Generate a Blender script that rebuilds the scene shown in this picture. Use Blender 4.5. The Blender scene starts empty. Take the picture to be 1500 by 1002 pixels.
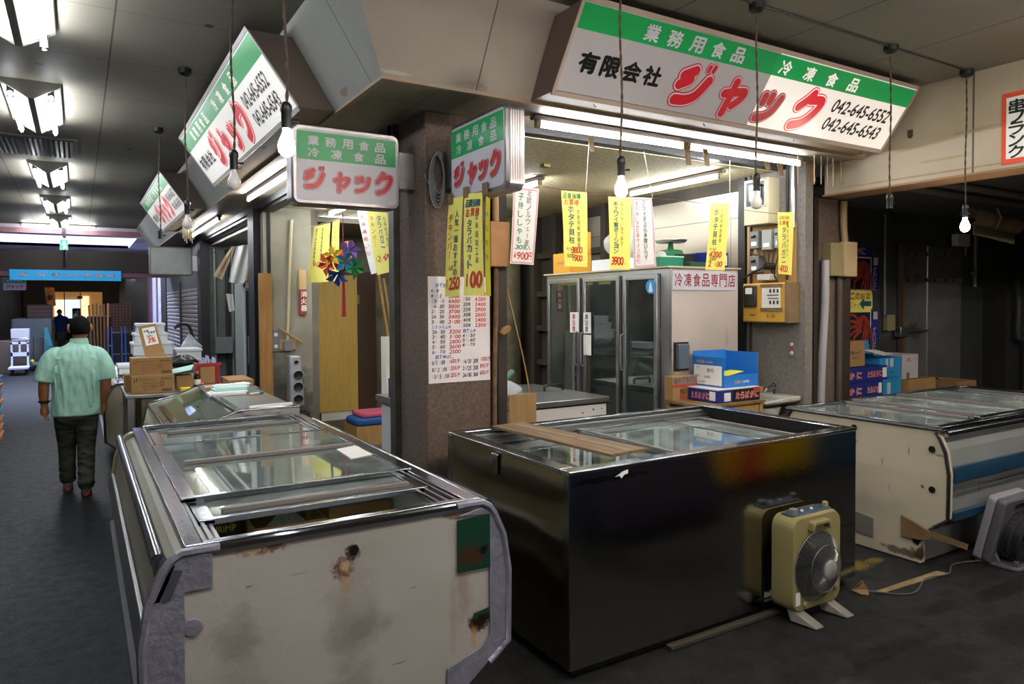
import bpy, bmesh, math, random
from mathutils import Vector, Matrix, Quaternion, noise as mnoise

random.seed(7)
SC = bpy.context.scene
COL = SC.collection

# ------------------------------------------------------------------ camera, world, exposure
CAM_H = 1.70
F_PX, YAW, PITCH, ROLL, CY = 1043.888, math.radians(31.29765), math.radians(1.567791), math.radians(-0.341475), 474.682
_cy, _sy = math.cos(YAW), math.sin(YAW)
_F = Vector((_sy * math.cos(PITCH), _cy * math.cos(PITCH), -math.sin(PITCH)))
_r = Vector((_cy, -_sy, 0)); _u = _r.cross(_F)
_R = _r * math.cos(ROLL) + _u * math.sin(ROLL)
_U = -_r * math.sin(ROLL) + _u * math.cos(ROLL)
cam_data = bpy.data.cameras.new('camera')
cam = bpy.data.objects.new('camera', cam_data)
COL.objects.link(cam)
m = Matrix((( _R.x, _U.x, -_F.x, 0), (_R.y, _U.y, -_F.y, 0), (_R.z, _U.z, -_F.z, CAM_H), (0, 0, 0, 1)))
cam.matrix_world = m
cam_data.sensor_width = 36.0
cam_data.lens = F_PX / 1500 * 36.0
cam_data.shift_y = (CY - 501.0) / 1500.0
cam_data.clip_start = 0.05
cam_data.clip_end = 200
SC.camera = cam

SC.view_settings.view_transform = 'Standard'
SC.view_settings.look = 'None'
SC.view_settings.gamma = 1.0
SC.view_settings.exposure = 1.05
SC.view_settings.use_curve_mapping = False

world = bpy.data.worlds.new('daylight'); SC.world = world
world.use_nodes = True
_bg = world.node_tree.nodes['Background']
_bg.inputs['Color'].default_value = (0.60, 0.70, 1.0, 1)     # overcast daylight, enters through the roof gap and the far end
_bg.inputs['Strength'].default_value = 9.0

TUBE_E = 46.0      # fluorescent tube radiance
BULB_E = 105.0      # lit bulb radiance

def P(px, py, x=None, y=None, z=None):
    """Point of the place seen at a photo pixel, on the plane x=, y= or z=."""
    d = _R * ((px - 750) / F_PX) - _U * ((py - CY) / F_PX) + _F
    o = Vector((0, 0, CAM_H))
    if x is not None: t = x / d.x
    elif y is not None: t = y / d.y
    else: t = (z - CAM_H) / d.z
    return o + d * t

# ------------------------------------------------------------------ materials
def lin(h):
    if isinstance(h, (tuple, list)): return tuple(h)[:3]
    h = h.lstrip('#')
    v = [int(h[i:i + 2], 16) / 255 for i in (0, 2, 4)]
    return tuple(c / 12.92 if c <= 0.04045 else ((c + 0.055) / 1.055) ** 2.4 for c in v)

def mat(name, col, rough=.5, metal=0, var=0.0, vscale=6, bump=0, bscale=60, emit=None, estr=0, spots=(), spec=.5,
        col2=None, stretch=(1, 1, 1), trans=0, alpha=1, lines=(), coat=0, rvar=0, ior=1.45, wave=0, wscale=2.0):
    """Principled material; col2 = second colour of a noise mix; spots = world-placed stains and patches
    (centre, radius, colour, strength, noise scale); lines = (axis, spacing, offset, half width, colour)."""
    m = bpy.data.materials.new(name); m.use_nodes = True
    nt = m.node_tree; N = nt.nodes; L = nt.links
    b = N['Principled BSDF']
    c = lin(col)
    def nd(t, **k):
        n = N.new(t)
        for a, v in k.items(): setattr(n, a, v)
        return n
    def mth(op, a, bb=None, cl=False):
        n = nd('ShaderNodeMath', operation=op, use_clamp=cl)
        for i, q in enumerate((a, bb)):
            if q is None: continue
            if isinstance(q, (int, float)): n.inputs[i].default_value = q
            else: L.new(q, n.inputs[i])
        return n.outputs[0]
    def mix(fac, a, bb):
        n = nd('ShaderNodeMix', data_type='RGBA')
        if isinstance(fac, (int, float)): n.inputs[0].default_value = fac
        else: L.new(fac, n.inputs[0])
        for i, q in ((6, a), (7, bb)):
            if isinstance(q, tuple): n.inputs[i].default_value = (*q, 1)
            else: L.new(q, n.inputs[i])
        return n.outputs[2]
    tc = nd('ShaderNodeTexCoord'); geo = nd('ShaderNodeNewGeometry')
    def nz(scale, detail=4, vec=None, dist=0):
        mp = nd('ShaderNodeMapping'); mp.inputs['Scale'].default_value = stretch
        L.new(vec or geo.outputs['Position'], mp.inputs['Vector'])
        n = nd('ShaderNodeTexNoise'); n.inputs['Scale'].default_value = scale; n.inputs['Detail'].default_value = detail
        n.inputs['Distortion'].default_value = dist
        L.new(mp.outputs[0], n.inputs['Vector'])
        return n.outputs['Fac']
    cur = c
    if col2 is not None or var:
        f = nz(vscale, 6)
        f = mth('MULTIPLY_ADD', f, 2.6); N[-1].inputs[2].default_value = -0.8; N[-1].use_clamp = True
        c2 = lin(col2) if col2 is not None else tuple(x * (1 - var) for x in c)
        cur = mix(f, c, c2)
    for ax, sp, off, hw, lc in lines:
        s = nd('ShaderNodeSeparateXYZ'); L.new(geo.outputs['Position'], s.inputs[0])
        v = s.outputs['xyz'.index(ax)]
        v = mth('SUBTRACT', v, off - sp / 2); v = mth('MODULO', mth('ADD', v, 100 * sp), sp)
        v = mth('ABSOLUTE', mth('SUBTRACT', v, sp / 2))
        v = mth('LESS_THAN', v, hw)
        cur = mix(mth('MULTIPLY', v, .85), cur, lin(lc))
    for sp in spots:
        ctr, rad, sc_, st, ns = sp[:5]
        edge = sp[5] if len(sp) > 5 else .35
        v = nd('ShaderNodeVectorMath', operation='SUBTRACT'); L.new(geo.outputs['Position'], v.inputs[0]); v.inputs[1].default_value = ctr
        w = nd('ShaderNodeVectorMath', operation='DIVIDE'); L.new(v.outputs[0], w.inputs[0]); w.inputs[1].default_value = rad
        ln = nd('ShaderNodeVectorMath', operation='LENGTH'); L.new(w.outputs[0], ln.inputs[0])
        n2 = nd('ShaderNodeTexNoise'); n2.inputs['Scale'].default_value = ns; n2.inputs['Detail'].default_value = 5; n2.inputs['Roughness'].default_value = .65
        L.new(geo.outputs['Position'], n2.inputs['Vector'])
        d = mth('MULTIPLY_ADD', n2.outputs['Fac'], 2.0); N[-1].inputs[2].default_value = -1.0
        d = mth('ADD', ln.outputs['Value'], mth('MULTIPLY', d, 1.0))
        mr = nd('ShaderNodeMapRange'); L.new(d, mr.inputs[0])
        mr.inputs[1].default_value = 1.0; mr.inputs[2].default_value = 1.0 - edge; mr.inputs[3].default_value = 0; mr.inputs[4].default_value = st
        cur = mix(mr.outputs[0], cur, lin(sc_))
    if isinstance(cur, tuple): b.inputs['Base Color'].default_value = (*cur, 1)
    else: L.new(cur, b.inputs['Base Color'])
    b.inputs['Roughness'].default_value = rough
    if rvar:
        f = nz(vscale * 1.7, 5)
        r_ = mth('MULTIPLY_ADD', f, rvar); N[-1].inputs[2].default_value = rough - rvar / 2; N[-1].use_clamp = True
        L.new(r_, b.inputs['Roughness'])
    b.inputs['Metallic'].default_value = metal
    b.inputs['IOR'].default_value = ior
    b.inputs['Specular IOR Level'].default_value = spec
    b.inputs['Transmission Weight'].default_value = trans
    b.inputs['Alpha'].default_value = alpha
    b.inputs['Coat Weight'].default_value = coat
    if emit is not None:
        b.inputs['Emission Color'].default_value = (*lin(emit), 1); b.inputs['Emission Strength'].default_value = estr
    if bump or wave:
        bp = nd('ShaderNodeBump'); bp.inputs['Strength'].default_value = 1.0
        h = None
        if bump:
            h = mth('MULTIPLY', nz(bscale, 4), bump)
        if wave:
            w_ = mth('MULTIPLY', nz(wscale, 1), wave)
            h = w_ if h is None else mth('ADD', h, w_)
        bp.inputs['Distance'].default_value = 1.0
        L.new(h, bp.inputs['Height']); L.new(bp.outputs[0], b.inputs['Normal'])
    m.diffuse_color = (*c, 1)
    return m

def glass_mat(name, tint='#e8f2ee', frost=0.0, rough=.02, frost_scale=9, refl=.12, fres=1.5):
    """Thin pane: mostly transparent with a real mirror part, frost as a noisy diffuse part."""
    m = bpy.data.materials.new(name); m.use_nodes = True
    nt = m.node_tree; N = nt.nodes; L = nt.links
    out = N['Material Output']; N.remove(N['Principled BSDF'])
    tr = N.new('ShaderNodeBsdfTransparent'); tr.inputs[0].default_value = (*lin(tint), 1)
    gl = N.new('ShaderNodeBsdfGlossy'); gl.inputs['Roughness'].default_value = rough
    gl.inputs['Color'].default_value = (.9, .95, .93, 1)
    fr = N.new('ShaderNodeFresnel'); fr.inputs[0].default_value = 1.6
    ma = N.new('ShaderNodeMath'); ma.operation = 'MULTIPLY_ADD'; ma.inputs[1].default_value = fres; ma.inputs[2].default_value = refl * .35; ma.use_clamp = True
    L.new(fr.outputs[0], ma.inputs[0])
    mx = N.new('ShaderNodeMixShader'); L.new(ma.outputs[0], mx.inputs[0]); L.new(tr.outputs[0], mx.inputs[1]); L.new(gl.outputs[0], mx.inputs[2])
    last = mx.outputs[0]
    if frost:
        df = N.new('ShaderNodeBsdfDiffuse'); df.inputs[0].default_value = (.62, .72, .70, 1)
        nz = N.new('ShaderNodeTexNoise'); nz.inputs['Scale'].default_value = frost_scale; nz.inputs['Detail'].default_value = 7; nz.inputs['Roughness'].default_value = .65
        g = N.new('ShaderNodeNewGeometry'); L.new(g.outputs['Position'], nz.inputs['Vector'])
        mr = N.new('ShaderNodeMapRange'); mr.inputs[1].default_value = .42; mr.inputs[2].default_value = .78; mr.inputs[3].default_value = frost * .25; mr.inputs[4].default_value = frost
        L.new(nz.outputs['Fac'], mr.inputs[0])
        m2 = N.new('ShaderNodeMixShader'); L.new(mr.outputs[0], m2.inputs[0]); L.new(last, m2.inputs[1]); L.new(df.outputs[0], m2.inputs[2])
        last = m2.outputs[0]
    L.new(last, out.inputs['Surface'])
    return m

# ------------------------------------------------------------------ mesh builder
class MB:
    def __init__(s): s.v = []; s.f = []; s.mi = []; s.T = None
    def add(s, vs, fs, m=0):
        o = len(s.v)
        for p in vs:
            p = Vector(p)
            s.v.append(s.T @ p if s.T is not None else p)
        for f in fs: s.f.append([i + o for i in f]); s.mi.append(m)
        return s
    def box(s, x0, x1, y0, y1, z0, z1, m=0):
        vs = [(x, y, z) for x in (x0, x1) for y in (y0, y1) for z in (z0, z1)]
        return s.add(vs, [(0, 1, 3, 2), (4, 6, 7, 5), (0, 4, 5, 1), (2, 3, 7, 6), (0, 2, 6, 4), (1, 5, 7, 3)], m)
    def cbox(s, c, sx, sy, sz, m=0): return s.box(c[0] - sx / 2, c[0] + sx / 2, c[1] - sy / 2, c[1] + sy / 2, c[2], c[2] + sz, m)
    def hull8(s, a, b, m=0):
        """two quads (lists of 4 points) joined"""
        return s.add(list(a) + list(b), [(3, 2, 1, 0), (4, 5, 6, 7), (0, 1, 5, 4), (1, 2, 6, 5), (2, 3, 7, 6), (3, 0, 4, 7)], m)
    def prism(s, poly, ax, a, b, m=0, cap=True):
        n = len(poly)
        def pt(p, t):
            return {'x': (t, p[0], p[1]), 'y': (p[0], t, p[1]), 'z': (p[0], p[1], t)}[ax]
        vs = [pt(p, a) for p in poly] + [pt(p, b) for p in poly]
        fs = [(i, (i + 1) % n, n + (i + 1) % n, n + i) for i in range(n)]
        if cap: fs += [tuple(range(n)), tuple(range(2 * n - 1, n - 1, -1))]
        return s.add(vs, fs, m)
    def poly(s, pts, m=0): return s.add(pts, [tuple(range(len(pts)))], m)
    def tube(s, pts, r, n=8, m=0, caps=True, closed=False):
        pts = [Vector(p) for p in pts]; k = len(pts)
        rs = r if isinstance(r, (list, tuple)) else [r] * k
        vs = []; up = None
        for i, p in enumerate(pts):
            a = pts[i - 1] if (i or closed) else pts[0]; b = pts[(i + 1) % k] if (i < k - 1 or closed) else pts[-1]
            t = (b - a)
            if t.length < 1e-9: t = Vector((0, 0, 1))
            t.normalize()
            if up is None:
                up = t.orthogonal().normalized()
            else:
                up = (up - t * up.dot(t))
                up = up.normalized() if up.length > 1e-6 else t.orthogonal().normalized()
            w = t.cross(up)
            for j in range(n):
                an = 2 * math.pi * j / n
                vs.append(p + (up * math.cos(an) + w * math.sin(an)) * rs[i])
        fs = []
        for i in range(k if closed else k - 1):
            i2 = (i + 1) % k
            for j in range(n): fs.append((i * n + j, i * n + (j + 1) % n, i2 * n + (j + 1) % n, i2 * n + j))
        if caps and not closed: fs += [tuple(range(n - 1, -1, -1)), tuple(range((k - 1) * n, k * n))]
        return s.add(vs, fs, m)
    def lathe(s, prof, c, ax=(0, 0, 1), n=24, m=0, ang=(0, 2 * math.pi)):
        ax = Vector(ax).normalized(); u = ax.orthogonal().normalized(); w = ax.cross(u); c = Vector(c)
        k = len(prof); vs = []
        for r, h in prof:
            for j in range(n):
                a = 2 * math.pi * j / n
                vs.append(c + ax * h + (u * math.cos(a) + w * math.sin(a)) * max(r, 1e-5))
        fs = [(i * n + j, i * n + (j + 1) % n, (i + 1) * n + (j + 1) % n, (i + 1) * n + j) for i in range(k - 1) for j in range(n)]
        fs += [tuple(range(n - 1, -1, -1)), tuple(range((k - 1) * n, k * n))]
        return s.add(vs, fs, m)
    def grid(s, fn, nu, nv, m=0, close_u=False):
        vs = [fn(i / (nu - (0 if close_u else 1)), j / (nv - 1)) for j in range(nv) for i in range(nu)]
        fs = []
        for j in range(nv - 1):
            for i in range(nu if close_u else nu - 1):
                i2 = (i + 1) % nu
                fs.append((j * nu + i, j * nu + i2, (j + 1) * nu + i2, (j + 1) * nu + i))
        return s.add(vs, fs, m)
    def sphere(s, c, r, nu=12, nv=8, m=0):
        rx, ry, rz = r if isinstance(r, (tuple, list)) else (r, r, r)
        c = Vector(c)
        def fn(u, v):
            a = 2 * math.pi * u; b = math.pi * (v * .998 + .001) - math.pi / 2
            return c + Vector((rx * math.cos(a) * math.cos(b), ry * math.sin(a) * math.cos(b), rz * math.sin(b)))
        return s.grid(fn, nu, nv, m, True)
    # --- lettering
    def text(s, body, o, xd, yd, w, h, bold=0, m=0, shear=0):
        """fit the string into a w x h rectangle whose lower-left corner is o"""
        vs, fs = glyphs(body, bold, shear)
        if not vs: return s
        x0 = min(p[0] for p in vs); x1 = max(p[0] for p in vs); y0 = min(p[1] for p in vs); y1 = max(p[1] for p in vs)
        o = Vector(o); xd = Vector(xd); yd = Vector(yd); nn = xd.cross(yd).normalized()
        return s.add([o + xd * ((p[0] - x0) / max(x1 - x0, 1e-6) * w) + yd * ((p[1] - y0) / max(y1 - y0, 1e-6) * h) + nn * p[2] for p in vs], fs, m)
    def chars(s, body, o, xd, yd, cw, ch, step, bold=0, m=0, jitter=0, shear=0, vertical=False):
        """one character per cell, along xd (or down -yd when vertical), hand-written when jitter > 0"""
        o = Vector(o); xd = Vector(xd); yd = Vector(yd); nn = xd.cross(yd).normalized()
        for i, c in enumerate(body):
            if c == ' ': continue
            vs, fs = glyphs(c, bold, shear)
            if not vs: continue
            y0 = min(p[1] for p in vs); y1 = max(p[1] for p in vs); x0 = min(p[0] for p in vs); x1 = max(p[0] for p in vs)
            a = random.uniform(-1, 1) * jitter; ca, sa = math.cos(a), math.sin(a)
            k = 1 + random.uniform(-1, 1) * jitter * .6
            base = o + ((-yd) * step * i if vertical else xd * step * i)
            small = c in 'ーャッ・.,、。-:¥一ィェ'
            pts = []
            for p in vs:
                if small or c in '1l|':
                    lx = (p[0] - (x0 + x1) / 2) * cw; ly = (p[1] - .36) * ch
                else:
                    lx = ((p[0] - x0) / max(x1 - x0, 1e-6) - .5) * cw; ly = ((p[1] - y0) / max(y1 - y0, 1e-6) - .5) * ch
                lx *= k; ly *= k
                if vertical and c in 'ー-': lx, ly = ly, -lx
                pts.append(base + xd * (lx * ca - ly * sa + cw / 2) + yd * (lx * sa + ly * ca + ch / 2) + nn * p[2])
            s.add(pts, fs, m)
        return s
    def stroke(s, pts, w, fr, m=0, off=0.0, n=10, smooth=True):
        """flat round-capped brush stroke in the frame fr = (origin, xdir, ydir, normal)"""
        if smooth and len(pts) > 2: pts = catmull(pts, 8)
        o, xd, yd, nm = fr
        s.k = getattr(s, 'k', -1) + 1; off = off + .00022 * s.k
        P2 = [Vector((p[0], p[1])) for p in pts]
        ws = w if isinstance(w, (list, tuple)) else None
        left = []; right = []
        k = len(P2)
        for i, p in enumerate(P2):
            a = P2[max(i - 1, 0)]; b = P2[min(i + 1, k - 1)]
            t = (b - a).normalized(); nn = Vector((-t.y, t.x))
            r = (ws[0] + (ws[1] - ws[0]) * i / (k - 1)) / 2 if ws else w / 2
            left.append(p + nn * r); right.append(p - nn * r)
        poly = []
        def cap(c, d, r):
            a0 = math.atan2(d.y, d.x)
            return [c + Vector((math.cos(a0 - math.pi * j / n), math.sin(a0 - math.pi * j / n))) * r for j in range(1, n)]
        r0 = (left[0] - right[0]).length / 2; r1 = (left[-1] - right[-1]).length / 2
        to = lambda q: o + xd * q.x + yd * q.y + nm * off
        vs = [to(q) for q in left] + [to(q) for q in right]
        fs = [(i, i + 1, k + i + 1, k + i) for i in range(k - 1)]
        s.add(vs, fs, m); o = o + nm * .0001
        c1 = [left[-1]] + cap(P2[-1], left[-1] - P2[-1], r1) + [right[-1]]
        c0 = [right[0]] + cap(P2[0], right[0] - P2[0], r0) + [left[0]]
        s.add([to(q) for q in c1], [tuple(range(len(c1)))], m); s.add([to(q) for q in c0], [tuple(range(len(c0)))], m)
        return s
    def build(s, name, mats, parent=None, bevel=0, seg=2, smooth=None, loc=None, remesh=0, subsurf=0, keep_normals=False):
        if not isinstance(mats, (list, tuple)): mats = [mats]
        if parent is not None: L = ORIG[parent.name]
        elif loc is not None: L = Vector(loc)
        else:
            xs = [p.x for p in s.v]; ys = [p.y for p in s.v]; zs = [p.z for p in s.v]
            L = Vector(((min(xs) + max(xs)) / 2, (min(ys) + max(ys)) / 2, min(zs)))
        me = bpy.data.meshes.new(name)
        me.from_pydata([tuple(p - L) for p in s.v], [], s.f)
        for mm in mats: me.materials.append(mm)
        me.polygons.foreach_set('material_index', s.mi)
        if not keep_normals:
            bm = bmesh.new(); bm.from_mesh(me)
            bmesh.ops.recalc_face_normals(bm, faces=bm.faces[:])
            bm.to_mesh(me); bm.free()
        me.update()
        o = bpy.data.objects.new(name, me); COL.objects.link(o)
        if parent is not None: o.parent = parent; ORIG[o.name] = L
        else: o.location = L; ORIG[o.name] = L
        if remesh:
            md = o.modifiers.new('remesh', 'REMESH'); md.mode = 'VOXEL'; md.voxel_size = remesh; md.use_smooth_shade = True
            sm = o.modifiers.new('smooth', 'SMOOTH'); sm.factor = .5; sm.iterations = 4
        if bevel:
            md = o.modifiers.new('bevel', 'BEVEL'); md.width = bevel; md.segments = seg; md.limit_method = 'ANGLE'; md.angle_limit = math.radians(40)
            md.harden_normals = False
        if subsurf:
            md = o.modifiers.new('sub', 'SUBSURF'); md.levels = subsurf; md.render_levels = subsurf
        if smooth is None: smooth = 35 if (bevel or remesh) else 0
        if smooth:
            me.shade_smooth()
            try: me.set_sharp_from_angle(angle=math.radians(smooth))
            except Exception: pass
        return o

ORIG = {}
_gc = {}
_font = bpy.data.curves.new('lettering_curve', 'FONT'); _font.resolution_u = 3; _font.fill_mode = 'FRONT'
_fob = bpy.data.objects.new('lettering_curve', _font)
def glyphs(body, bold=0, shear=0):
    k = (body, bold, shear)
    if k not in _gc:
        _font.body = body; _font.shear = shear
        if _fob.name not in COL.objects: COL.objects.link(_fob)
        bpy.context.view_layer.update()
        dg = bpy.context.evaluated_depsgraph_get()
        me = bpy.data.meshes.new_from_object(_fob.evaluated_get(dg), depsgraph=dg)
        v0 = [tuple(v.co) for v in me.vertices]; f0 = [tuple(p.vertices) for p in me.polygons]; n0 = len(v0)
        if bold:      # heavier weight: the same outline laid down four times, shifted
            sh = ((bold, 0), (-bold, 0), (0, bold), (0, -bold))
            _gc[k] = ([(p[0] + a, p[1] + b, .00015 * j) for j, (a, b) in enumerate(sh) for p in v0], [tuple(i + j * n0 for i in f) for j in range(4) for f in f0])
        else: _gc[k] = (v0, f0)
        bpy.data.meshes.remove(me)
    return _gc[k]
def drop_font():
    bpy.data.objects.remove(_fob); bpy.data.curves.remove(_font)

def catmull(pts, n):
    P_ = [pts[0]] + list(pts) + [pts[-1]]
    out = []
    d = len(pts[0])
    for i in range(1, len(P_) - 2):
        for j in range(n):
            t = j / n
            out.append(tuple(.5 * (2 * P_[i][q] + (P_[i + 1][q] - P_[i - 1][q]) * t + (2 * P_[i - 1][q] - 5 * P_[i][q] + 4 * P_[i + 1][q] - P_[i + 2][q]) * t * t +
                       (3 * P_[i][q] - P_[i - 1][q] - 3 * P_[i + 1][q] + P_[i + 2][q]) * t ** 3) for q in range(d)))
    out.append(tuple(pts[-1]))
    return out

def tag(o, label=None, cat=None, group=None, kind=None):
    if label: o['label'] = label
    if cat: o['category'] = cat
    if group: o['group'] = group
    if kind: o['kind'] = kind
    return o
def thing(name, loc, label, cat, group=None):
    o = bpy.data.objects.new(name, None); COL.objects.link(o); o.location = loc; o.empty_display_size = .1
    ORIG[o.name] = Vector(loc)
    return tag(o, label, cat, group)
def struct(o): o['kind'] = 'structure'; return o
def kids(o): return [c for c in bpy.data.objects if c.parent == o]
def copy_tree(o, loc, rotz=None, label=None, parent=None):
    c = o.copy(); COL.objects.link(c); c.parent = parent
    if loc is not None: c.location = loc
    if rotz is not None: c.rotation_euler = (0, 0, rotz)
    if label: c['label'] = label
    ORIG[c.name] = Vector(c.location)
    for ch in kids(o): copy_tree(ch, None, None, None, c)
    return c
def rrect(x0, x1, z0, z1, r, n=5):
    out = []
    for cx, cz, a0 in ((x1 - r, z1 - r, 0), (x0 + r, z1 - r, 90), (x0 + r, z0 + r, 180), (x1 - r, z0 + r, 270)):
        for j in range(n + 1):
            a = math.radians(a0 + 90 * j / n); out.append((cx + r * math.cos(a), cz + r * math.sin(a)))
    return out
X = Vector((1, 0, 0)); Y = Vector((0, 1, 0)); Z = Vector((0, 0, 1))

# shared materials
M_chrome = mat('chrome_trim', '#9da1a9', .16, 1, rvar=.12, vscale=14, bump=.0006, bscale=30)
M_alu = mat('aluminium', '#a9aaac', .34, 1, rvar=.15, vscale=20)
M_dkmetal = mat('dark_painted_metal', '#2b2a2a', .5, .3)
M_black = mat('black_plastic', '#101011', .4)
M_rubber = mat('black_rubber', '#0c0c0c', .7)
M_cord = mat('brown_braided_cord', '#4a3b2c', .8, bump=.002, bscale=160)
M_whitepl = mat('white_plastic', '#d6d3cc', .4)
M_paper = mat('white_paper', '#e2e0dc', .75)
M_yellow = mat('yellow_paper', '#f3e97a', .75, col2='#eee36c', vscale=5)
M_ink_k = mat('black_ink', '#17181a', .6); M_ink_r = mat('red_ink', '#c3301f', .6)
M_ink_b = mat('blue_ink', '#2a5aa8', .6); M_ink_g = mat('green_ink', '#0f6a55', .6); M_ink_t = mat('teal_ink', '#14596a', .6)
M_card = mat('cardboard', '#a07c4d', .85, col2='#94714a', vscale=4, bump=.0004, bscale=200)
M_kraft = mat('brown_packing_tape', '#7d6547', .55, col2='#6b553a', vscale=9)
M_wood = mat('pale_wood', '#b08a58', .6, col2='#94713f', vscale=7, stretch=(9, 9, .7))
M_tube_lit = mat('lit_tube', '#ffffff', .3, emit=(0.93, 0.96, 1.0), estr=TUBE_E)
M_bulb_lit = mat('lit_bulb', '#ffffff', .3, emit=(1.0, 0.86, 0.68), estr=BULB_E)
M_bulb_cool = mat('lit_bulb_cool', '#ffffff', .3, emit=(0.95, 0.97, 1.0), estr=BULB_E * .32)
M_bulb_off = mat('frosted_bulb', '#d9d6d4', .25, coat=.4)
M_green = mat('sign_green', '#12934f', .35)
M_white = mat('sign_white', '#bbbac3', .35, var=.05, vscale=3)
M_red = mat('sign_red', '#b81f2a', .35)
M_blackvinyl = mat('sign_black', '#101214', .35)
M_conc = mat('grey_plaster', '#6f6a5e', .85, col2='#57534a', vscale=2.5, bump=.003, bscale=70)
M_foam = mat('white_foam', '#dfe4e8', .7, bump=.0015, bscale=120)
M_fabric = mat('white_cloth', '#d9d9d6', .85, bump=.006, bscale=25)
M_clearbag = mat('thin_plastic_bag', '#dfe3e6', .18, alpha=.42, bump=.02, bscale=45)
M_steel = mat('stainless_steel', '#8d8c88', .2, 1, rvar=.12, vscale=5, wave=.018, wscale=1.6)
M_greypl = mat('grey_plastic', '#6c6d70', .45)
M_blue = mat('bright_blue_card', '#1f72c4', .6)
M_navy = mat('navy_card', '#182a78', .55)
M_skin = mat('skin', '#a8744f', .55, col2='#9a6644', vscale=30)
# ------------------------------------------------------------------ structure
ZC = 3.37          # aisle ceiling
ZS = 2.90          # soffit
M_floor = mat('market_floor', '#222325', .62, spec=.3, vscale=9, bump=.004, bscale=55, rvar=.34, col2='#111112',
    spots=[((3.35, 1.85, 0), (.42, .2, .3), '#050505', .9, 7, .3), ((4.15, 1.75, 0), (.3, .14, .3), '#060606', .85, 8, .3), ((3.0, 1.5, 0), (.2, .34, .3), '#050505', .85, 8, .3),
           ((4.6, 2.05, 0), (.28, .07, .3), '#050505', .9, 14, .3), ((4.05, 2.12, 0), (.18, .06, .3), '#050505', .9, 16, .3), ((5.0, 1.9, 0), (.22, .05, .3), '#050505', .9, 16, .3),
           ((0.45, 7.9, 0), (.3, .1, .3), '#17181a', .7, 7, .2), ((0.45, 8.6, 0), (.3, .1, .3), '#17181a', .6, 7, .2), ((-0.25, 7.2, 0), (.3, .5, .3), '#1d1e20', .6, 4, .3),
           ((4.25, 2.75, 0), (.15, .09, .3), '#7d6b1a', .55, 60, .5), ((4.45, 2.74, 0), (.09, .05, .3), '#7d6b1a', .5, 60, .5)])
struct(MB().box(-4, 14, -7, 48, -.1, 0).build('floor', M_floor))
M_ceil = mat('ceiling_board', '#7f7b70', .55, col2='#716d62', vscale=1.4, spec=.35,
             lines=[('x', .91, .21, .005, '#24221f'), ('y', .95, 2.72, .003, '#3a3732')],
             spots=[((x, y, ZC), (.03, .03, .05), '#1d1b19', .9, 20, .2) for x, y in ((-.2, 5.9), (.7, 4.6), (.9, 6.2), (-.3, 7.7), (.5, 8.6), (.25, 4.4), (-.5, 10.5))])
struct(MB().box(-4, 12, -7, 17.3, ZC, ZC + .1).build('ceiling', M_ceil))

M_fasc = mat('fascia_panel', '#8f877e', .6, col2='#80776e', vscale=1.2, lines=[('x', 1.0, 1.94, .004, '#37322d')],
             spots=[((1.9, 3.5, 2.93), (.12, .1, .03), '#6d5540', .45, 60, .4), ((1.45, 3.55, 2.925), (.10, .1, .012), '#b8b4ac', .4, 60, .4)])
M_fasc2 = mat('fascia_panel_side', '#8f8f8c', .6, col2='#807f7a', vscale=1.2, lines=[('y', .91, 3.72, .004, '#3b3732')],
              spots=[((1.35, 4.1, 2.95), (.1, .07, .02), '#6d4d33', .6, 40, .2)])
struct(MB().add([(1.384, 3.57, ZS), (5.6, 3.57, ZS), (5.6, 3.28, ZC), (1.09, 3.28, ZC), (1.414, 3.60, ZS), (5.6, 3.60, ZS), (5.6, 3.31, ZC), (1.12, 3.31, ZC)],
    [(0, 1, 2, 3), (7, 6, 5, 4), (0, 4, 5, 1), (1, 5, 6, 2), (0, 3, 7, 4), (3, 2, 6, 7)]).build('trim_1', M_fasc))
struct(MB().add([(1.384, 3.57, ZS), (1.09, 3.28, ZC), (1.09, 17.3, ZC), (1.384, 17.3, ZS), (1.414, 3.60, ZS), (1.12, 3.31, ZC), (1.12, 17.3, ZC), (1.414, 17.3, ZS)],
    [(0, 1, 2, 3), (7, 6, 5, 4), (3, 2, 6, 7), (0, 3, 7, 4), (1, 5, 6, 2), (0, 4, 5, 1)]).build('trim_2', M_fasc2))
# soffits, with a folded lip along the outer edge
M_soff = mat('soffit_board', '#7a7263', .6, col2='#6a6254', vscale=2.5, lines=[('x', 1.2, 1.75, .003, '#2b2823'), ('y', 1.2, 3.95, .003, '#2b2823')])
struct(MB().box(1.414, 5.6, 3.60, 4.10, ZS, ZS + .02).box(1.414, 1.90, 4.10, 17.3, ZS, ZS + .02).build('ceiling', M_soff))
M_lip = mat('soffit_edge', '#94765a', .6, col2='#7c746a', vscale=8)
struct(MB().box(1.38, 5.6, 3.565, 3.60, ZS - .012, ZS + .03).box(1.38, 1.414, 3.60, 17.3, ZS - .012, ZS + .03).build('trim_3', M_lip))

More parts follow.
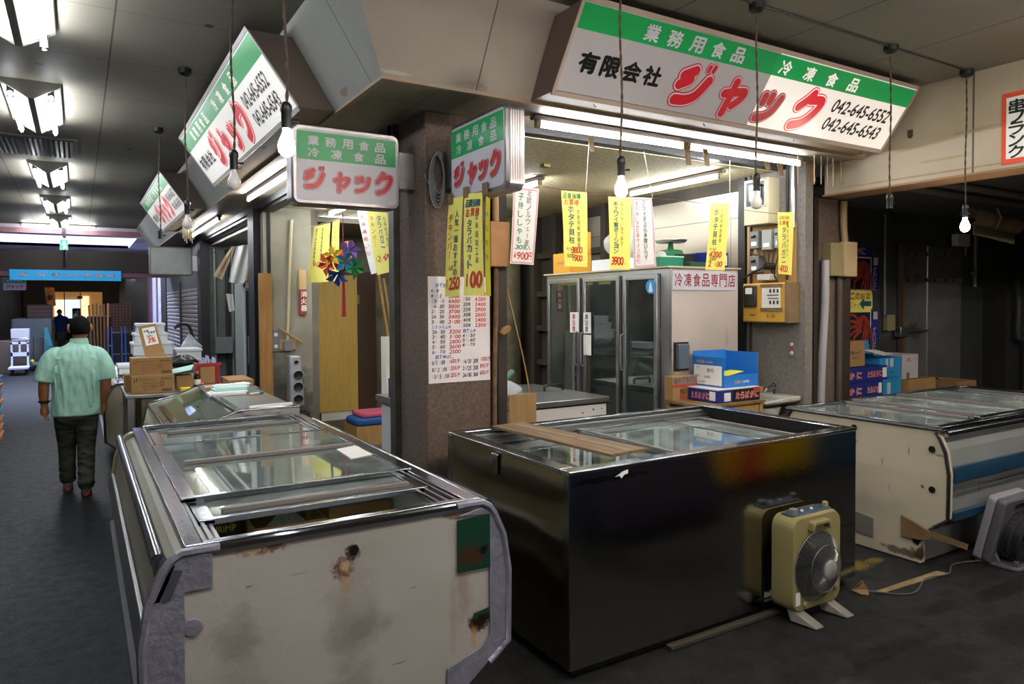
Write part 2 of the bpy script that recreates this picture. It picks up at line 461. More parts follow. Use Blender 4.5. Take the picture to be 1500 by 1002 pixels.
# beam across the aisle at the right
M_beam = mat('beam_board', '#b0a38f', .6, col2='#9f927e', vscale=1.3, lines=[('y', 1.23, 2.72, .007, '#3b352e')],
             spots=[((5.6, 2.95, 2.78), (.1, .22, .012), '#8f8458', .55, 14, .3), ((5.6, 2.62, 2.95), (.1, .25, .02), '#8f8458', .55, 14, .3), ((5.6, 3.02, 2.68), (.1, .8, .008), '#8a5a2c', .55, 10, .3)])
struct(MB().box(5.6, 5.86, -6.5, 3.93, 2.64, ZC).build('wall_beam', M_beam))
struct(MB().box(5.585, 5.875, -6.5, 3.94, 2.625, 2.64).build('trim_4', mat('beam_edge', '#8a6a4c', .6)))
struct(MB().box(5.594, 5.6, 3.16, 3.20, 3.0, 3.05).prism([(3.17, 2.985), (3.19, 2.985), (3.20, 3.0), (3.16, 3.0)], 'x', 5.594, 5.6).build('trim_5', mat('beam_hole', '#4a3d31', .8)))

# pillars
M_pill = mat('speckled_pillar', '#6d5c51', .85, col2='#54473f', vscale=45, bump=.004, bscale=120,
             spots=[((2.1, 4.05, .55), (.5, .2, .22), '#2b2724', .6, 4, .4), ((2.0, 4.05, 2.5), (.22, .1, .22), '#3c332d', .5, 3, .5)])
struct(MB().box(1.84, 2.30, 4.05, 4.47, 0, ZS).build('pillar', M_pill, bevel=.008))
M_brown = mat('brown_steel_post', '#2f2723', .55, .2, col2='#3a302a', vscale=6)
struct(MB().box(2.30, 2.335, 4.09, 4.30, 0, ZS).box(2.335, 2.43, 4.06, 4.30, 0, ZS).build('trim_6', M_brown))
struct(MB().box(5.66, 6.12, 4.05, 4.5, 0, 2.64).build('pillar', M_pill, bevel=.008))
struct(MB().box(5.42, 5.58, 4.06, 4.3, 0, ZS).box(5.60, 5.66, 4.03, 4.3, 0, 2.64).box(6.0, 6.12, 4.02, 4.05, 0, 2.3).build('trim_7', M_brown))
struct(MB().box(1.80, 1.86, 4.47, 4.56, 0, ZS).build('trim_8', mat('worn_grey_steel', '#4a4842', .5, .4, col2='#393733', vscale=9)))
# headers with shutter tracks
struct(MB().box(2.43, 5.5, 4.10, 4.2, 2.865, ZS).box(1.84, 1.98, 4.5, 17.0, 2.80, ZS).box(1.80, 1.83, 4.5, 17.0, 2.83, ZS).build('trim_9', M_dkmetal))

# shop interior shell
M_inceil = mat('shop_ceiling_board', '#cdc29d', .8, col2='#a89c7a', vscale=28, spots=[((3.2, 5.5, 2.85), (.6, .2, .1), '#60563f', .5, 3, .4)])
struct(MB().box(1.98, 5.5, 4.2, 10.6, 2.86, 2.9).build('ceiling', M_inceil))
struct(MB().box(5.3, 5.40, 3.90, 4.62, 0, ZS).build('wall_right', mat('partition_plaster', '#7d7770', .8, col2='#6a655e', vscale=30, bump=.002, bscale=150)))
struct(MB().box(5.3, 5.52, 4.62, 10.6, 0, ZS).build('wall_right', mat('dark_boarding', '#2c2721', .8, col2='#3a342b', vscale=3)))
struct(MB().box(5.285, 5.3, 4.6, 7.0, .2, 2.50).box(5.283, 5.3, 4.6, 7.0, 2.50, 2.74).build('trim_10', mat('stainless_cladding', '#8f887b', .34, 1, wave=.012, wscale=2.2, lines=[('y', 1.15, 5.85, .004, '#5a5650'), ('z', 9, 2.5, .004, '#55524c')])))
struct(MB().box(5.27, 5.3, 4.52, 4.60, 0, 2.86).build('trim_11', M_dkmetal))
struct(MB().box(1.98, 5.3, 4.3, 10.6, 0, .012).build('floor', mat('shop_floor', '#5d5444', .6, col2='#473f33', vscale=3)))
struct(MB().box(1.86, 2.42, 8.65, 8.80, 0, ZS).build('wall_left', mat('stained_grey_plaster', '#949081', .85, col2='#787365', vscale=1.8, bump=.003, bscale=80,
      spots=[((2.2, 8.65, .55), (.4, .2, .4), '#3a3630', .7, 5, .5), ((1.95, 8.65, .7), (.12, .2, .5), '#3c3a36', .6, 8, .5)])))
struct(MB().box(2.42, 2.5, 8.65, 10.6, 0, ZS).build('wall_left', M_conc))
struct(MB().box(2.5, 5.3, 10.45, 10.6, 0, ZS).build('wall_back', mat('back_plaster', '#8d8571', .85, col2='#5a5446', vscale=2)))
struct(MB().box(1.78, 1.90, 8.80, 9.12, 0, 2.85).box(1.90, 1.94, 8.64, 8.80, 0, 2.85).build('trim_12', mat('black_steel_post', '#18181a', .45, .4)))

# next stall along the aisle
M_gr = mat('grey_green_panel', '#5a625e', .6, col2='#4b524f', vscale=2.5, lines=[('x', .33, 1.95, .008, '#2f3433')],
           spots=[((2.3, 13.3, 1.95), (.3, .3, .04), '#6b4a2d', .4, 12, .3)])
struct(MB().box(1.92, 4.6, 13.3, 13.45, 0, ZS).build('wall_partition', M_gr))
struct(MB().box(4.4, 4.55, 10.6, 13.3, 0, ZS).build('wall_partition', mat('stall_plaster', '#75716a', .85, col2='#5e5a54', vscale=1.5)))
struct(MB().box(1.98, 4.5, 8.8, 13.3, 2.74, 2.80).build('ceiling', mat('stall_ceiling', '#87837a', .8)))
struct(MB().box(1.79, 1.92, 13.2, 13.6, 0, 2.85).build('trim_13', M_dkmetal))
M_shut = mat('grey_roller_shutter', '#8a8487', .5, .2, col2='#787275', vscale=3)
def shutter(y0, y1, z1, x=1.84):
    b = MB(); n = int(z1 / .082); prof = []
    for i in range(n):
        z = i * .082; prof += [(x, z), (x - .022, z + .02), (x - .022, z + .062), (x, z + .082)]
    prof += [(x + .03, n * .082), (x + .03, 0)]
    b.prism([(p[0], p[1]) for p in prof], 'y', y0, y1)
    return b
struct(shutter(13.65, 16.15, 2.12).build('door_1', M_shut)); struct(shutter(16.25, 19.0, 2.12).build('door_2', M_shut))
struct(MB().box(1.82, 1.95, 13.6, 19.1, 2.04, ZS).box(1.79, 1.86, 16.15, 16.25, 0, 2.2).build('wall_shutter_header', mat('shutter_box', '#4b4a4a', .6)))
struct(MB().box(1.80, 1.9, 19.0, 20.2, 0, 3.3).build('pillar', mat('dark_steel_column', '#241d20', .5)))
struct(MB().box(1.80, 1.92, 20.2, 21.0, 0, 3.3).build('pillar', mat('white_column', '#b9bcc8', .6, col2='#8d8f9c', vscale=5)))
M_mauve = mat('mauve_steel', '#6d4a58', .5)
struct(MB().box(1.78, 1.95, 21.0, 21.3, 0, 3.3).build('pillar', M_mauve))
struct(MB().box(1.80, 1.92, 21.3, 22.6, 0, 3.3).build('pillar', mat('pale_column', '#b4b6c2', .6)))
struct(MB().box(1.78, 1.95, 22.6, 24.0, 0, 3.3).build('pillar', M_mauve))
struct(MB().box(1.84, 2.0, 24.0, 46, 0, 3.3).build('wall_far_right', mat('far_dark_shutters', '#3f3f42', .6, lines=[('y', 1.6, 24.5, .08, '#232326'), ('z', .09, 0, .012, '#2c2c2e')])))
struct(MB().box(-2.5, -2.4, -7, 46, 0, ZC).build('wall_left', mat('left_stalls', '#4a4843', .8, col2='#35332f', vscale=1)))
# beam and daylight gap where the roofs meet, then the next hall
struct(MB().box(-4, 1.80, 18.0, 18.25, 2.46, 2.90).build('wall_beam', mat('dark_brown_beam', '#2a211d', .6)))
struct(MB().box(-4, 1.80, 18.02, 18.2, 2.36, 2.46).build('trim_14', M_mauve))
M_nh = mat('next_hall_ceiling', '#bdb8c6', .7)
struct(MB().box(-4, 1.95, 17.3, 18.9, 3.3, 3.37).box(-4, 1.95, 22.2, 46, 3.3, 3.37).box(-4, -2.6, 18.9, 22.2, 3.3, 3.37).box(1.2, 1.95, 18.9, 22.2, 3.3, 3.37).build('ceiling', M_nh))
struct(MB().box(-2.65, 1.25, 22.2, 22.25, 3.3, 3.9).box(-2.65, 1.25, 18.85, 18.9, 3.37, 3.9).box(-2.65, -2.6, 18.9, 22.2, 3.37, 3.9).box(1.2, 1.25, 18.9, 22.2, 3.37, 3.9).build('window_1', mat('skylight_curb', '#8f90a4', .6)))
struct(MB().box(-4, 2, 17.3, 17.36, 3.2, 3.3).build('trim_15', mat('pink_gutter', '#9a6f74', .5)))
struct(MB().box(-4, 2.2, 30, 30.2, 2.75, 3.3).build('wall_beam', mat('far_beam', '#4b4650', .6)))
struct(MB().box(-4, -1.15, 44, 44.1, 0, 3.3).box(1.1, 2.2, 44, 44.1, 0, 3.3).box(-1.15, 1.1, 44, 44.1, 2.5, 3.3).build('wall_end', mat('end_wall', '#7a6a58', .8)))
# behind and beside the camera
struct(MB().box(-4, 14, -7.1, -7, 0, ZC).build('wall_back', mat('opposite_wall', '#55524d', .8)))
struct(MB().box(11.9, 12, -7, 6, 0, ZC).build('wall_end', mat('cross_end_wall', '#55524d', .8)))
# neighbour bay: cold store front
M_cold = mat('cold_store_steel', '#5b5e61', .4, .55, var=.3, vscale=1.5, rvar=.25, wave=.012, wscale=2)
struct(MB().box(6.05, 12, 5.0, 5.15, 0, ZC).build('wall_cold_store', M_cold))
struct(MB().box(5.86, 12, 2.2, 5.0, 2.80, 2.86).build('ceiling', mat('bay_ceiling', '#66635f', .8)))
struct(MB().box(5.50, 5.66, 4.3, 5.0, 0, 2.9).build('wall_partition', M_pill))
# ------------------------------------------------------------------ lamps
M_lampbody = mat('lamp_body_enamel', '#85837e', .5, spots=())
M_tube_warm = mat('lit_tube_warm', '#ffffff', .3, emit=(1.0, 0.92, 0.83), estr=TUBE_E * 1.05)
def ceiling_lamp(x, y0, along='y', label='', z=ZC, group='twin-tube ceiling lamps', L=1.25):
    t = thing('ceiling_lamp', (x, y0, z), label, 'ceiling lamp', group)
    R_ = Matrix.Translation((x, y0, z)) if along == 'y' else Matrix.Translation((x, y0, z)) @ Matrix.Rotation(-math.pi / 2, 4, 'Z')
    b = MB(); b.T = R_
    b.prism([(-.19, 0), (.19, 0), (.185, -.03), (.02, -.13), (-.02, -.13), (-.185, -.03)], 'y', 0, L)
    b.build('lamp_body', M_lampbody, t)
    for s in (-1, 1):
        for yy in (0.01, L - .05):
            e = MB(); e.T = R_; e.box(s * .125 - .022, s * .125 + .022, yy, yy + .04, -.13, -.045); e.build('lamp_holder', M_black, t)
    for s in (-1, 1):
        q = MB(); q.T = R_; q.tube([(s * .125, -.01, -.115), (s * .125, L + .01, -.115)], .0165, 10)
        q.build('tube', M_tube_lit if along == 'y' else M_tube_warm, t, smooth=40)
    return t
ceiling_lamp(-.27, 3.88, label='twin-tube ceiling lamp nearest the camera, cut off by the top left corner')
ceiling_lamp(-.27, 6.35, label='second twin-tube ceiling lamp down the aisle, just before the dark air vent')
ceiling_lamp(-.27, 9.75, label='third twin-tube ceiling lamp down the aisle, just beyond the dark air vent')
ceiling_lamp(-.27, 12.65, label='fourth twin-tube ceiling lamp down the aisle, small and bright')
ceiling_lamp(-.27, 15.25, label='last twin-tube ceiling lamp before the exit sign')
ceiling_lamp(-.27, .4, label='twin-tube ceiling lamp overhead behind the camera')
for i, xx in enumerate((.9, 2.5, 4.1, 6.3, 8.6)):  # unseen row, with extra lamps added to brighten the cross aisle
    ceiling_lamp(xx, .9, 'x', label='unseen twin-tube ceiling lamp over the cross aisle, ' + ('beside the camera', 'added before the big steel freezer', 'near the right beam', 'added just past the right beam', 'far past the right beam')[i])
for i, (xx, yy) in enumerate(((.6, -2.2), (2.9, -2.2), (4.2, -3.6))):  # unseen lamps added behind the camera for more light on the fronts
    ceiling_lamp(xx, yy, 'x', label='added unseen twin-tube ceiling lamp behind the camera, ' + ('nearest the aisle', 'over the stalls', 'farthest back')[i])
# single-tube battens under the soffit and inside the shop
def batten(a, d, L, label, lit=2, body=True, group='single tube battens'):
    """a = start point, d = unit direction, tubes end to end"""
    a = Vector(a); d = Vector(d); w = d.cross(Z)
    t = thing('tube_light', a, label, 'tube light', group)
    n = lit; seg = L / n
    if body:
        b = MB()
        p0 = a - d * .02; p1 = a + d * (L + .02)
        b.hull8([p0 - w * .035 + Z * .05, p0 + w * .035 + Z * .05, p0 + w * .02 + Z * .025, p0 - w * .02 + Z * .025], [p1 - w * .035 + Z * .05, p1 + w * .035 + Z * .05, p1 + w * .02 + Z * .025, p1 - w * .02 + Z * .025])
        b.build('batten', bpy.data.materials.get('worn_batten') or mat('worn_batten', '#5d5047', .6), t)
    for i in range(n):
        for s in (i * seg + .01, (i + 1) * seg - .03):
            c = a + d * (s + .01); e = MB()
            e.box(c.x - .016, c.x + .016, c.y - .016, c.y + .016, c.z - .018, c.z + .03)
            e.build('lamp_holder', bpy.data.materials.get('aged_holder') or mat('aged_holder', '#8a7a5c', .6), t)
    for i in range(n):
        MB().tube([a + d * (i * seg + .03), a + d * ((i + 1) * seg - .03)], .016, 10).build('tube', M_tube_lit, t, smooth=40)
    return t
batten((2.49, 3.80, 2.84), (1, 0, 0), 2.62, 'long twin-length tube light under the soffit below the big sign')
batten((4.77, 4.34, 2.80), (0, 1, 0), 1.22, 'tube light inside the shop above the glass-door fridge', 1)
batten((1.58, 6.05, 2.84), (0, 1, 0), 2.0, 'tube light under the soffit behind the lit bulb and left lightbox', 1)
batten((1.60, 10.0, 2.84), (0, 1, 0), 2.6, 'tube light under the soffit beside the small second sign', 2)
batten((2.6, 7.3, 2.80), (0, 1, 0), 1.2, 'tube light inside the shop seen below the left lightbox', 1)
batten((3.6, 5.4, 2.80), (0, 1, 0), 1.2, 'tube light inside the shop hidden behind the hanging banners', 1)
batten((3.0, 7.6, 2.80), (1, 0, 0), 1.2, 'added tube light brightening the back of the shop ceiling', 1)  # extra tube added to lift the shop ceiling brightness
batten((2.7, 9.3, 2.80), (1, 0, 0), 1.2, 'added tube light brightening the yellow door at the back of the shop', 1)  # extra tube added to light the yellow door
batten((-.95, 16.95, 3.315), (1, 0, 0), 1.3, 'tube light across the aisle behind the green exit sign', 1)
batten((2.9, 10.6, 2.70), (0, 1, 0), 1.2, 'tube light inside the next stall', 1)
for i, (x, y) in enumerate(((-1.3, 36), (.35, 36), (-1.0, 28), (.6, 28))):
    batten((x, y, 3.25), (1, 0, 0), 1.0, ('warm tube light at left over the far hall', 'warm tube light at right over the far hall', 'tube light over the far hall left', 'tube light over the far hall right')[i], 1)
# pendant bulbs on braided cord
def pendant(x, y, zb, state, label, cup=True, socket=True):
    t = thing('pendant_bulb', (x, y, ZC), label, 'hanging bulb', 'bulbs hanging on braided cords')
    if cup:
        MB().lathe([(.0, 0), (.045, 0), (.045, -.035), (.03, -.05), (.012, -.055), (0, -.055)], (x, y, ZC), n=16).build('ceiling_rose', M_black, t, smooth=40)
    top = zb + (.20 if state != 'none' else .12)
    zz = [ZC - .05 + (top - ZC + .05) * i / 24 for i in range(25)]
    c = MB()
    for k in (0, math.pi):
        c.tube([(x + .0035 * math.cos(i * 1.9 + k) + .006 * math.sin(i * .35 + x), y + .0035 * math.sin(i * 1.9 + k), z) for i, z in enumerate(zz)], .0038, 5)
    c.build('cord', M_cord, t, smooth=50)
    if socket:
        h = .085
        s = MB(); s.lathe([(0, top + .012), (.012, top + .012), (.021, top), (.022, top - .02), (.019, top - .03), (.0195, top - h), (0, top - h)], (x, y, 0), n=14)
        s.tube([(x + .018, y - .004, top - .052), (x + .045, y - .008, top - .052)], [.004, .006], 6)
        s.build('socket', M_black, t, smooth=45)
        if state != 'none':
            z0 = top - h
            prof = [(.013, z0 + .002), (.014, z0 - .012), (.020, z0 - .028), (.029, z0 - .05), (.0315, z0 - .066), (.028, z0 - .086), (.018, z0 - .098), (.006, z0 - .103), (0, z0 - .1035)]
            MB().lathe(prof, (x, y, 0), n=20).build('bulb', {'lit': M_bulb_lit, 'cool': M_bulb_cool, 'off': M_bulb_off}[state], t, smooth=60)
    return t
pendant(.67, 2.70, 2.24, 'cool', 'lit bulb hanging beside the left lightbox of the near pillar')
pendant(.67, 3.74, 2.26, 'off', 'unlit frosted bulb hanging in front of the long left sign')
pendant(.67, 5.51, 2.235, 'off', 'unlit frosted bulb hanging past the end of the long left sign')
pendant(.67, 7.45, 2.30, 'none', 'bare cord and socket hanging over the blank lightbox')
pendant(2.285, 2.72, 2.21, 'lit', 'glowing bulb hanging before the shop opening and yellow banners')
pendant(3.265, 2.72, 2.215, 'off', 'unlit bulb hanging before the beige meter box')
pendant(4.556, 2.72, 2.28, 'none', 'empty black socket on a cord before the dark cold store')
pendant(5.50, 2.72, 2.195, 'lit', 'glowing bulb at right hanging beside the cardboard roll')
o = MB().tube([(1.9, 2.72, ZC - .006), (5.55, 2.72, ZC - .006)], .006, 6).build('electric_wire', M_dkmetal)
tag(o, 'thin dark wire run along the ceiling between the hanging bulbs', 'wire')
# ------------------------------------------------------------------ island freezers
M_liner = mat('freezer_liner', '#cfd2ce', .45, col2='#b9bdb9', vscale=5)
M_iceglass = glass_mat('sliding_glass', '#dfeae6', .30, .03, 7)
M_iceglass2 = glass_mat('frosted_sliding_glass', '#c9d8d4', .5, .05, 5)
M_tape = mat('silver_tape', '#8a8a98', .38, .35, col2='#787887', vscale=14, bump=.006, bscale=38, spec=.6)
def lid(t, T, x0, x1, y0, y1, z, gm, bars=('n',), fw=.035, wide_left=True):
    """a sliding glass lid: pane is a part of its frame"""
    b = MB(); b.T = T
    b.box(x0, x0 + fw * 1.6, y0, y1, z - .008, z + .008).box(x1 - fw, x1, y0, y1, z - .008, z + .008)
    b.box(x0, x1, y0, y0 + .022, z - .01, z + .012).box(x0, x1, y1 - .012, y1, z - .006, z + .008)
    fr = b.build('lid_frame', M_chrome, t, bevel=.002)
    g = MB(); g.T = T; g.box(x0 + fw * 1.3, x1 - fw * .7, y0 + .015, y1 - .008, z - .003, z + .002)
    g.build('glass_pane', gm, fr)
    for yb in bars:
        if isinstance(yb, str): continue
        h = MB(); h.T = T
        h.box(x0 + .09, x1 - .05, yb - .014, yb + .014, z + .002, z + .022)
        h.build('lid_handle', M_lidbar, fr, bevel=.004)
    return fr
M_lidbar = mat('grey_lid_bar', '#6b6462', .4)

def island(name, T, W, L, label, panel_m, side_m, low_m, group=None, lids=(), off=.12, rim_z=.955, liner=True, rail_m=None, tucked=True, taped=False, far_m=None):
    """rounded supermarket island freezer; local x across, y along (0 = the end seen), z up"""
    t = thing(name, T @ Vector((W / 2, 0, 0)), label, 'freezer', group)
    zt = rim_z - .022
    lo = [(.17, .05), (.17, .25), (.09, .31)] if tucked else [(.1, .05), (.1, .25), (.05, .31)]
    left = lo + [(.004, .375), (0, .66), (.022, .80), (.06, .885), (.085, .92), (off - .005, zt)]
    out = left + [(W - a, z) for a, z in reversed(left)]
    ins = .02
    lin_ = [(a + ins, z - (.0 if z < .9 else ins)) for a, z in left]
    shell = lin_ + [(.21, zt - .01), (.21, .42), (W - .21, .42), (W - .21, zt - .01)] + [(W - a, z) for a, z in reversed(lin_)]
    b = MB(); b.T = T; b.prism(shell, 'y', .05, L - .05)
    b.build('body', side_m, t)
    b = MB(); b.T = T; b.prism(out, 'y', 0, .06); b.build('end_panel', panel_m, t, bevel=.006)
    b = MB(); b.T = T; b.prism(out, 'y', L - .06, L); b.build('end_panel', far_m or side_m, t, bevel=.006)
    # rounded steel edge trim following the outline of the seen end
    e = MB(); e.T = T
    tr = [(a - .004, z) for a, z in left[2:]] ; tr2 = [(W - a, z) for a, z in reversed(tr)]
    pts = [(p[0], -.004, p[1] + (.006 if p[1] > .92 else 0)) for p in tr + tr2]
    e.tube(pts, .012, 6); e.build('edge_trim', (M_chrome if taped else rail_m) or M_chrome, t, smooth=50)
    if taped:
        k = len(tr); ext = .11
        for side in (tr + [(tr[-1][0] + ext, tr[-1][1])], [(tr2[0][0] - ext, tr2[0][1])] + tr2):
            e = MB(); e.T = T; e.tube([(p[0], -.006, p[1] + (.006 if p[1] > .92 else 0)) for p in side], .0145, 7); e.build('tape_trim', rail_m, t, smooth=50)
    # liner
    b = MB(); b.T = T
    b.box(.212, .226, .055, L - .055, .42, zt - .02).box(W - .226, W - .212, .055, L - .055, .42, zt - .02)
    b.box(.226, W - .226, .055, .07, .42, zt - .02).box(.226, W - .226, L - .07, L - .055, .42, zt - .02).box(.226, W - .226, .07, L - .07, .42, .435)
    b.build('inner_liner', M_liner, t)
    # rim with stepped tracks
    o1, o2 = off, W - off
    b = MB(); b.T = T
    b.box(o1, o1 + .055, .008, L - .012, zt, rim_z).box(o2 - .055, o2, .008, L - .012, zt, rim_z)
    b.box(o1 + .055, o2 - .055, .008, .04, zt, rim_z).box(o1 + .055, o2 - .055, L - .05, L - .012, zt, rim_z + .012)
    b.box(o1, o2, -.004, .009, zt - .01, rim_z + .003)
    b.build('rim', M_chrome, t, bevel=.003)
    b = MB(); b.T = T
    for k, dx in enumerate((.06, .085, .11)):
        z_ = rim_z - .008 - .008 * k
        b.box(o1 + dx, o1 + dx + .012, .04, L - .05, z_ - .02, z_).box(o2 - dx - .012, o2 - dx, .04, L - .05, z_ - .02, z_)
    b.box(o1 + .055, o1 + .125, .04, L - .05, zt - .022, zt - .016).box(o2 - .125, o2 - .055, .04, L - .05, zt - .022, zt - .016)
    b.build('lid_track', M_alu, t)
    # bumper rails along both long sides
    for sgn in (0, 1):
        b = MB(); b.T = T
        xx = (lambda a: a) if sgn == 0 else (lambda a: W - a)
        b.tube([(xx(.052), .06, .905), (xx(.052), L - .06, .905)], .024, 10)
        b.build('top_rail', M_chrome, t, smooth=50)
        b = MB(); b.T = T
        b.prism([(xx(-.012), .60), (xx(-.014), .66), (xx(.004), .70), (xx(.02), .70), (xx(.02), .60)], 'y', .06, L - .06)
        b.build('bumper_rail', low_m, t, bevel=.003)
        b = MB(); b.T = T
        b.prism([(xx(-.008), .36), (xx(-.01), .41), (xx(.01), .42), (xx(.02), .36)], 'y', .06, L - .06)
        b.build('lower_rail', low_m, t)
    for a in lids: lid(t, T, *a)
    f = MB(); f.T = T; f.box(.2, W - .2, .05, L - .05, 0.0, .05); f.build('plinth', M_rubber, t)
    return t

# nearest freezer (front left)
XN, YN, WN, LN = .146, 2.40, 1.281, 2.555
def nf(x, z, y=2.40): return (x, y, z)
rust = '#5a2f12'
M_near = mat('worn_white_enamel', '#a09c98', .45, col2='#94908b', vscale=2.2, bump=.0008, bscale=50, spots=[
    (nf(.80, .60), (.12, .1, .26), '#6f675e', .45, 9, .8), (nf(.42, .62), (.09, .1, .12), '#6d645b', .55, 14, .7), (nf(.42, .45), (.10, .1, .18), '#75706a', .40, 12, .8),
    (nf(.83, .56), (.15, .1, .08), '#665e56', .45, 13, .6), (nf(.80, .36), (.12, .1, .12), '#6a6259', .45, 13, .6),
    (nf(.775, .745), (.022, .05, .08), '#b07a2e', .5, 45, .9), (nf(.765, .79), (.045, .05, .043), rust, .9, 60, .5), (nf(.775, .795), (.022, .05, .024), '#c9b48c', .6, 120, .5), (nf(.80, .838), (.03, .05, .036), '#3b1d0c', .95, 50, .4), (nf(.805, .846), (.017, .05, .02), '#090605', 1, 10, .2),
    (nf(.50, .915), (.10, .05, .028), rust, .85, 40, .35), (nf(.47, .912), (.045, .05, .017), '#c9b690', .6, 80, .3),
    (nf(1.21, .905), (.07, .05, .022), rust, .75, 40, .4), (nf(1.235, .62), (.05, .05, .14), '#7a624a', .5, 26, .8), (nf(1.19, .52), (.02, .05, .18), '#877461', .45, 18, .8),
    (nf(1.30, .47), (.055, .05, .045), '#2a1409', .97, 50, .4), (nf(1.275, .42), (.02, .05, .07), '#a8772e', .6, 25, .7),
    (nf(.62, .80), (.045, .05, .0022), '#5a4a38', .6, 60, .6), (nf(.455, .79), (.014, .05, .004), '#5a4432', .7, 70, .6), (nf(.97, .40), (.04, .05, .004), '#4a3826', .6, 60, .6), (nf(1.03, .665), (.012, .05, .005), '#55493c', .7, 80, .6),
    (nf(.28, .82), (.06, .05, .015), rust, .5, 40, .3)])
M_side = mat('faded_cream_side', '#8f8b78', .4, col2='#7d7a68', vscale=2)
TN = Matrix.Translation((XN, YN, 0))
near = island('island_freezer', TN, WN, LN, 'white rust-spotted island freezer nearest the camera, silver tape on its corners', M_near, M_side, M_alu,
    lids=[(.20, WN - .16, 1.82, 2.49, .934, M_iceglass, (2.28,)), (.175, WN - .15, .585, 1.86, .950, M_iceglass, (1.262,)), (.20, WN - .20, .30, .86, .934, M_iceglass, (.392,))],
    rail_m=M_tape, taped=True)
MB().box(.30, 1.27, 2.392, 2.402, .915, .935).build('front_lip', M_alu, near, bevel=.002)
def slab(poly, y, d=.006): return MB().prism(poly, 'y', y - d, y)
slab([(.152, .05), (.152, .80), (.175, .855), (.205, .895), (.26, .925), (.345, .925), (.345, .815), (.262, .815), (.262, .74), (.255, .05)], 2.396).build('tape_patch', M_tape, near, bevel=.002)
slab([(1.21, .90), (1.31, .918), (1.36, .895), (1.40, .80), (1.423, .66), (1.423, .385), (1.345, .318), (1.255, .25), (1.25, .05), (1.15, .05), (1.16, .33), (1.30, .375), (1.345, .415), (1.345, .888)], 2.396).build('tape_patch', M_tape, near, bevel=.002)
tag(slab([(1.207, .885), (1.347, .890), (1.347, .682), (1.207, .685)], 2.393, .004).build('green_patch', mat('dark_green_patch', '#0f3324', .4, spots=[(nf(1.27, .74), (.08, .05, .05), '#3c1f12', .9, 40, .5), (nf(1.32, .755), (.026, .05, .02), '#070403', 1, 45, .3)]), near), 'dark green square patch with a rust hole')
slab([(1.275, .515), (1.345, .525), (1.345, .48), (1.275, .475)], 2.393, .003).build('green_patch', mat('dark_green_scrap', '#123c2a', .4, spots=[(nf(1.31, .485), (.045, .05, .03), '#1a0c05', 1, 45, .4)]), near)
MB().hull8([(.196, 2.394, .80), (.222, 2.394, .80), (.258, 2.394, .885), (.232, 2.394, .895)], [(.196, 2.386, .80), (.222, 2.386, .80), (.258, 2.386, .885), (.232, 2.386, .895)]).build('corner_bracket', mat('blue_grey_bracket', '#4c5158', .45, .4), near)
MB().hull8([(.160, 2.394, .80), (.193, 2.394, .80), (.238, 2.394, .905), (.222, 2.394, .91)], [(.160, 2.390, .80), (.193, 2.390, .80), (.238, 2.390, .905), (.222, 2.390, .91)]).build('corner_gap', M_black, near)
MB().lathe([(0, 0), (.03, 0), (.026, .006), (0, .008)], (.285, 2.396, .70), (0, -1, 0), 20).build('tape_blister', M_tape, near, smooth=50)
tag(MB().prism([(1.13, 3.62), (1.24, 3.66), (1.25, 3.40), (1.12, 3.36)], 'z', .953, .956).build('paper_scrap', M_paper, near), 'white paper scrap stuck on the glass')

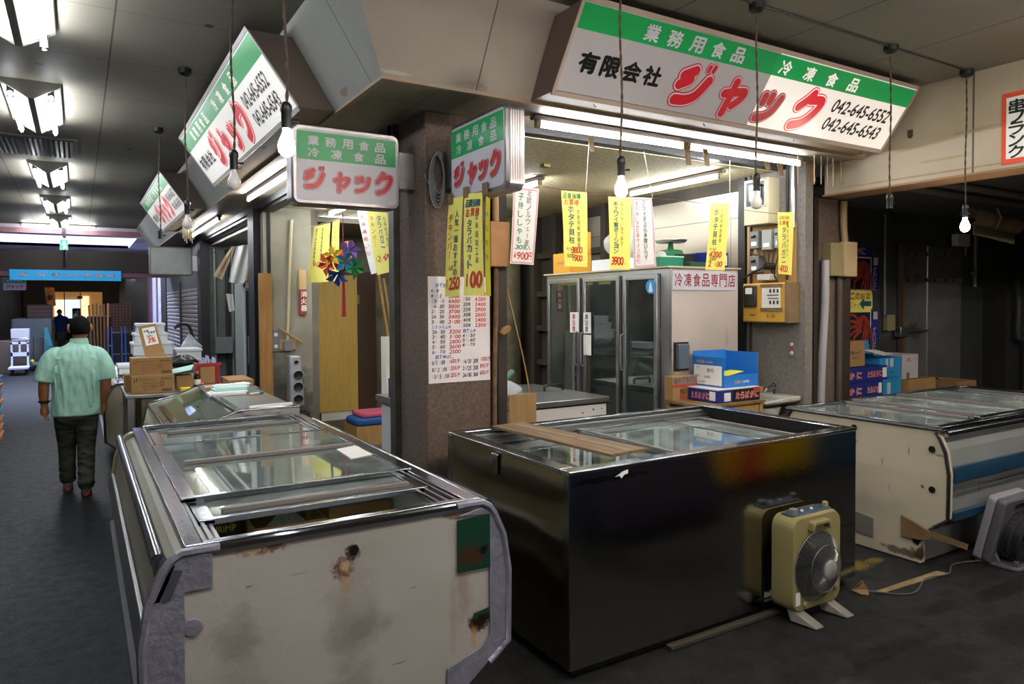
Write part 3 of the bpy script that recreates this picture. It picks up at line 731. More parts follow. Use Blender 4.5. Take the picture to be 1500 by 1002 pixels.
# what lies inside it
def carton(name, x0, x1, y0, y1, z0, z1, label, m=None, rot=0, group=None, open_top=False, tape=True, flaps=False, cat='box', tm=None):
    """a carton with tape and a folded lid; turned by rot about its centre"""
    m = m or M_card
    c = Vector(((x0 + x1) / 2, (y0 + y1) / 2, z0))
    t = thing(name, c, label, cat, group)
    R_ = Matrix.Translation(c) @ Matrix.Rotation(rot, 4, 'Z') @ Matrix.Translation(-c)
    b = MB(); b.T = R_; th = .006
    if open_top:
        b.box(x0, x1, y0, y0 + th, z0, z1).box(x0, x1, y1 - th, y1, z0, z1).box(x0, x0 + th, y0 + th, y1 - th, z0, z1).box(x1 - th, x1, y0 + th, y1 - th, z0, z1).box(x0 + th, x1 - th, y0 + th, y1 - th, z0, z0 + th)
        b.build('carton_wall', m, t)
        if flaps:
            for k in flaps:
                f = MB(); f.T = R_; h = min(.17, (x1 - x0) * .6)
                if k == 'x0': f.hull8([(x0, y0, z1), (x0, y1, z1), (x0 - h * .8, y1, z1 + h * .35), (x0 - h * .8, y0, z1 + h * .35)], [(x0, y0, z1 - .004), (x0, y1, z1 - .004), (x0 - h * .8, y1, z1 + h * .35 - .004), (x0 - h * .8, y0, z1 + h * .35 - .004)])
                if k == 'x1': f.hull8([(x1, y0, z1), (x1, y1, z1), (x1 + h * .9, y1, z1 - h * .25), (x1 + h * .9, y0, z1 - h * .25)], [(x1, y0, z1 - .004), (x1, y1, z1 - .004), (x1 + h * .9, y1, z1 - h * .25 - .004), (x1 + h * .9, y0, z1 - h * .25 - .004)])
                if k == 'y0': f.hull8([(x0, y0, z1), (x1, y0, z1), (x1, y0 - h, z1 - h * .3), (x0, y0 - h, z1 - h * .3)], [(x0, y0, z1 - .004), (x1, y0, z1 - .004), (x1, y0 - h, z1 - h * .3 - .004), (x0, y0 - h, z1 - h * .3 - .004)])
                if k == 'y1': f.hull8([(x0, y1, z1), (x1, y1, z1), (x1, y1 + h * .2, z1 + h), (x0, y1 + h * .2, z1 + h)], [(x0, y1 - .004, z1), (x1, y1 - .004, z1), (x1, y1 + h * .2 - .004, z1 + h), (x0, y1 + h * .2 - .004, z1 + h)])
                f.build('flap', m, t)
    else:
        b.box(x0, x1, y0, y1, z0, z1).build('carton_wall', m, t, bevel=.003)
        if tape:
            q = MB(); q.T = R_; mx = (x0 + x1) / 2 if (x1 - x0) < (y1 - y0) else None
            w = .025
            if mx: q.box(mx - w, mx + w, y0 - .001, y1 + .001, z1 - .03, z1 + .0015)
            else:
                my = (y0 + y1) / 2; q.box(x0 - .001, x1 + .001, my - w, my + w, z1 - .03, z1 + .0015)
            q.build('tape_strip', tm or M_kraft, t)
    t['frame'] = 0; del t['frame']
    return t, R_
def blob_bag(name, c, r, h, label, m=None, seed=0, twist=True, cat='bag', nu=20, nv=12, group=None):
    rnd = random.Random(seed); c = Vector(c)
    ph = [rnd.uniform(0, 6.28) for _ in range(4)]
    rx, ry = r if isinstance(r, (tuple, list)) else (r, r)
    def fn(u, v):
        a = 2 * math.pi * u
        prof = (math.sin(math.pi * min(v * 1.25, 1) ** .8 * .5 + .0) if v < .55 else max(1 - ((v - .55) / .45) ** .8, .12)) if twist else math.sin(math.pi * (v * .97 + .015)) ** .6
        k = prof * (1 + .13 * math.sin(3 * a + ph[0] + 3 * v) + .10 * math.sin(7 * a + ph[1] - 4 * v) + .05 * math.sin(13 * a + ph[2]))
        return c + Vector((rx * k * math.cos(a), ry * k * math.sin(a), h * v + .02 * math.sin(5 * a + ph[3]) * v))
    o = MB().grid(fn, nu, nv, 0, True).build(name, m or M_clearbag, smooth=60)
    return tag(o, label, cat, group)
t, R_ = carton('cardboard_box', .40, .565, 3.10, 3.32, .66, .845, 'black shrimp box inside the nearest freezer at its left', mat('black_glossy_card', '#0e0f0e', .3), tape=False)
MB().text('SHRIMP', (.43, 3.097, .772), X, Z, .11, .028, .01).text('VANNAMEI', (.43, 3.097, .806), X, Z, .1, .014).build('lettering', mat('gold_print', '#b9a53a', .5), t)
t, R_ = carton('cardboard_box', .585, .88, 2.96, 3.30, .62, .805, 'open cardboard box holding the white bag inside the nearest freezer', open_top=True)
t, R_ = carton('cardboard_box', .90, 1.18, 3.0, 3.32, .64, .83, 'open cardboard box inside the nearest freezer at its right', open_top=True, flaps=())
MB().text('2017.10.24/L5', (.95, 2.997, .775), X, Z, .14, .022).build('lettering', mat('grey_print', '#5d4a33', .7), t)
blob_bag('plastic_bag', (.735, 3.06, .66), (.105, .08), .19, 'knotted white plastic bag in the open box inside the nearest freezer', seed=3)
blob_bag('plastic_bag', (1.04, 3.15, .68), (.10, .11), .16, 'clear bag of frozen food in the right box inside the nearest freezer', seed=5, twist=False)
blob_bag('plastic_bag', (.485, 3.2, .85), (.055, .06), .05, 'crumpled clear wrap lying on the black shrimp box', seed=9, twist=False)
for i, (x, y) in enumerate(((.55, 3.66), (.87, 3.62), (.6, 4.25), (.95, 4.28))):
    carton('cardboard_box', x - .13, x + .13, y - .22, y + .22, .436, .60 + .04 * i, ('carton under the glass in the middle of the nearest freezer, left', 'carton under the glass in the middle of the nearest freezer, right', 'carton under the far glass of the nearest freezer, left', 'carton under the far glass of the nearest freezer, right')[i])

# right freezer
M_cream = mat('scuffed_cream_enamel', '#b8af9c', .45, col2='#aaa28f', vscale=1.5, spots=[
    ((4.63, 2.52, .07), (.05, .1, .06), '#2a1a0e', .9, 22, .4), ((4.63, 2.57, .16), (.05, .035, .05), '#120a06', 1, 16, .25), ((4.63, 3.0, .32), (.05, .6, .1), '#8f9388', .5, 4, .8),
    ((4.63, 2.62, .05), (.05, .2, .03), '#3a2614', .8, 26, .4), ((4.63, 3.02, .41), (.05, .03, .03), '#3a1d0c', .9, 25, .3), ((4.63, 3.0, .73), (.05, .03, .015), '#6b4a2d', .7, 25, .4),
    ((4.63, 2.53, .51), (.05, .012, .012), '#4a2a15', .9, 40, .3), ((4.63, 2.42, .73), (.05, .03, .008), '#5c5044', .7, 25, .3), ((4.63, 2.62, .72), (.05, .006, .03), '#6a6258', .7, 20, .3), ((4.63, 2.8, .62), (.05, .006, .03), '#6a6258', .6, 20, .3), ((4.63, 2.75, .45), (.05, .005, .03), '#5a5248', .6, 20, .3)])
M_whiteside = mat('dull_white_side', '#7d8080', .4, col2='#6d7171', vscale=2, spots=[((5.05, 2.37, .57), (.008, .1, .06), '#4a4640', .9, 12, .3), ((5.05, 2.37, .47), (.01, .1, .05), '#5a4a30', .9, 16, .3), ((5.5, 2.37, .62), (.12, .1, .03), '#4b4740', .8, 24, .3)])
TR = Matrix(((0, 1, 0, 4.63), (1, 0, 0, 2.37), (0, 0, 1, -.045), (0, 0, 0, 1)))
M_bluerail = mat('blue_bumper', '#143a54', .4, col2='#0f2d42', vscale=5)
rightf = island('island_freezer', TR, 1.23, 2.45, 'cream island freezer at right with holes in its end and a grey fan before it', M_cream, M_whiteside, M_bluerail, off=.045, tucked=True,
    lids=[(.09, 1.14, .05, .66, .934, M_iceglass, (.60,)), (.09, 1.14, .60, 2.0, .950, M_iceglass2, (.68, 1.3)), (.09, 1.14, 1.95, 2.38, .934, M_iceglass2, (2.3,))], rail_m=mat('dark_steel_edge', '#5b5b5e', .3, .9))
for y, z in ((2.469, .763), (2.466, .505), (3.002, .826)):
    MB().lathe([(0, 0), (.021, 0), (.021, .004), (0, .004)], (4.624, y, z), (-1, 0, 0), 20).build('hole', M_black, rightf)
MB().prism([(2.66, .15), (2.66, .30), (2.54, .26), (2.47, .235), (2.47, .18), (2.53, .165)], 'x', 4.612, 4.624).build('tape_patch', M_kraft, rightf, bevel=.003)
MB().add([(4.622, 2.48, .20), (4.622, 2.47, .24), (4.74, 2.30, .18), (4.74, 2.31, .14)], [(0, 1, 2, 3)]).build('tape_tail', M_kraft, rightf)
MB().prism([(3.00, .10), (3.00, .24), (2.86, .22), (2.86, .09)], 'x', 4.622, 4.627).build('tape_patch', mat('grey_tape', '#6e6d68', .5), rightf)
MB().prism([(3.57, .74), (3.57, .82), (3.50, .82), (3.50, .74)], 'x', 4.622, 4.627).build('tape_patch', mat('pale_grey_tape', '#8d8d8f', .5), rightf)
MB().box(4.70, 7.05, 2.366, 2.374, .50, .515).build('panel_crease', M_alu, rightf)

# sloping glass display freezer behind the nearest one
t = thing('display_freezer', (.9, 5.1, 0), 'white display freezer with a sloping glass front, papers on its grey top', 'freezer')
M_dfwhite = mat('display_white', '#b0aaa6', .45, col2='#a19b97', vscale=4)
M_dfcream = mat('display_cream_inside', '#cfcfb9', .45)
y0, y1 = 5.10, 6.95
prof = [(1.33, .98), (.92, .98), (.70, .90), (.50, .85), (.468, .70), (.468, .08), (1.33, .08)]
MB().prism(prof, 'y', y0, y0 + .04).build('end_panel', M_dfwhite, t, bevel=.004)
MB().prism(prof, 'y', y1 - .04, y1).build('end_panel', mat('display_end_inner', '#c9c9b4', .45, spots=[((x_, y1 - .05, z_), (.012, .05, .012), '#5a5648', .9, 10, .2) for x_, z_ in ((.62, .82), (.64, .70), (.9, .8), (.9, .68))]), t, bevel=.004)
MB().box(.92, 1.33, y0 + .04, y1 - .04, .93, .975).build('counter_top', mat('grey_counter', '#6f7470', .3, col2='#636864', vscale=3, spots=[((1.2, 5.9, .975), (.12, .25, .05), '#8d7a63', .5, 3, .5)]), t)
MB().box(.52, 1.30, y0 + .02, y1 - .02, 0, .08).build('plinth', M_black, t)
MB().box(1.29, 1.33, y0 + .04, y1 - .04, .08, .93).box(.92, .96, y0 + .04, y1 - .04, .70, .93).box(.47, .96, y0 + .04, y1 - .04, .08, .45).build('body', M_dfwhite, t)
MB().box(.47, .50, y0 + .04, y1 - .04, .45, .69).build('front_panel', mat('blue_grey_front', '#5e676c', .4), t)
MB().box(.50, .92, y0 + .04, y1 - .04, .46, .47).build('tray', M_dfcream, t)
MB().hull8([(.505, y0 + .05, .848), (.915, y0 + .05, .968), (.915, y1 - .05, .968), (.505, y1 - .05, .848)], [(.505, y0 + .05, .842), (.915, y0 + .05, .962), (.915, y1 - .05, .962), (.505, y1 - .05, .842)]).build('sloping_glass', glass_mat('display_glass', '#f4f8f5', 0, .02, refl=0, fres=.3), t)
for y in (y0, y1 - .03):
    MB().tube([(.468, y + .01, .70), (.498, y + .01, .856), (.70, y + .01, .908), (.92, y + .01, .986), (1.33, y + .01, .986)], .011, 8).build('edge_trim', M_chrome, t, smooth=50)
MB().box(.90, .945, y0, y1, .968, .99).build('top_trim', M_chrome, t, bevel=.003)
MB().tube([(.498, y0, .856), (.498, y1, .856)], .014, 8).build('front_rail', M_chrome, t, smooth=50)
MB().box(.55, .59, y0 + .4, y1 - .4, .862, .880).build('glass_handle', M_chrome, t)
o = MB().grid(lambda u, v: Vector((.95 + .24 * u, 5.097 - .034 * math.sin(math.pi * v) - .006 * math.sin(9 * u), .925 + .045 * v + .015 * math.sin(7 * u + 2 * v))), 14, 6)
o.grid(lambda u, v: Vector((.95 + .24 * u, 5.1005, .925 + .045 * v + .015 * math.sin(7 * u + 2 * v))), 14, 6)
tag(o.build('cleaning_rag', mat('grey_rag', '#8b8480', .9, bump=.008, bscale=60), smooth=60), 'crumpled grey rag tucked on the near end of the display freezer', 'rag')
tag(MB().tube([(1.0, 5.16, .992), (1.30, 5.2, .992)], .016, 10).build('paper_roll', M_paper, smooth=50), 'thin white roll lying on the near edge of the grey counter', 'roll')
for i, (x, y, z, w, d, mm, lb) in enumerate(((1.02, 6.2, .978, .28, .20, M_paper, 'lower white sheaf of papers on the grey freezer top'), (1.06, 6.3, 1.0, .26, .18, mat('mint_paper', '#a9d3cd', .7), 'mint green papers lying on the sheaf on the grey freezer top'), (1.15, 6.75, .978, .3, .12, M_paper, 'white papers at the far edge of the grey freezer top'))):
    tag(MB().box(x - w / 2, x + w / 2, y - d / 2, y + d / 2, z, z + .018).box(x - w / 2 + .03, x + w / 2 + .02, y - d / 2 + .03, y + d / 2 + .01, z + .0185, z + .024).build('paper_stack', mm), lb, 'papers', 'papers on the display freezer')
q = thing('marker_pen', (1.22, 6.05, .986), 'teal capped marker pen lying on the grey freezer top', 'pen')
MB().tube([(1.17, 6.02, .988), (1.25, 6.05, .988)], .010, 8).build('pen_barrel', M_whitepl, q, smooth=50)
MB().tube([(1.25, 6.05, .988), (1.29, 6.065, .988)], [.011, .008], 8).build('pen_cap', mat('teal_plastic', '#1d6f7d', .4), q, smooth=50)
q = thing('cutter_knife', (.97, 6.72, .986), 'yellow cutter knife lying at the far end of the sloping freezer top', 'knife')
MB().box(.93, 1.04, 6.71, 6.735, .978, .994).build('handle', mat('yellow_orange_plastic', '#d9971c', .4), q, bevel=.004)
MB().box(1.04, 1.075, 6.716, 6.73, .984, .987).build('blade', M_chrome, q)

# stainless freezer in the centre
S0, S1, D0, D1, SH = 1.855, 3.965, 2.563, 3.78, .953
t = thing('chest_freezer', ((S0 + S1) / 2, (D0 + D1) / 2, 0), 'large stainless steel chest freezer in the centre, plank and glass lids on top', 'freezer')
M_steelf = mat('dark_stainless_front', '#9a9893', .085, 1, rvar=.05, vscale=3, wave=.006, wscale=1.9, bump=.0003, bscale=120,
    spots=[((1.98, D0, .66), (.10, .1, .24), '#1c3f52', .25, 3, .6), ((2.1, D0, .895), (.3, .05, .018), '#1c1a18', .55, 20, .4)])  # first spot paints the blue reflection into the steel colour
M_steels = mat('polished_stainless_side', '#9a917f', .13, 1, rvar=.06, vscale=3, wave=.02, wscale=1.7)
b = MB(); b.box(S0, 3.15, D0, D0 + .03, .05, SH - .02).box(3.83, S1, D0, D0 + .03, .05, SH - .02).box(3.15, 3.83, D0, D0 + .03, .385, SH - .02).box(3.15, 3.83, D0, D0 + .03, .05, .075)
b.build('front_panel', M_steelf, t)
b = MB(); b.box(S0 - .004, S0 + .03, D0 + .01, D1, .05, SH - .02); b.build('side_panel', M_steels, t)
MB().box(S1 - .03, S1, D0 + .03, D1, .05, SH - .02).build('side_panel', M_steel, t)
MB().box(S0 + .03, S1 - .03, D1 - .03, D1, .05, SH - .02).build('back_panel', M_steel, t)
MB().box(S0 - .007, S0 + .001, D0 + .0, D0 + .045, .05, SH - .015).build('corner_strip', M_steel, t, bevel=.002); MB().box(S0 - .007, S0 + .001, D1 - .05, D1, .05, SH - .015).build('corner_strip', M_steel, t, bevel=.002)
MB().box(3.82, 3.832, D0 - .003, D0 + .004, .05, .385).box(3.832, S1, D0 - .003, D0, .37, .376).build('panel_seam', M_steelf, t)
MB().box(S0 + .03, S1 - .03, D0 + .03, D1 - .03, .08, .10).box(S0 + .03, S0 + .06, D0 + .03, D1 - .03, .10, SH - .03).box(S1 - .06, S1 - .03, D0 + .03, D1 - .03, .40, SH - .03).box(S0 + .06, S1 - .06, D1 - .06, D1 - .03, .10, SH - .03).box(S0 + .06, S1 - .06, D0 + .03, D0 + .06, .39, SH - .03).box(S0 + .06, S1 - .06, D0 + .06, D1 - .06, .42, .44).build('inner_liner', M_liner, t)
b = MB()
b.box(S0 - .005, S1 + .003, D0 - .005, D0 + .07, SH - .022, SH).box(S0 - .005, S1 + .003, D1 - .06, D1 + .003, SH - .022, SH).box(S0 - .005, S0 + .075, D0 + .07, D1 - .06, SH - .022, SH).box(S1 - .075, S1 + .003, D0 + .07, D1 - .06, SH - .022, SH)
b.build('rim', M_chrome, t, bevel=.006, seg=3)
MB().box(S1 - .08, S1 - .07, D0 + .07, D1 - .06, SH - .09, SH - .004).build('lid_stop', M_black, t)
b = MB()
for k, dx in enumerate((.075, .10, .125)):
    z_ = SH - .03 - .02 * k
    b.box(S0 + .08, S1 - .08, D0 + dx, D0 + dx + .012, z_ - .02, z_).box(S0 + .08, S1 - .08, D1 - dx - .012, D1 - dx, z_ - .02, z_)
b.build('lid_track', M_alu, t)
TS = Matrix(((0, 1, 0, S0), (1, 0, 0, D0), (0, 0, 1, 0), (0, 0, 0, 1)))
lid(t, TS, .10, 1.11, .09, .98, SH - .085, M_iceglass, ())
lid(t, TS, .085, 1.13, .84, 1.60, SH - .066, M_iceglass, (.86,))
lid(t, TS, .10, 1.11, 1.50, 2.01, SH - .085, M_iceglass2, (1.92,))
MB().box(S0 + .04, S1 - .04, D0 + .05, D1 - .05, 0, .05).build('plinth', M_rubber, t)
MB().box(2.44, 3.24, D0 - .03, D0 + .01, .005, .022).build('kick_strip', mat('dull_kick_strip', '#5d5850', .5, .6), t)
b = MB()
for i in range(26):
    zz = .08 + i * .012
    b.box(3.16, 3.82, D0 + .05, D0 + .056, zz, zz + .004)
for i in range(12): b.tube([(3.18 + .055 * i, D0 + .045, .08), (3.18 + .055 * i, D0 + .045, .38)], .007, 6)
b.build('condenser_coil', mat('condenser_black', '#16171a', .5, .5), t)
MB().box(3.15, 3.83, D0 + .2, D0 + .21, .075, .385).build('inner_wall', M_black, t)
b = MB(); b.box(S0 - .022, S0 - .006, 3.175, 3.235, .90, .925); h = b.build('latch', M_chrome, t, bevel=.004)
MB().hull8([(S0 - .022, 3.18, .915), (S0 - .022, 3.22, .915), (S0 - .016, 3.215, .815), (S0 - .016, 3.185, .815)], [(S0 - .008, 3.18, .915), (S0 - .008, 3.22, .915), (S0 - .008, 3.215, .815), (S0 - .008, 3.185, .815)]).build('latch_lever', M_chrome, h, bevel=.003)
MB().poly([(2.11, D0 - .002, .897), (2.16, D0 - .002, .918), (2.19, D0 - .002, .923), (2.19, D0 - .002, .905), (2.165, D0 - .002, .90), (2.15, D0 - .002, .885), (2.14, D0 - .002, .899)]).build('sticker_scrap', M_paper, t)
# plank and boxes
pl = thing('wooden_plank', (2.3, 3.2, SH), 'thin brown plank lying across the left glass lid of the stainless freezer', 'plank')
pa, pb = Vector((2.23, 3.735, 0)), Vector((2.32, 2.70, 0)); dd = (pb - pa).normalized(); ww = Vector((-dd.y, dd.x, 0))
def plk(w, z0, z1): return [pa - ww * w * .9 + Z * z0, pa + ww * w * .9 + Z * z0, pb + ww * w + Z * z0, pb - ww * w + Z * z0], [pa - ww * w * .9 + Z * z1, pa + ww * w * .9 + Z * z1, pb + ww * w + Z * z1, pb - ww * w + Z * z1]
a, b_ = plk(.125, SH + .003, SH + .017)
MB().hull8(a, b_).build('board', mat('weathered_board', '#7d6547', .7, col2='#5f4a32', vscale=8, stretch=(6, .6, 6)), pl)
MB().hull8([pa + dd * .05 + Z * (SH + .0175), pa + dd * .05 + ww * .05 + Z * (SH + .0175), pa + dd * .6 + ww * .05 + Z * (SH + .0175), pa + dd * .6 + Z * (SH + .0175)], [q + Z * .0015 for q in (pa + dd * .05 + Z * (SH + .0175), pa + dd * .05 + ww * .05 + Z * (SH + .0175), pa + dd * .6 + ww * .05 + Z * (SH + .0175), pa + dd * .6 + Z * (SH + .0175))]).build('tape_strip', M_kraft, pl)
MB().hull8([pa + dd * .62 - ww * .01 + Z * (SH + .0175), pa + dd * .62 + ww * .04 + Z * (SH + .0175), pa + dd * 1.03 + ww * .04 + Z * (SH + .0175), pa + dd * 1.03 - ww * .01 + Z * (SH + .0175)], [q + Z * .0015 for q in (pa + dd * .62 - ww * .01 + Z * (SH + .0175), pa + dd * .62 + ww * .04 + Z * (SH + .0175), pa + dd * 1.03 + ww * .04 + Z * (SH + .0175), pa + dd * 1.03 - ww * .01 + Z * (SH + .0175))]).build('tape_strip', M_kraft, pl)

# third freezer and the table of cartons along the aisle
T3 = Matrix.Translation((.20, 8.0, 0))
f3 = island('island_freezer', T3, 1.2, 2.3, 'cream island freezer along the aisle behind the table of brown cartons', mat('stained_cream_end', '#a8a18b', .5, col2='#958e78', vscale=3, spots=[((.40, 8.0, .72), (.07, .1, .12), '#4a4230', .6, 12, .5)]), M_side, M_alu,
    lids=[(.16, 1.04, .1, 1.2, .934, M_iceglass, (.3,)), (.16, 1.04, 1.1, 2.2, .950, M_iceglass, (1.4,))])
tb = thing('counter_table', (.85, 7.4, 0), 'steel topped counter carrying the brown cartons and the red basket', 'counter')
MB().box(.335, 1.45, 7.0, 7.92, .90, .93).build('table_top', M_alu, tb, bevel=.003)
MB().box(.46, 1.42, 7.05, 7.90, .05, .90).build('cabinet', mat('stained_cabinet', '#7d7663', .7, col2='#686250', vscale=4), tb)
for x, y in ((.35, 7.02), (.35, 7.86), (1.40, 7.02), (1.40, 7.86)): MB().box(x, x + .05, y, y + .04, 0, .90).build('leg', M_alu, tb)
# ------------------------------------------------------------------ fans
def box_fan_front():
    t = thing('box_fan', (3.27, 2.44, 0), 'beige box fan standing on the floor against the stainless freezer', 'fan')
    M_be = mat('aged_beige_plastic', '#8a8159', .42, col2='#7f764e', vscale=3)
    yf, yb = 2.40, 2.53
    cx, cz, w, h = 3.375, .30, .207, .25
    b = MB(); o = [(cx + a * 1.0, z) for a, z in rrect(-w, w, .06, .565, .065)]
    # front frame with a round opening: ring of quads between outline and circle
    n = len(o); R_ = .19
    circ = [(cx + R_ * math.cos(math.atan2(p[1] - cz + .02, p[0] - cx)), cz - .02 + R_ * math.sin(math.atan2(p[1] - cz + .02, p[0] - cx))) for p in o]
    # denser outline
    def dens(q, k=4):
        r = []
        for i in range(len(q)):
            a, c = q[i], q[(i + 1) % len(q)]
            for j in range(k): r.append((a[0] + (c[0] - a[0]) * j / k, a[1] + (c[1] - a[1]) * j / k))
        return r
    o = dens(o); circ = [(cx + R_ * math.cos(a), cz - .015 + R_ * math.sin(a)) for a in [math.atan2(p[1] - cz + .015, p[0] - cx) for p in o]]
    n = len(o); k = .012
    oi = [(cx + (p[0] - cx) * .965, cz + (p[1] - cz) * .97) for p in o]
    vs = [(p[0], yb, p[1]) for p in o] + [(p[0], yf + .02, p[1]) for p in o] + [(p[0], yf, p[1]) for p in oi] + [(p[0], yf, p[1]) for p in circ] + [(p[0], yf + .05, p[1]) for p in circ]
    fs = []
    for r in range(4):
        for i in range(n): fs.append((r * n + i, r * n + (i + 1) % n, (r + 1) * n + (i + 1) % n, (r + 1) * n + i))
    fs.append(tuple(range(n - 1, -1, -1)))
    b.add(vs, fs); b.build('housing', M_be, t, smooth=50)
    tag(MB().prism(rrect(cx - .165, cx + .165, yf + .025, yb - .02, .02), 'z', .563, .572).build('control_panel', mat('blue_grey_panel', '#33475c', .4), t, bevel=.003), 'blue grey control panel')
    for x, r in ((cx - .12, .026), (cx + .15, .018)):
        MB().lathe([(r, 0), (r * .9, .022), (r * .5, .028), (0, .028)], (x, yf + .06, .571), n=14).build('knob', M_greypl if r > .02 else M_be, t, smooth=40)
    for x in (cx - .05, cx + .03): MB().lathe([(.009, 0), (.008, .01), (0, .011)], (x, yf + .06, .571), n=10).build('button', M_whitepl, t)
    hb = MB(); hb.prism([(cx - .08, .485), (cx - .075, .53), (cx - .055, .538), (cx + .055, .538), (cx + .075, .53), (cx + .08, .485), (cx + .066, .485), (cx + .056, .516), (cx - .056, .516), (cx - .066, .485)], 'y', yf - .035, yf + .003)
    hb.build('handle', M_be, t, bevel=.005)
    g = MB(); gc = Vector((cx, yf, cz - .015))
    N_ = 88
    for i in range(N_):
        a = 2 * math.pi * i / N_; pts = []
        for j in range(6):
            v = j / 5; r = .187 - (.187 - .048) * v
            pts.append(gc + Vector((r * math.cos(a), -.075 * math.sin(v * math.pi / 2) - .004, r * math.sin(a))))
        g.tube(pts, .0013, 4, caps=False)
    for r, d in ((.187, .004), (.125, .056), (.06, .076)):
        g.tube([gc + Vector((r * math.cos(2 * math.pi * i / 40), -d, r * math.sin(2 * math.pi * i / 40))) for i in range(40)], .0024, 5, closed=True)
    g.build('grille', mat('grille_chrome', '#8d8d8c', .35, .7), t, smooth=60)
    MB().lathe([(.054, .07), (.054, .082), (.047, .088), (0, .089)], gc, (0, -1, 0), 24).build('hub_cap', mat('grey_hub', '#8b8b8a', .4), t, smooth=40)
    bl = MB()
    for k in range(5):
        a0 = k * 2 * math.pi / 5
        def fn(u, v):
            r = .04 + .13 * v; a = a0 + (u - .5) * (1.0 + .2 * v)
            return gc + Vector((r * math.cos(a), .02 + .02 * (u - .5), r * math.sin(a)))
        bl.grid(fn, 5, 4)
    bl.build('fan_blade', mat('smoky_blade', '#23252a', .3), t, smooth=60)
    MB().lathe([(0, 0), (.185, 0), (.185, .004), (0, .004)], gc + Vector((0, .06, 0)), (0, 1, 0), 32).build('back_guard', M_black, t)
    for x in (cx - .14, cx + .12):
        MB().hull8([(x - .045, yf + .03, .012), (x + .05, yf + .03, .012), (x + .03, yf + .06, .085), (x - .04, yf + .06, .085)], [(x - .0, yf - .10, .0), (x + .065, yf - .10, .0), (x + .06, yf - .10, .012), (x + .0, yf - .10, .012)]).build('foot', mat('pale_foot', '#77746d', .4), t, bevel=.006)
    MB().lathe([(.018, 0), (.014, .012), (0, .014)], (cx - .10, yf, .092), (0, -1, 0), 12).build('screw_cap', M_be, t)
    MB().lathe([(.018, 0), (.014, .012), (0, .014)], (cx + .155, yf, .14), (0, -1, 0), 12).build('screw_cap', M_be, t)
    MB().box(cx - .178, cx - .142, yf - .002, yf + .001, .10, .17).build('sticker', M_paper, t)
box_fan_front()
def box_fan_back():
    t = thing('box_fan', (5.18, 2.3, 0), 'grey box fan seen from behind, leaning in front of the cream freezer', 'fan')
    T = Matrix.Translation((5.17, 2.40, .01)) @ Matrix.Rotation(math.radians(13), 4, 'X')
    M_g = mat('grey_fan_plastic', '#55565c', .45); M_l = mat('pale_grey_fan_plastic', '#87858d', .45)
    b = MB(); b.T = T; b.prism(rrect(-.20, .20, .02, .46, .03), 'y', -.05, 0); b.build('front_shell', M_l, t, bevel=.006)
    b = MB(); b.T = T; b.prism(rrect(-.20, .20, .02, .46, .03), 'y', -.11, -.051); b.build('back_shell', M_g, t, bevel=.012)
    b = MB(); b.T = T; b.prism(rrect(-.07, .07, .395, .425, .014), 'y', -.114, -.108); b.build('handle_slot', M_black, t)
    g = MB(); g.T = T; N_ = 60
    for i in range(N_):
        a = 2 * math.pi * i / N_
        g.tube([(.165 * math.cos(a), -.112, .215 + .165 * math.sin(a)), (.163 * math.cos(a), -.17, .215 + .163 * math.sin(a)), (.148 * math.cos(a), -.215, .215 + .148 * math.sin(a)), (.06 * math.cos(a), -.225, .215 + .06 * math.sin(a))], .0026, 4, caps=False)
    for r, y in ((.168, -.115), (.164, -.165), (.15, -.213)):
        g.tube([(r * math.cos(2 * math.pi * i / 36), y, .215 + r * math.sin(2 * math.pi * i / 36)) for i in range(36)], .005, 5, closed=True)
    g.build('grille', mat('dark_fan_grille', '#303238', .45), t, smooth=60)
    b = MB(); b.T = T; b.lathe([(.15, -.02), (.14, .09), (0, .09)], (0, -.112, .215), (0, -1, 0), 28); b.build('motor_cover', mat('black_motor', '#18181a', .5), t, smooth=40)
    b = MB(); b.T = T; b.lathe([(.062, .10), (.062, .125), (.05, .14), (0, .142)], (0, -.112, .215), (0, -1, 0), 24); b.build('hub_cap', M_g, t, smooth=40)
    b = MB(); b.prism(rrect(4.99, 5.35, 2.13, 2.40, .04), 'z', 0.0, .022); b.build('base_plate', M_g, t, bevel=.006)
    for x in (5.02, 5.31): MB().prism([(2.24, .02), (2.40, .02), (2.38, .09), (2.33, .12), (2.27, .08)], 'x', x - .012, x + .012).build('stand_bracket', M_g, t, bevel=.004)
    for x in (5.04, 5.26): MB().box(x - .012, x + .012, 2.15, 2.175, .022, .055).build('cord_post', M_g, t, bevel=.003)
box_fan_back()
o = MB().tube(catmull([(5.0, 2.35, .012), (4.8, 2.42, .006), (4.6, 2.35, .006), (4.4, 2.38, .006), (4.1, 2.30, .006), (3.9, 2.48, .01)], 8), .005, 6).build('electric_wire', mat('grey_cord', '#4c4a46', .6))
tag(o, 'grey power cord on the floor between the two fans', 'cord')
o = MB().prism([(3.93, 2.44), (3.98, 2.40), (4.62, 2.36), (4.60, 2.42)], 'z', 0.0, .003).build('floor_tape', mat('dusty_brown_tape', '#8a7650', .6, col2='#6b5a3e', vscale=14))
tag(o, 'strip of brown tape on the floor between the two freezers', 'tape')
o = MB().add([(3.83, 2.50, .02), (3.87, 2.46, .07), (3.895, 2.47, .075), (3.92, 2.45, .02), (3.88, 2.42, .004), (3.85, 2.45, .006)], [(0, 1, 2), (0, 2, 3), (0, 3, 4), (0, 4, 5)]).build('crumpled_tape', M_kraft)
tag(o, 'crumpled brown tape at the stainless freezer corner beside the beige fan', 'tape')
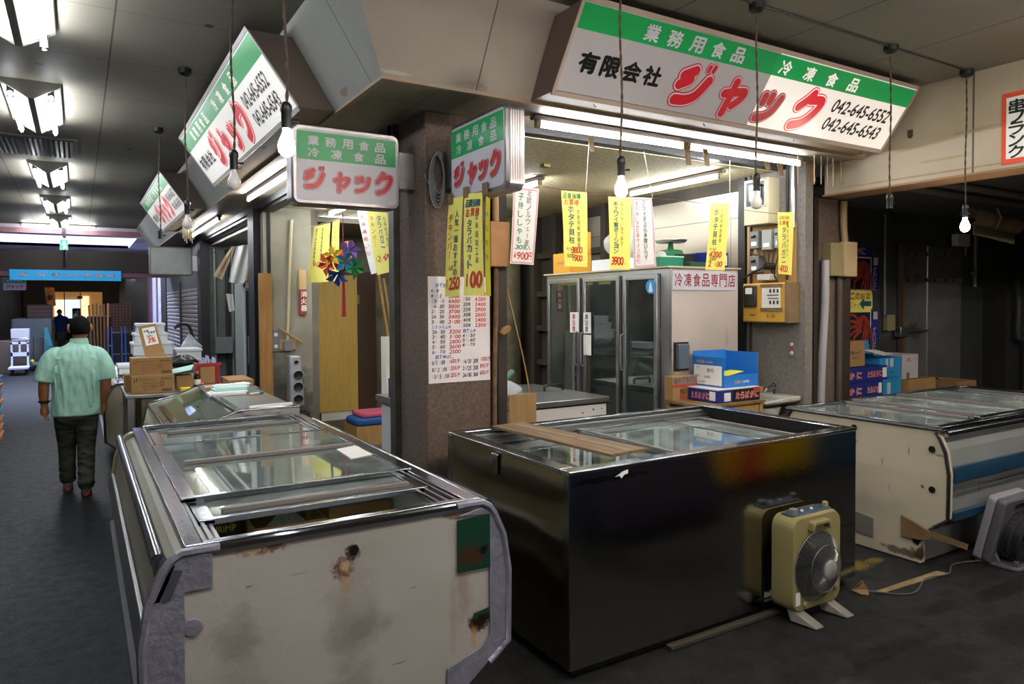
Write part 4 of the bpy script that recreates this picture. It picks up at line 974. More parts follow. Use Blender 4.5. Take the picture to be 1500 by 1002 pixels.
# ------------------------------------------------------------------ signs
M_white_lit = mat('backlit_sign_white', '#e9e6e2', .3, emit='#fff8ee', estr=.15)
M_green_lit = mat('backlit_sign_green', '#12934f', .3, emit='#0d9a48', estr=.1)
M_red_lit = mat('backlit_sign_red', '#c8202c', .3, emit='#e01f36', estr=.15)
M_unlit_shaded = mat('unlit_sign_shaded_white', '#a19ea2', .35)  # white greyed to carry the shade on the down-tilted face
M_signframe = mat('sign_frame', '#9b8b80', .5)
M_signside = mat('sign_side_brown', '#6b5d53', .6)
M_signbot = mat('sign_underside', '#7d6c52', .6, 0, spec=.25)
JI = [[(.02, .74), (.30, .90)], [(-.02, .50), (.24, .66)], [(.00, .10), (.30, .13), (.58, .30), (.80, .72)]]
DK = [[(.66, .98), (.67, 1.07)], [(.80, .99), (.82, 1.09)]]
YA = [[(.08, .60), (.45, .68), (.86, .74), (.80, .52), (.58, .30)], [(.38, .98), (.36, .60), (.30, .02)]]
TU = [[(.10, .84), (.10, .62)], [(.40, .90), (.40, .68)], [(.06, .04), (.40, .12), (.70, .40), (.84, .86)]]
KU = [[(.40, 1.0), (.26, .80), (.04, .58)], [(.40, .82), (.84, .84), (.74, .48), (.44, .16), (.06, .04)]]
def logo(mbs, fr, boxes, w):
    """katakana logo of fat round strokes: red edge, white line, red heart. boxes = (x, y, w, h) per character"""
    o, xd, yd, nm = fr
    for k, (ww, off) in enumerate(((w * 1.42, .0006), (w * 1.20, .0032), (w * .94, .0058))):
        for ci, (cs, (bx, by, bw, bh)) in enumerate(zip((JI, YA, TU, KU), boxes)):
            f = lambda p: (bx + p[0] * bw, by + p[1] * bh)
            for st in cs:
                mbs[k][ci].stroke([f(p) for p in st], ww * (.88 if ci in (1, 2) else 1), fr, off=off)
            if ci == 0:
                for st in DK: mbs[k][ci].stroke([f(p) for p in st], ww * .5, fr, off=off)
def roof_sign(name, o, xd, L, label, lit_from=None, lit_all=False, far=False):
    o = Vector(o); xd = Vector(xd)
    yd = (Vector((0, -.29, .41)) if abs(xd.x) > .5 else Vector((-.29, 0, .41))).normalized()
    nm = xd.cross(yd).normalized()
    if nm.z > 0: nm = -nm
    back = Vector((0, 1, 0)) if abs(xd.x) > .5 else Vector((1, 0, 0))
    HH = .502
    t = thing(name, o + xd * L / 2, label, 'sign', 'shop signs under the ceiling')
    A = [o, o + yd * HH, o + yd * HH + back * .272, o + back * .235 + Z * .004]
    B = [p + xd * L for p in A]
    MB().hull8(A, B).build('sign_box', M_signside, t)
    MB().add([A[0] - Z * .001, A[3] - Z * .001, B[3] - Z * .001, B[0] - Z * .001, A[0] - Z * .002, A[3] - Z * .002, B[3] - Z * .002, B[0] - Z * .002], [(0, 1, 2, 3), (7, 6, 5, 4), (0, 1, 5, 4), (3, 2, 6, 7)]).build('underside_panel', M_signbot, t)
    def strip(x0, x1, y0, y1, d=.008):
        q = [o + xd * x0 + yd * y0, o + xd * x1 + yd * y0, o + xd * x1 + yd * y1, o + xd * x0 + yd * y1]
        return q, [p + nm * d for p in q]
    f = MB()
    for a in ((-.012, L + .012, -.02, .006), (-.012, L + .012, HH - .006, HH + .02), (-.012, .008, -.02, HH + .02), (L - .008, L + .012, -.02, HH + .02)): f.hull8(*strip(*a))
    f.build('sign_frame', M_signframe if not lit_all else mat('pale_sign_frame', '#aaa6a2', .4), t)
    lf = lit_from if lit_from is not None else (0 if lit_all else L)
    def panel(x0, x1, y0, y1, m, nme): 
        if x1 - x0 > .01: MB().hull8(*strip(x0, x1, y0, y1, .003)).build(nme, m, t)
    panel(0, lf, .01, .354, M_unlit_shaded, 'white_face'); panel(lf, L, .01, .354, M_white_lit, 'white_face')
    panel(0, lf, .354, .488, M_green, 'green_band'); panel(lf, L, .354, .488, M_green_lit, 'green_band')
    panel(0, lf, .488, HH, M_unlit_shaded, 'top_strip'); panel(lf, L, .488, HH, M_white_lit, 'top_strip')
    fr = (o + nm * .0035, xd, yd, nm)
    at = lambda x, y, d=.0045: o + xd * x + yd * y + nm * d
    g1 = MB(); g2 = MB()
    for i, c in enumerate('業務用食品'): g1.text(c, at(.463 + i * .178, .372), xd, yd, .112, .095, .028)
    for i, c in enumerate('冷凍食品'): (g2 if lf < 2 else g1).text(c, at(1.625 + i * .244, .368), xd, yd, .112, .095, .028)
    g1.build('lettering', M_white if not lit_all else M_white_lit, t)
    if g2.v: g2.build('lettering', M_white_lit, t)
    k = MB()
    for i, c in enumerate('有限会社'): k.text(c, at(.095 + i * .158, .128), xd, yd, .138, .122, .045)
    k.text('042-645-6552', at(2.318, .206), xd, yd, .675, .098, .02, shear=.15); k.text('042-645-6543', at(2.318, .074), xd, yd, .675, .098, .02, shear=.15)
    k.build('lettering', M_blackvinyl, t)
    mbs = [[MB() for _ in range(4)] for _ in range(3)]
    logo(mbs, fr, ((.865, .062, .27, .235), (1.235, .052, .215, .215), (1.60, .062, .205, .185), (1.965, .055, .255, .245)), .068)
    for ci, cn in enumerate(('ji', 'ya', 'tu', 'ku')):
        red = M_red_lit if (lit_all or (lf < 2 and ci == 3)) else M_red
        wm = M_white_lit if (lit_all or (lf < 2 and ci == 3)) else M_white
        b = MB()
        for q, mi in zip(mbs, (0, 1, 0)):
            s = q[ci]; b.add(s.v, s.f, mi)
        b.build('lettering', [red, wm], t, keep_normals=True)
    for x in (.3, 1.2, 2.1, 2.9): MB().tube([at(x, -.03, .0), at(x + .004, -.045, .012), at(x + .02, -.05, .0), at(x + .03, -.045, -.01)], .0025, 5).build('hook', M_dkmetal, t)
    return t
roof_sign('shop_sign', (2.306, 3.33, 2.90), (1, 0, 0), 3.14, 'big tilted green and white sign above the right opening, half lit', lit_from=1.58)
roof_sign('shop_sign', (1.16, 7.55, 2.90), (0, -1, 0), 3.18, 'tilted green and white sign at left along the aisle with two bulbs before it', lit_all=True)
roof_sign('shop_sign', (1.16, 12.6, 2.90), (0, -1, 0), 3.1, 'second smaller looking sign farther down the aisle', lit_all=True)

M_ribbed = mat('ribbed_aluminium', '#918c8d', .3, .85, col2='#858183', vscale=20)
def lightbox(o, xd, W, H, D, label, blank=False, mount=None):
    """projecting lightbox; o = lower-left of its seen face"""
    o = Vector(o); xd = Vector(xd); nm = xd.cross(Z).normalized()
    t = thing('light_box', o + xd * W / 2 - nm * D / 2, label, 'lightbox sign', 'projecting lightbox signs')
    rr = rrect(0, W, 0, H, .045, 6)
    a = [o + xd * p[0] + Z * p[1] for p in rr]; n = len(a)
    ri = rrect(.008, W - .008, .008, H - .008, .04, 6); c = [o + xd * p[0] + Z * p[1] for p in ri]
    depth = [-D, -D + .012]
    levels = [[p - nm * D for p in c], [p - nm * (D - .008) for p in a]]
    nr = 5
    for j in range(nr):
        f0 = .02 + (D - .04) * j / nr; f1 = .02 + (D - .04) * (j + .82) / nr
        s = .993
        ctr = o + xd * W / 2 + Z * H / 2
        levels += [[p - nm * (D - f0) for p in a], [p - nm * (D - f1) for p in a], [ctr + (p - ctr) * s - nm * (D - f1 - .002) for p in a]]
    levels += [[p - nm * .012 for p in a], [p - nm * .0 for p in c]]
    vs = [q for l in levels for q in l]; fs = []
    for r in range(len(levels) - 1):
        for i in range(n): fs.append((r * n + i, r * n + (i + 1) % n, (r + 1) * n + (i + 1) % n, (r + 1) * n + i))
    fs += [tuple(range(n)), tuple(range(len(vs) - n, len(vs)))]
    MB().add(vs, fs).build('box_shell', M_ribbed if not blank else mat('grimy_ribbed_shell', '#6d6a60', .5, .3), t, smooth=40)
    rf = rrect(.025, W - .025, .025, H - .025, .03, 5)
    MB().add([o + xd * p[0] + Z * p[1] + nm * d for d in (0, .003) for p in rf], [tuple(range(len(rf))), tuple(range(len(rf), 2 * len(rf)))] + [(i, (i + 1) % len(rf), len(rf) + (i + 1) % len(rf), len(rf) + i) for i in range(len(rf))]).build('sign_face', M_white if not blank else mat('blank_grey_face', '#9aa09d', .35, col2='#868b88', vscale=4, spots=[((1.4, 13.5, 2.24), (.5, .1, .03), '#4b4a44', .5, 12, .4)]), t)
    if blank: 
        if mount: MB().box(*mount).build('wall_bracket', M_alu, t)
        return t
    at = lambda x, y, d=.005: o + xd * x + Z * y + nm * d
    q = [at(.028, .262, .003), at(W - .028, .262, .003), at(W - .028, .425, .003), at(.028, .425, .003)]
    MB().hull8(q, [p + nm * .001 for p in q]).build('green_band', M_green, t)
    g = MB()
    for i, c_ in enumerate('業務用食品'): g.text(c_, at(.09 + i * .103, .345), xd, Z, .068, .058, .025)
    for i, c_ in enumerate('冷凍食品'): g.text(c_, at(.09 + i * .1375, .275), xd, Z, .068, .058, .025)
    g.build('lettering', M_white, t)
    mbs = [[MB() for _ in range(4)] for _ in range(3)]
    logo(mbs, (o + nm * .0035, xd, Z, nm), ((.083, .092, .118, .118), (.245, .088, .10, .105), (.378, .094, .10, .095), (.512, .092, .105, .120)), .031)
    b = MB()
    for lv, mi in zip(mbs, (0, 1, 0)):
        for s in lv: b.add(s.v, s.f, mi)
    b.build('lettering', [M_red, M_white], t, keep_normals=True)
    if mount: MB().box(*mount).build('wall_bracket', M_ribbed, t, bevel=.003)
    return t
lightbox((1.071, 4.2, 2.295), (1, 0, 0), .665, .465, .14, 'lightbox sign facing the camera, left of the near pillar, beside the lit bulb', mount=(1.735, 1.845, 4.21, 4.33, 2.43, 2.66))
lightbox((1.95, 3.92, 2.315), (0, -1, 0), .67, .465, .115, 'lightbox sign turned sideways on the pillar front with yellow papers taped below', mount=(1.97, 2.05, 3.915, 4.055, 2.42, 2.66))
lightbox((1.04, 13.5, 2.235), (1, 0, 0), .67, .49, .14, 'blank grey lightbox far down the aisle below the bare cord', blank=True, mount=(1.71, 1.80, 13.52, 13.62, 2.32, 2.58))
o = MB()
for k in range(5):
    r = .05 + .008 * k; zc = 2.55 - .015 * k
    o.tube([(1.925 - .006 * k + (.035 + .004 * k) * math.sin(a * .26), 4.03 - .006 * k, zc + (.13 + .008 * k) * math.cos(a * .26) - .03) for a in range(25)], .005, 5)
o.tube(catmull([(1.91, 4.03, 2.45), (1.88, 4.03, 2.44), (1.85, 4.035, 2.46), (1.83, 4.03, 2.50)], 6), .004, 5)
tag(o.build('cable_coil', M_greypl, smooth=50), 'coil of grey cable hanging on the pillar between the two lightboxes', 'cable')

# sign with a red border on the beam
t = thing('paper_sign', (5.597, 2.25, 2.95), 'white paper sign with red border on the beam at the right edge', 'sign')
MB().box(5.594, 5.599, 1.95, 2.53, 2.665, 3.16).build('red_border', mat('orange_red', '#cf4a2c', .6), t)
MB().box(5.591, 5.594, 1.98, 2.50, 2.70, 3.125).build('white_sheet', M_paper, t)
MB().chars('串フランク', (5.589, 2.485, 3.02), -Y, Z, .10, .088, .08, .03, vertical=True).build('lettering', M_ink_k, t)

# ------------------------------------------------------------------ hanging price papers
def paper(name, cs, m, label, group, cols=(), border=None, cat='price paper', thick=.0012, nm=None):
    """cs: four world corners tl, tr, br, bl. cols: (text, ink, x, y, cell w, cell h, step, vertical, bold, jitter) in metres from the top left"""
    tl, tr, br, bl = [Vector(c) for c in cs]
    xd = (tr - tl).normalized(); yd = (tl - bl).normalized(); n = xd.cross(yd).normalized()
    if n.dot(Vector((0, 0, CAM_H)) - tl) < 0: n = -n
    t = thing(name, (tl + tr) / 2, label, cat, group)
    W = (tr - tl).length; H_ = (tl - bl).length
    amp = .006
    def sh(u, v, d=0):
        top = tl + (tr - tl) * u; bot = bl + (br - bl) * u
        return top + (bot - top) * v + n * (amp * math.sin(v * 3.0 + u * .9) + d)
    b = MB(); b.grid(lambda u, v: sh(u, v, 0), 4, 10); b.grid(lambda u, v: sh(u, v, -thick), 4, 10)
    b.build('paper_sheet', m, t, smooth=60)
    if border:
        bb = MB(); e = .05
        loop = [(e, e * .5), (1 - e, e * .5), (1 - e, 1 - e * .4), (e, 1 - e * .4)]
        for i in range(4):
            p, q = loop[i], loop[(i + 1) % 4]
            k = 8
            for j in range(k):
                u0, v0 = p[0] + (q[0] - p[0]) * j / k, p[1] + (q[1] - p[1]) * j / k
                u1, v1 = p[0] + (q[0] - p[0]) * (j + 1) / k, p[1] + (q[1] - p[1]) * (j + 1) / k
                a = sh(u0, v0, .0012); c = sh(u1, v1, .0012); d_ = (c - a).normalized().cross(n) * .005
                bb.add([a - d_, a + d_, c + d_, c - d_], [(0, 1, 2, 3)])
        bb.build('border_line', border, t)
    inks = {}
    for (txt, ink, x, y, cw, ch, st, vert, bold, jit) in cols:
        mb = inks.setdefault(ink.name, (MB(), ink))[0]
        for i, c in enumerate(txt):
            if c == ' ': continue
            xx = x if vert else x + st * i; yy = y + st * i if vert else y
            u = (xx + cw / 2) / W; v = (yy + ch / 2) / H_
            if v > 1.02: break
            p = sh(u, v, .0022)
            mb.chars(c, p - xd * cw / 2 - yd * ch / 2, xd, yd, cw, ch, 0, bold, 0, jit, .12 if not vert else 0, vert)
    for mb, ink in inks.values(): mb.build('lettering', ink, t, keep_normals=True)
    return t
def pc(pts, **k): return [P(*p, **k) for p in pts]
GB = 'price papers hung on the string across the opening'
YS = 3.95
W_ = lambda a, b: (P(*b, y=YS) - P(*a, y=YS)).length
M_ink_o = mat('olive_ink', '#5a5a1c', .6); M_ink_pk = mat('pink_line', '#d49aa6', .6)
paper('price_paper', pc([(752, 273), (789, 277), (782, 388), (747, 386)], y=YS), M_paper, 'white paper with pink border reading ¥900, leftmost on the string', GB,
      [('北欧ノルウェー産', M_ink_k, .105, .015, .035, .042, .046, 1, 0, .10), ('子持ししゃも', M_ink_g, .04, .04, .038, .045, .056, 1, .012, .10), ('30尾入', M_ink_g, .03, .375, .03, .03, .032, 0, .01, .1), ('¥900円', M_ink_r, .02, .42, .03, .05, .031, 0, .015, .1)], border=M_ink_pk)
paper('price_paper', pc([(822, 279), (859, 282), (861, 391), (827, 390)], y=YS), M_yellow, 'yellow scallop paper with red prices 3800 and 1900 on the string', GB,
      [('品質保障', M_ink_g, .008, .012, .036, .04, .038, 0, .02, .08), ('お買得', M_ink_r, .015, .055, .038, .04, .042, 0, .012, .08), ('ホタテ貝柱', M_ink_t, .045, .10, .05, .045, .052, 1, .02, .06), ('生食用鮮度最高', M_ink_o, .12, .12, .026, .03, .038, 1, 0, .1), ('約1kg', M_ink_o, .02, .378, .018, .025, .018, 0, 0, .1), ('3800.', M_ink_r, .065, .375, .028, .045, .024, 0, .02, .1), ('500g', M_ink_o, .02, .425, .018, .025, .018, 0, 0, .1), ('1900.', M_ink_r, .065, .430, .028, .045, .024, 0, .02, .1)])
paper('price_paper', pc([(891, 288), (924, 289), (923, 395), (893, 394)], y=YS), M_yellow, 'yellow crab leg paper with a big red 3900 on the string', GB,
      [('本ズワイ蟹ポーション', M_ink_t, .04, .03, .044, .036, .037, 1, .016, .08), ('食べやすい茹でます', M_ink_o, .105, .04, .026, .028, .034, 1, 0, .1), ('3900.', M_ink_r, .015, .42, .033, .06, .030, 0, .025, .08)])
paper('price_paper', pc([(925, 289), (954, 290), (962, 390), (928, 393)], y=YS), M_paper, 'white paper with pink border and red columns on the string, right of the 3900 paper', GB,
      [('フライ天ぷら手間いらず', M_ink_k, .09, .02, .032, .034, .040, 1, .006, .1), ('尾付伸しエビ各サイズあり', M_ink_r, .025, .03, .03, .032, .038, 1, 0, .1)], border=M_ink_pk)
paper('price_paper', pc([(1041, 297), (1068, 298), (1062, 396), (1033, 395)], y=YS), M_yellow, 'yellow scallop paper with red 4200 and 2100 before the stainless wall', GB,
      [('ホタテ貝柱', M_ink_t, .04, .05, .05, .048, .058, 1, .02, .06), ('生食用鮮度最高', M_ink_o, .11, .05, .028, .03, .038, 1, 0, .1), ('約1kg', M_ink_o, .02, .35, .018, .025, .018, 0, 0, .1), ('4200', M_ink_r, .02, .378, .035, .05, .034, 0, .02, .1), ('500g', M_ink_o, .03, .43, .018, .022, .018, 0, 0, .1), ('2 100', M_ink_r, .02, .455, .033, .045, .030, 0, .02, .1)])
paper('price_paper', pc([(1139, 311), (1162, 311), (1160, 403), (1140, 401)], y=YS), M_yellow, 'yellow king crab paper beside the meter boxes, rightmost on the string', GB,
      [('品質保障', M_ink_o, .012, .03, .03, .03, .034, 0, 0, .1), ('お買得', M_ink_r, .015, .07, .036, .036, .04, 0, .012, .1), ('タラバガニ', M_ink_t, .045, .12, .05, .05, .062, 1, .012, .08), ('脚太く身が甘い', M_ink_o, .11, .1, .024, .028, .04, 1, 0, .1), ('4700.', M_ink_r, .015, .44, .034, .055, .028, 0, .006, .1)])
st = MB().tube(catmull([tuple(P(745, 268, y=YS + .01)), tuple(P(800, 274, y=YS + .006)), tuple(P(900, 287, y=YS + .006)), tuple(P(1000, 294, y=YS + .006)), tuple(P(1100, 309, y=YS + .006)), tuple(P(1168, 316, y=4.02))], 6), .0022, 5)
tag(st.build('string', mat('dark_red_string', '#5a3230', .8)), 'thin red string across the shop opening carrying the price papers', 'string')
for i, (x0, y0, x1, y1) in enumerate(((863, 205, 858, 281), (943, 222, 956, 290), (1069, 235, 1069, 298))):
    tag(MB().tube([P(x0, y0, y=3.94), P(x1, y1, y=3.94)], .002, 4).build('hanging_string', mat('white_string', '#c9c4b6', .8)), ('thin white string holding up the 3800 price paper', 'thin white string holding up the pink bordered paper with red columns', 'thin white string holding up the 4200 price paper')[i], 'string', 'strings holding the price papers')
for i, (px, py, w, h) in enumerate(((861, 200, 8, 22), (1001, 212, 9, 30), (1029, 217, 8, 26), (1118, 236, 9, 12), (1138, 238, 8, 20), (1180, 240, 12, 26))):
    a = P(px, py, y=3.78); b_ = P(px + w, py + 1, y=3.78); c = P(px + w * 1.3, py + h, y=3.79); d = P(px + w * .5, py + h, y=3.78)
    o = MB().add([a, b_, c, d] + [q + Y * .002 for q in (a, b_, c, d)], [(0, 1, 2, 3), (7, 6, 5, 4), (0, 1, 5, 4), (1, 2, 6, 5), (2, 3, 7, 6), (3, 0, 4, 7)]).build('tape_strip', M_kraft)
    tag(o, ('curled tape strip hanging above the 3800 price paper', 'curled tape strip at the middle joint of the long tube light, left one', 'curled tape strip just right of the middle joint of the long tube light', 'small tape strip on the right half of the long tube light', 'tape strip near the right end of the long tube light', 'big curled tape strip at the right end of the long tube light')[i], 'tape', 'tape strips hanging from the long tube light')
for i, (px, py, h) in enumerate(((1169, 240, 30), (1193, 232, 38), (1203, 232, 38), (1212, 232, 40), (1221, 231, 42), (1232, 229, 38))):
    a = P(px, py, y=3.7)
    o = MB().box(a.x - (.012 if i == 4 else .004), a.x + .004, 3.698, 3.702, P(px, py + h, y=3.7).z, ZS - .0).build('tape_strand', mat('dusty_tape_strand', '#9a8a68', .7))
    tag(o, ('thin old tape strand under the soffit by the end of the long tube light', 'thin old tape strand under the soffit, second from left at the right end', 'thin old tape strand under the soffit, third from left at the right end', 'thin old tape strand under the soffit, fourth from left at the right end', 'wider old tape strand under the soffit at the right end', 'rightmost old tape strand under the soffit')[i], 'tape', 'old tape strands under the soffit')

GL = 'price papers hung in the aisle side opening'
paper('price_paper', pc([(460, 332), (485, 326), (480, 413), (452, 414)], x=2.35), M_yellow, 'yellow paper with red 900 hanging nearest the yellow door', GL,
      [('本マグロ赤身サク', M_ink_t, .10, .03, .08, .05, .055, 1, .006, .1), ('刺身用お買得品質', M_ink_o, .35, .04, .06, .04, .05, 1, 0, .1), ('900', M_ink_r, .1, .44, .13, .06, .15, 0, .012, .1)])
paper('price_paper', pc([(487, 325), (498, 322), (496, 411), (485, 412)], x=2.35), M_yellow, 'narrow yellow paper edge just left of the origami ball', GL, [('ネギトロ用まぐろ', M_ink_o, .08, .05, .07, .04, .055, 1, 0, .1)])
paper('price_paper', pc([(523, 309), (541, 305), (551, 400), (544, 402)], x=2.2), M_paper, 'white paper behind the yellow 12,4700 paper', GL, [('北海道産いか', M_ink_r, .05, .06, .12, .04, .08, 1, 0, .1)])
paper('price_paper', pc([(537, 306), (566, 303), (580, 396), (553, 403)], x=2.15), M_yellow, 'yellow paper reading 12,4700 below the left lightbox', GL,
      [('タラバガニ', M_ink_t, .22, .08, .10, .055, .065, 1, .012, .1), ('チキンバー', M_ink_r, .06, .08, .08, .045, .06, 1, .006, .1), ('北海道名産品', M_ink_o, .36, .10, .07, .04, .05, 1, 0, .1), ('12,4700', M_ink_r, .02, .46, .08, .06, .064, 0, .012, .1)])
paper('price_paper', pc([(567, 303), (581, 301), (581, 366), (575, 362)], x=2.05), M_yellow, 'yellow paper partly hidden behind the pillar edge', GL, [('タラバ', M_ink_t, .04, .06, .07, .05, .07, 1, .01, .1)])
tag(MB().tube([P(400, 339, x=2.3), P(460, 331, x=2.35), P(500, 320, x=2.3), P(582, 294, x=2.1)], .0022, 5).build('string', M_whitepl), 'thin pale string in the aisle side opening carrying the price papers', 'string')

GX = 'yellow papers taped under the sideways lightbox'
paper('price_paper', [(1.94, 3.92, 2.345), (1.94, 3.725, 2.335), (1.94, 3.80, 1.755), (1.94, 3.985, 1.75)], M_yellow, 'yellow paper reading 1250 taped under the sideways lightbox, left one', GX,
      [('人気一番おすすめ', M_ink_t, .105, .08, .055, .042, .05, 1, .012, .08), ('チキンバー', M_ink_r, .025, .10, .055, .045, .055, 1, .012, .08), ('1kg', M_ink_r, .03, .41, .025, .03, .024, 0, .01, .1), ('1250', M_ink_r, .0, .48, .055, .08, .048, 0, .025, .08)])
paper('price_paper', [(1.937, 3.712, 2.345), (1.937, 3.487, 2.325), (1.937, 3.49, 1.755), (1.937, 3.72, 1.752)], M_yellow, 'yellow paper with a big red 100 taped under the sideways lightbox, right one', GX,
      [('品質保障', M_ink_t, .02, .035, .05, .045, .046, 0, .025, .08), ('お買得', M_ink_r, .03, .085, .05, .05, .056, 0, .02, .08), ('タラバカット', M_ink_t, .045, .15, .06, .045, .048, 1, .02, .08), ('北海道加工産', M_ink_o, .14, .12, .04, .035, .05, 1, 0, .1), ('100', M_ink_r, .0, .45, .075, .10, .07, 0, .04, .06)])
paper('price_paper', [P(712, 287, x=1.95), P(719, 291, x=1.95), P(718, 434, x=1.95), P(712, 433, x=1.95)], mat('deep_yellow_paper', '#d9cc35', .75), 'darker yellow paper edge behind the two taped papers', GX, [('本日特売', M_ink_o, .01, .08, .03, .03, .08, 1, 0, .1)])
for i, (y, z) in enumerate(((3.89, 2.335), (3.69, 2.35), (3.46, 2.34))):
    o = MB().box(1.932, 1.936, y - .03, y + .03, z - .03, z + .035).build('tape_strip', M_kraft)
    tag(o, ('brown tape piece at the left end of the sideways lightbox', 'brown tape piece between the two taped yellow papers', 'brown tape piece at the right top of the taped yellow papers')[i], 'tape', 'tape pieces on the sideways lightbox')

# price list on the pillar
t = thing('price_list', (2.07, 4.045, 1.21), 'big white handwritten price list taped on the pillar front', 'price list')
xa, za, dx = 1.852, 1.878, .437
MB().box(xa, xa + dx, 4.044, 4.048, 1.21, za).build('paper_sheet', mat('price_list_paper', '#d8d2d6', .75), t)
K, R2, BL = MB(), MB(), MB()
def tx(mb, s, x, z, h, cw): mb.chars(s, (xa + x, 4.041, z - h), X, Z, cw * .9, h, cw, .012, 0, .10, .12)
def row(z, a, c, x, ra=.118): 
    tx(K, a, x, z, .022, .0185)
    if c: tx(R2, c, x + ra, z, .024, .021)
z = 1.835; tx(BL, 'BT無頭', .05, z, .024, .026); tx(K, '有頭エビ', .26, z + .01, .03, .035)
L_ = [('6-8', ''), ('8-12', '5500'), ('13-15', '4400'), ('16-20', '3800'), ('21-25', '3700'), ('26-30', '3400'), ('31-40', '3100')]
R_l = [('10尾', ''), ('12尾', '4700'), ('15尾', '4200'), ('20尾', '3400'), ('25尾', '2900'), ('30尾', '2600'), ('40尾', '2400'), ('50尾', '2300')]
for i, (a, c) in enumerate(L_): row(1.80 - .0325 * i, a, c, .018)
for i, (a, c) in enumerate(R_l): row(1.815 - .0335 * i, a, c, .24, .085)
tx(BL, 'バナメイムキ', .02, 1.572, .022, .023); tx(BL, 'BTムキ', .24, 1.545, .022, .024)
for i, (a, c) in enumerate((('26-30', '3200'), ('31-40', '3100'), ('41-50', '2800'), ('51-60', '2600'), ('61-70', '2500'))): row(1.543 - .0315 * i, a, c, .022)
for i, a in enumerate(('41-50', '51-60', '61-70')): row(1.515 - .029 * i, a, '', .235)
tx(BL, 'BT伸ばし', .045, 1.385, .022, .025)
for i, (a, c, a2, c2) in enumerate((('6/5 10尾', '1600/P', '16/20 20尾', '1000/P'), ('8/12 10尾', '1200/P', '21/25 20尾', '800/P'), ('13/15 15尾', '1200/P', '26/30 30尾', '600/P'))):
    zz = 1.352 - .044 * i
    tx(K, a, .02, zz, .026, .013); tx(R2, c, .135, zz + .005, .026, .0135); tx(K, a2, .235, zz, .026, .0125); tx(R2, c2, .36, zz + .01, .026, .013)
K.build('lettering', M_ink_k, t); R2.build('lettering', M_ink_r, t); BL.build('lettering', M_ink_b, t)
# ------------------------------------------------------------------ inside the shop
M_fridgew = mat('fridge_white', '#b5aaa4', .4, col2='#a89d97', vscale=2, spots=[((4.26, 4.4, .9), (.04, .1, .5), '#7d5d3e', .5, 30, .5), ((4.9, 4.4, 1.4), (.02, .1, .12), '#94836f', .5, 18, .4), ((4.95, 4.4, 1.0), (.04, .1, .2), '#8d7c68', .4, 18, .5)])
M_fg = glass_mat('fridge_door_glass', '#dfe6dc', .06, .02, 3, refl=.25)
t = thing('glass_door_fridge', (4.72, 5.3, 0), 'tall white three glass door fridge inside the shop with a red lettered side', 'fridge')
b = MB(); b.box(4.24, 5.04, 4.40, 4.44, .06, 2.0).box(4.24, 5.04, 6.17, 6.21, .06, 2.0).box(4.99, 5.04, 4.44, 6.17, .06, 2.0).box(4.24, 4.99, 4.44, 6.17, 1.96, 2.0).box(4.24, 4.99, 4.44, 6.17, .06, .18)
b.build('cabinet', M_fridgew, t)
MB().box(4.18, 5.06, 4.38, 6.23, 2.0, 2.014).build('top_board', mat('cream_board', '#b9ad8e', .6), t)
MB().box(4.27, 4.99, 4.45, 6.16, .0, .06).build('plinth', M_black, t)
MB().box(4.21, 4.24, 4.40, 4.50, .1, 2.0).box(4.21, 4.24, 6.16, 6.21, .1, 2.0).box(4.21, 4.24, 4.5, 6.16, 1.955, 2.0).box(4.21, 4.24, 4.5, 6.16, .1, .16).box(4.21, 4.24, 4.955, 5.0, .16, 1.955).box(4.21, 4.24, 5.54, 5.60, .16, 1.955).build('front_frame', M_alu, t)
for i, (a, c) in enumerate(((4.505, 4.95), (5.005, 5.54), (5.60, 6.155))):
    f = MB(); f.box(4.17, 4.208, a, a + .04, .12, 1.95).box(4.17, 4.208, c - .04, c, .12, 1.95).box(4.17, 4.208, a + .04, c - .04, 1.91, 1.95).box(4.17, 4.208, a + .04, c - .04, .12, .17)
    d = f.build('door', M_alu, t, bevel=.003)
    MB().box(4.185, 4.191, a + .035, c - .035, .16, 1.92).build('glass_pane', M_fg, d)
    hy = c - .02 if i < 1 else (a + .02 if i == 2 else c - .02)
    if i == 1: hy = a - .0 + .02 + .5
    hy = (4.93, 5.52, 5.62)[i]
    MB().tube([(4.17, hy, 1.43), (4.135, hy, 1.42), (4.13, hy, 1.39), (4.13, hy, 1.14), (4.135, hy, 1.11), (4.17, hy, 1.10)], .009, 8).build('handle', M_greypl, d, smooth=50)
for z in (.55, .95, 1.35, 1.68):
    MB().box(4.30, 4.98, 4.46, 6.15, z, z + .012).build('shelf', M_alu, t)
MB().box(4.30, 4.31, 4.46, 6.15, .5, .505).build('price_rail', M_whitepl, t)
MB().box(4.245, 5.018, 4.394, 4.4, 1.815, 1.985).build('side_sign_sheet', M_white, t)
k = MB()
for i, c in enumerate('冷凍食品専門店'): k.text(c, (4.265 + i * .107, 4.392, 1.842), X, Z, .09, .115, .008)
k.build('lettering', mat('crimson_ink', '#8f1c28', .6), t)
k = MB(); k.box(4.275, 4.395, 4.345, 4.398, 1.15, 1.36); k.build('control_cover', mat('smoky_blue_cover', '#566270', .25), t, bevel=.008)
MB().box(4.26, 4.42, 4.385, 4.4, 1.135, 1.375).build('control_frame', M_dkmetal, t)
tag(MB().lathe([(.0, 0), (.062, 0), (.062, .002), (0, .002)], (4.168, 4.575, 1.845), (-1, 0, 0), 28).build('round_sticker', mat('sky_blue_sticker', '#2f93cf', .5), t), 'round sky blue penguin sticker')
pg = MB(); pg.poly([(4.164, 4.60, 1.80), (4.164, 4.55, 1.80), (4.164, 4.56, 1.86), (4.164, 4.575, 1.89), (4.164, 4.59, 1.86)]); pg.build('penguin_mark', M_paper, t)
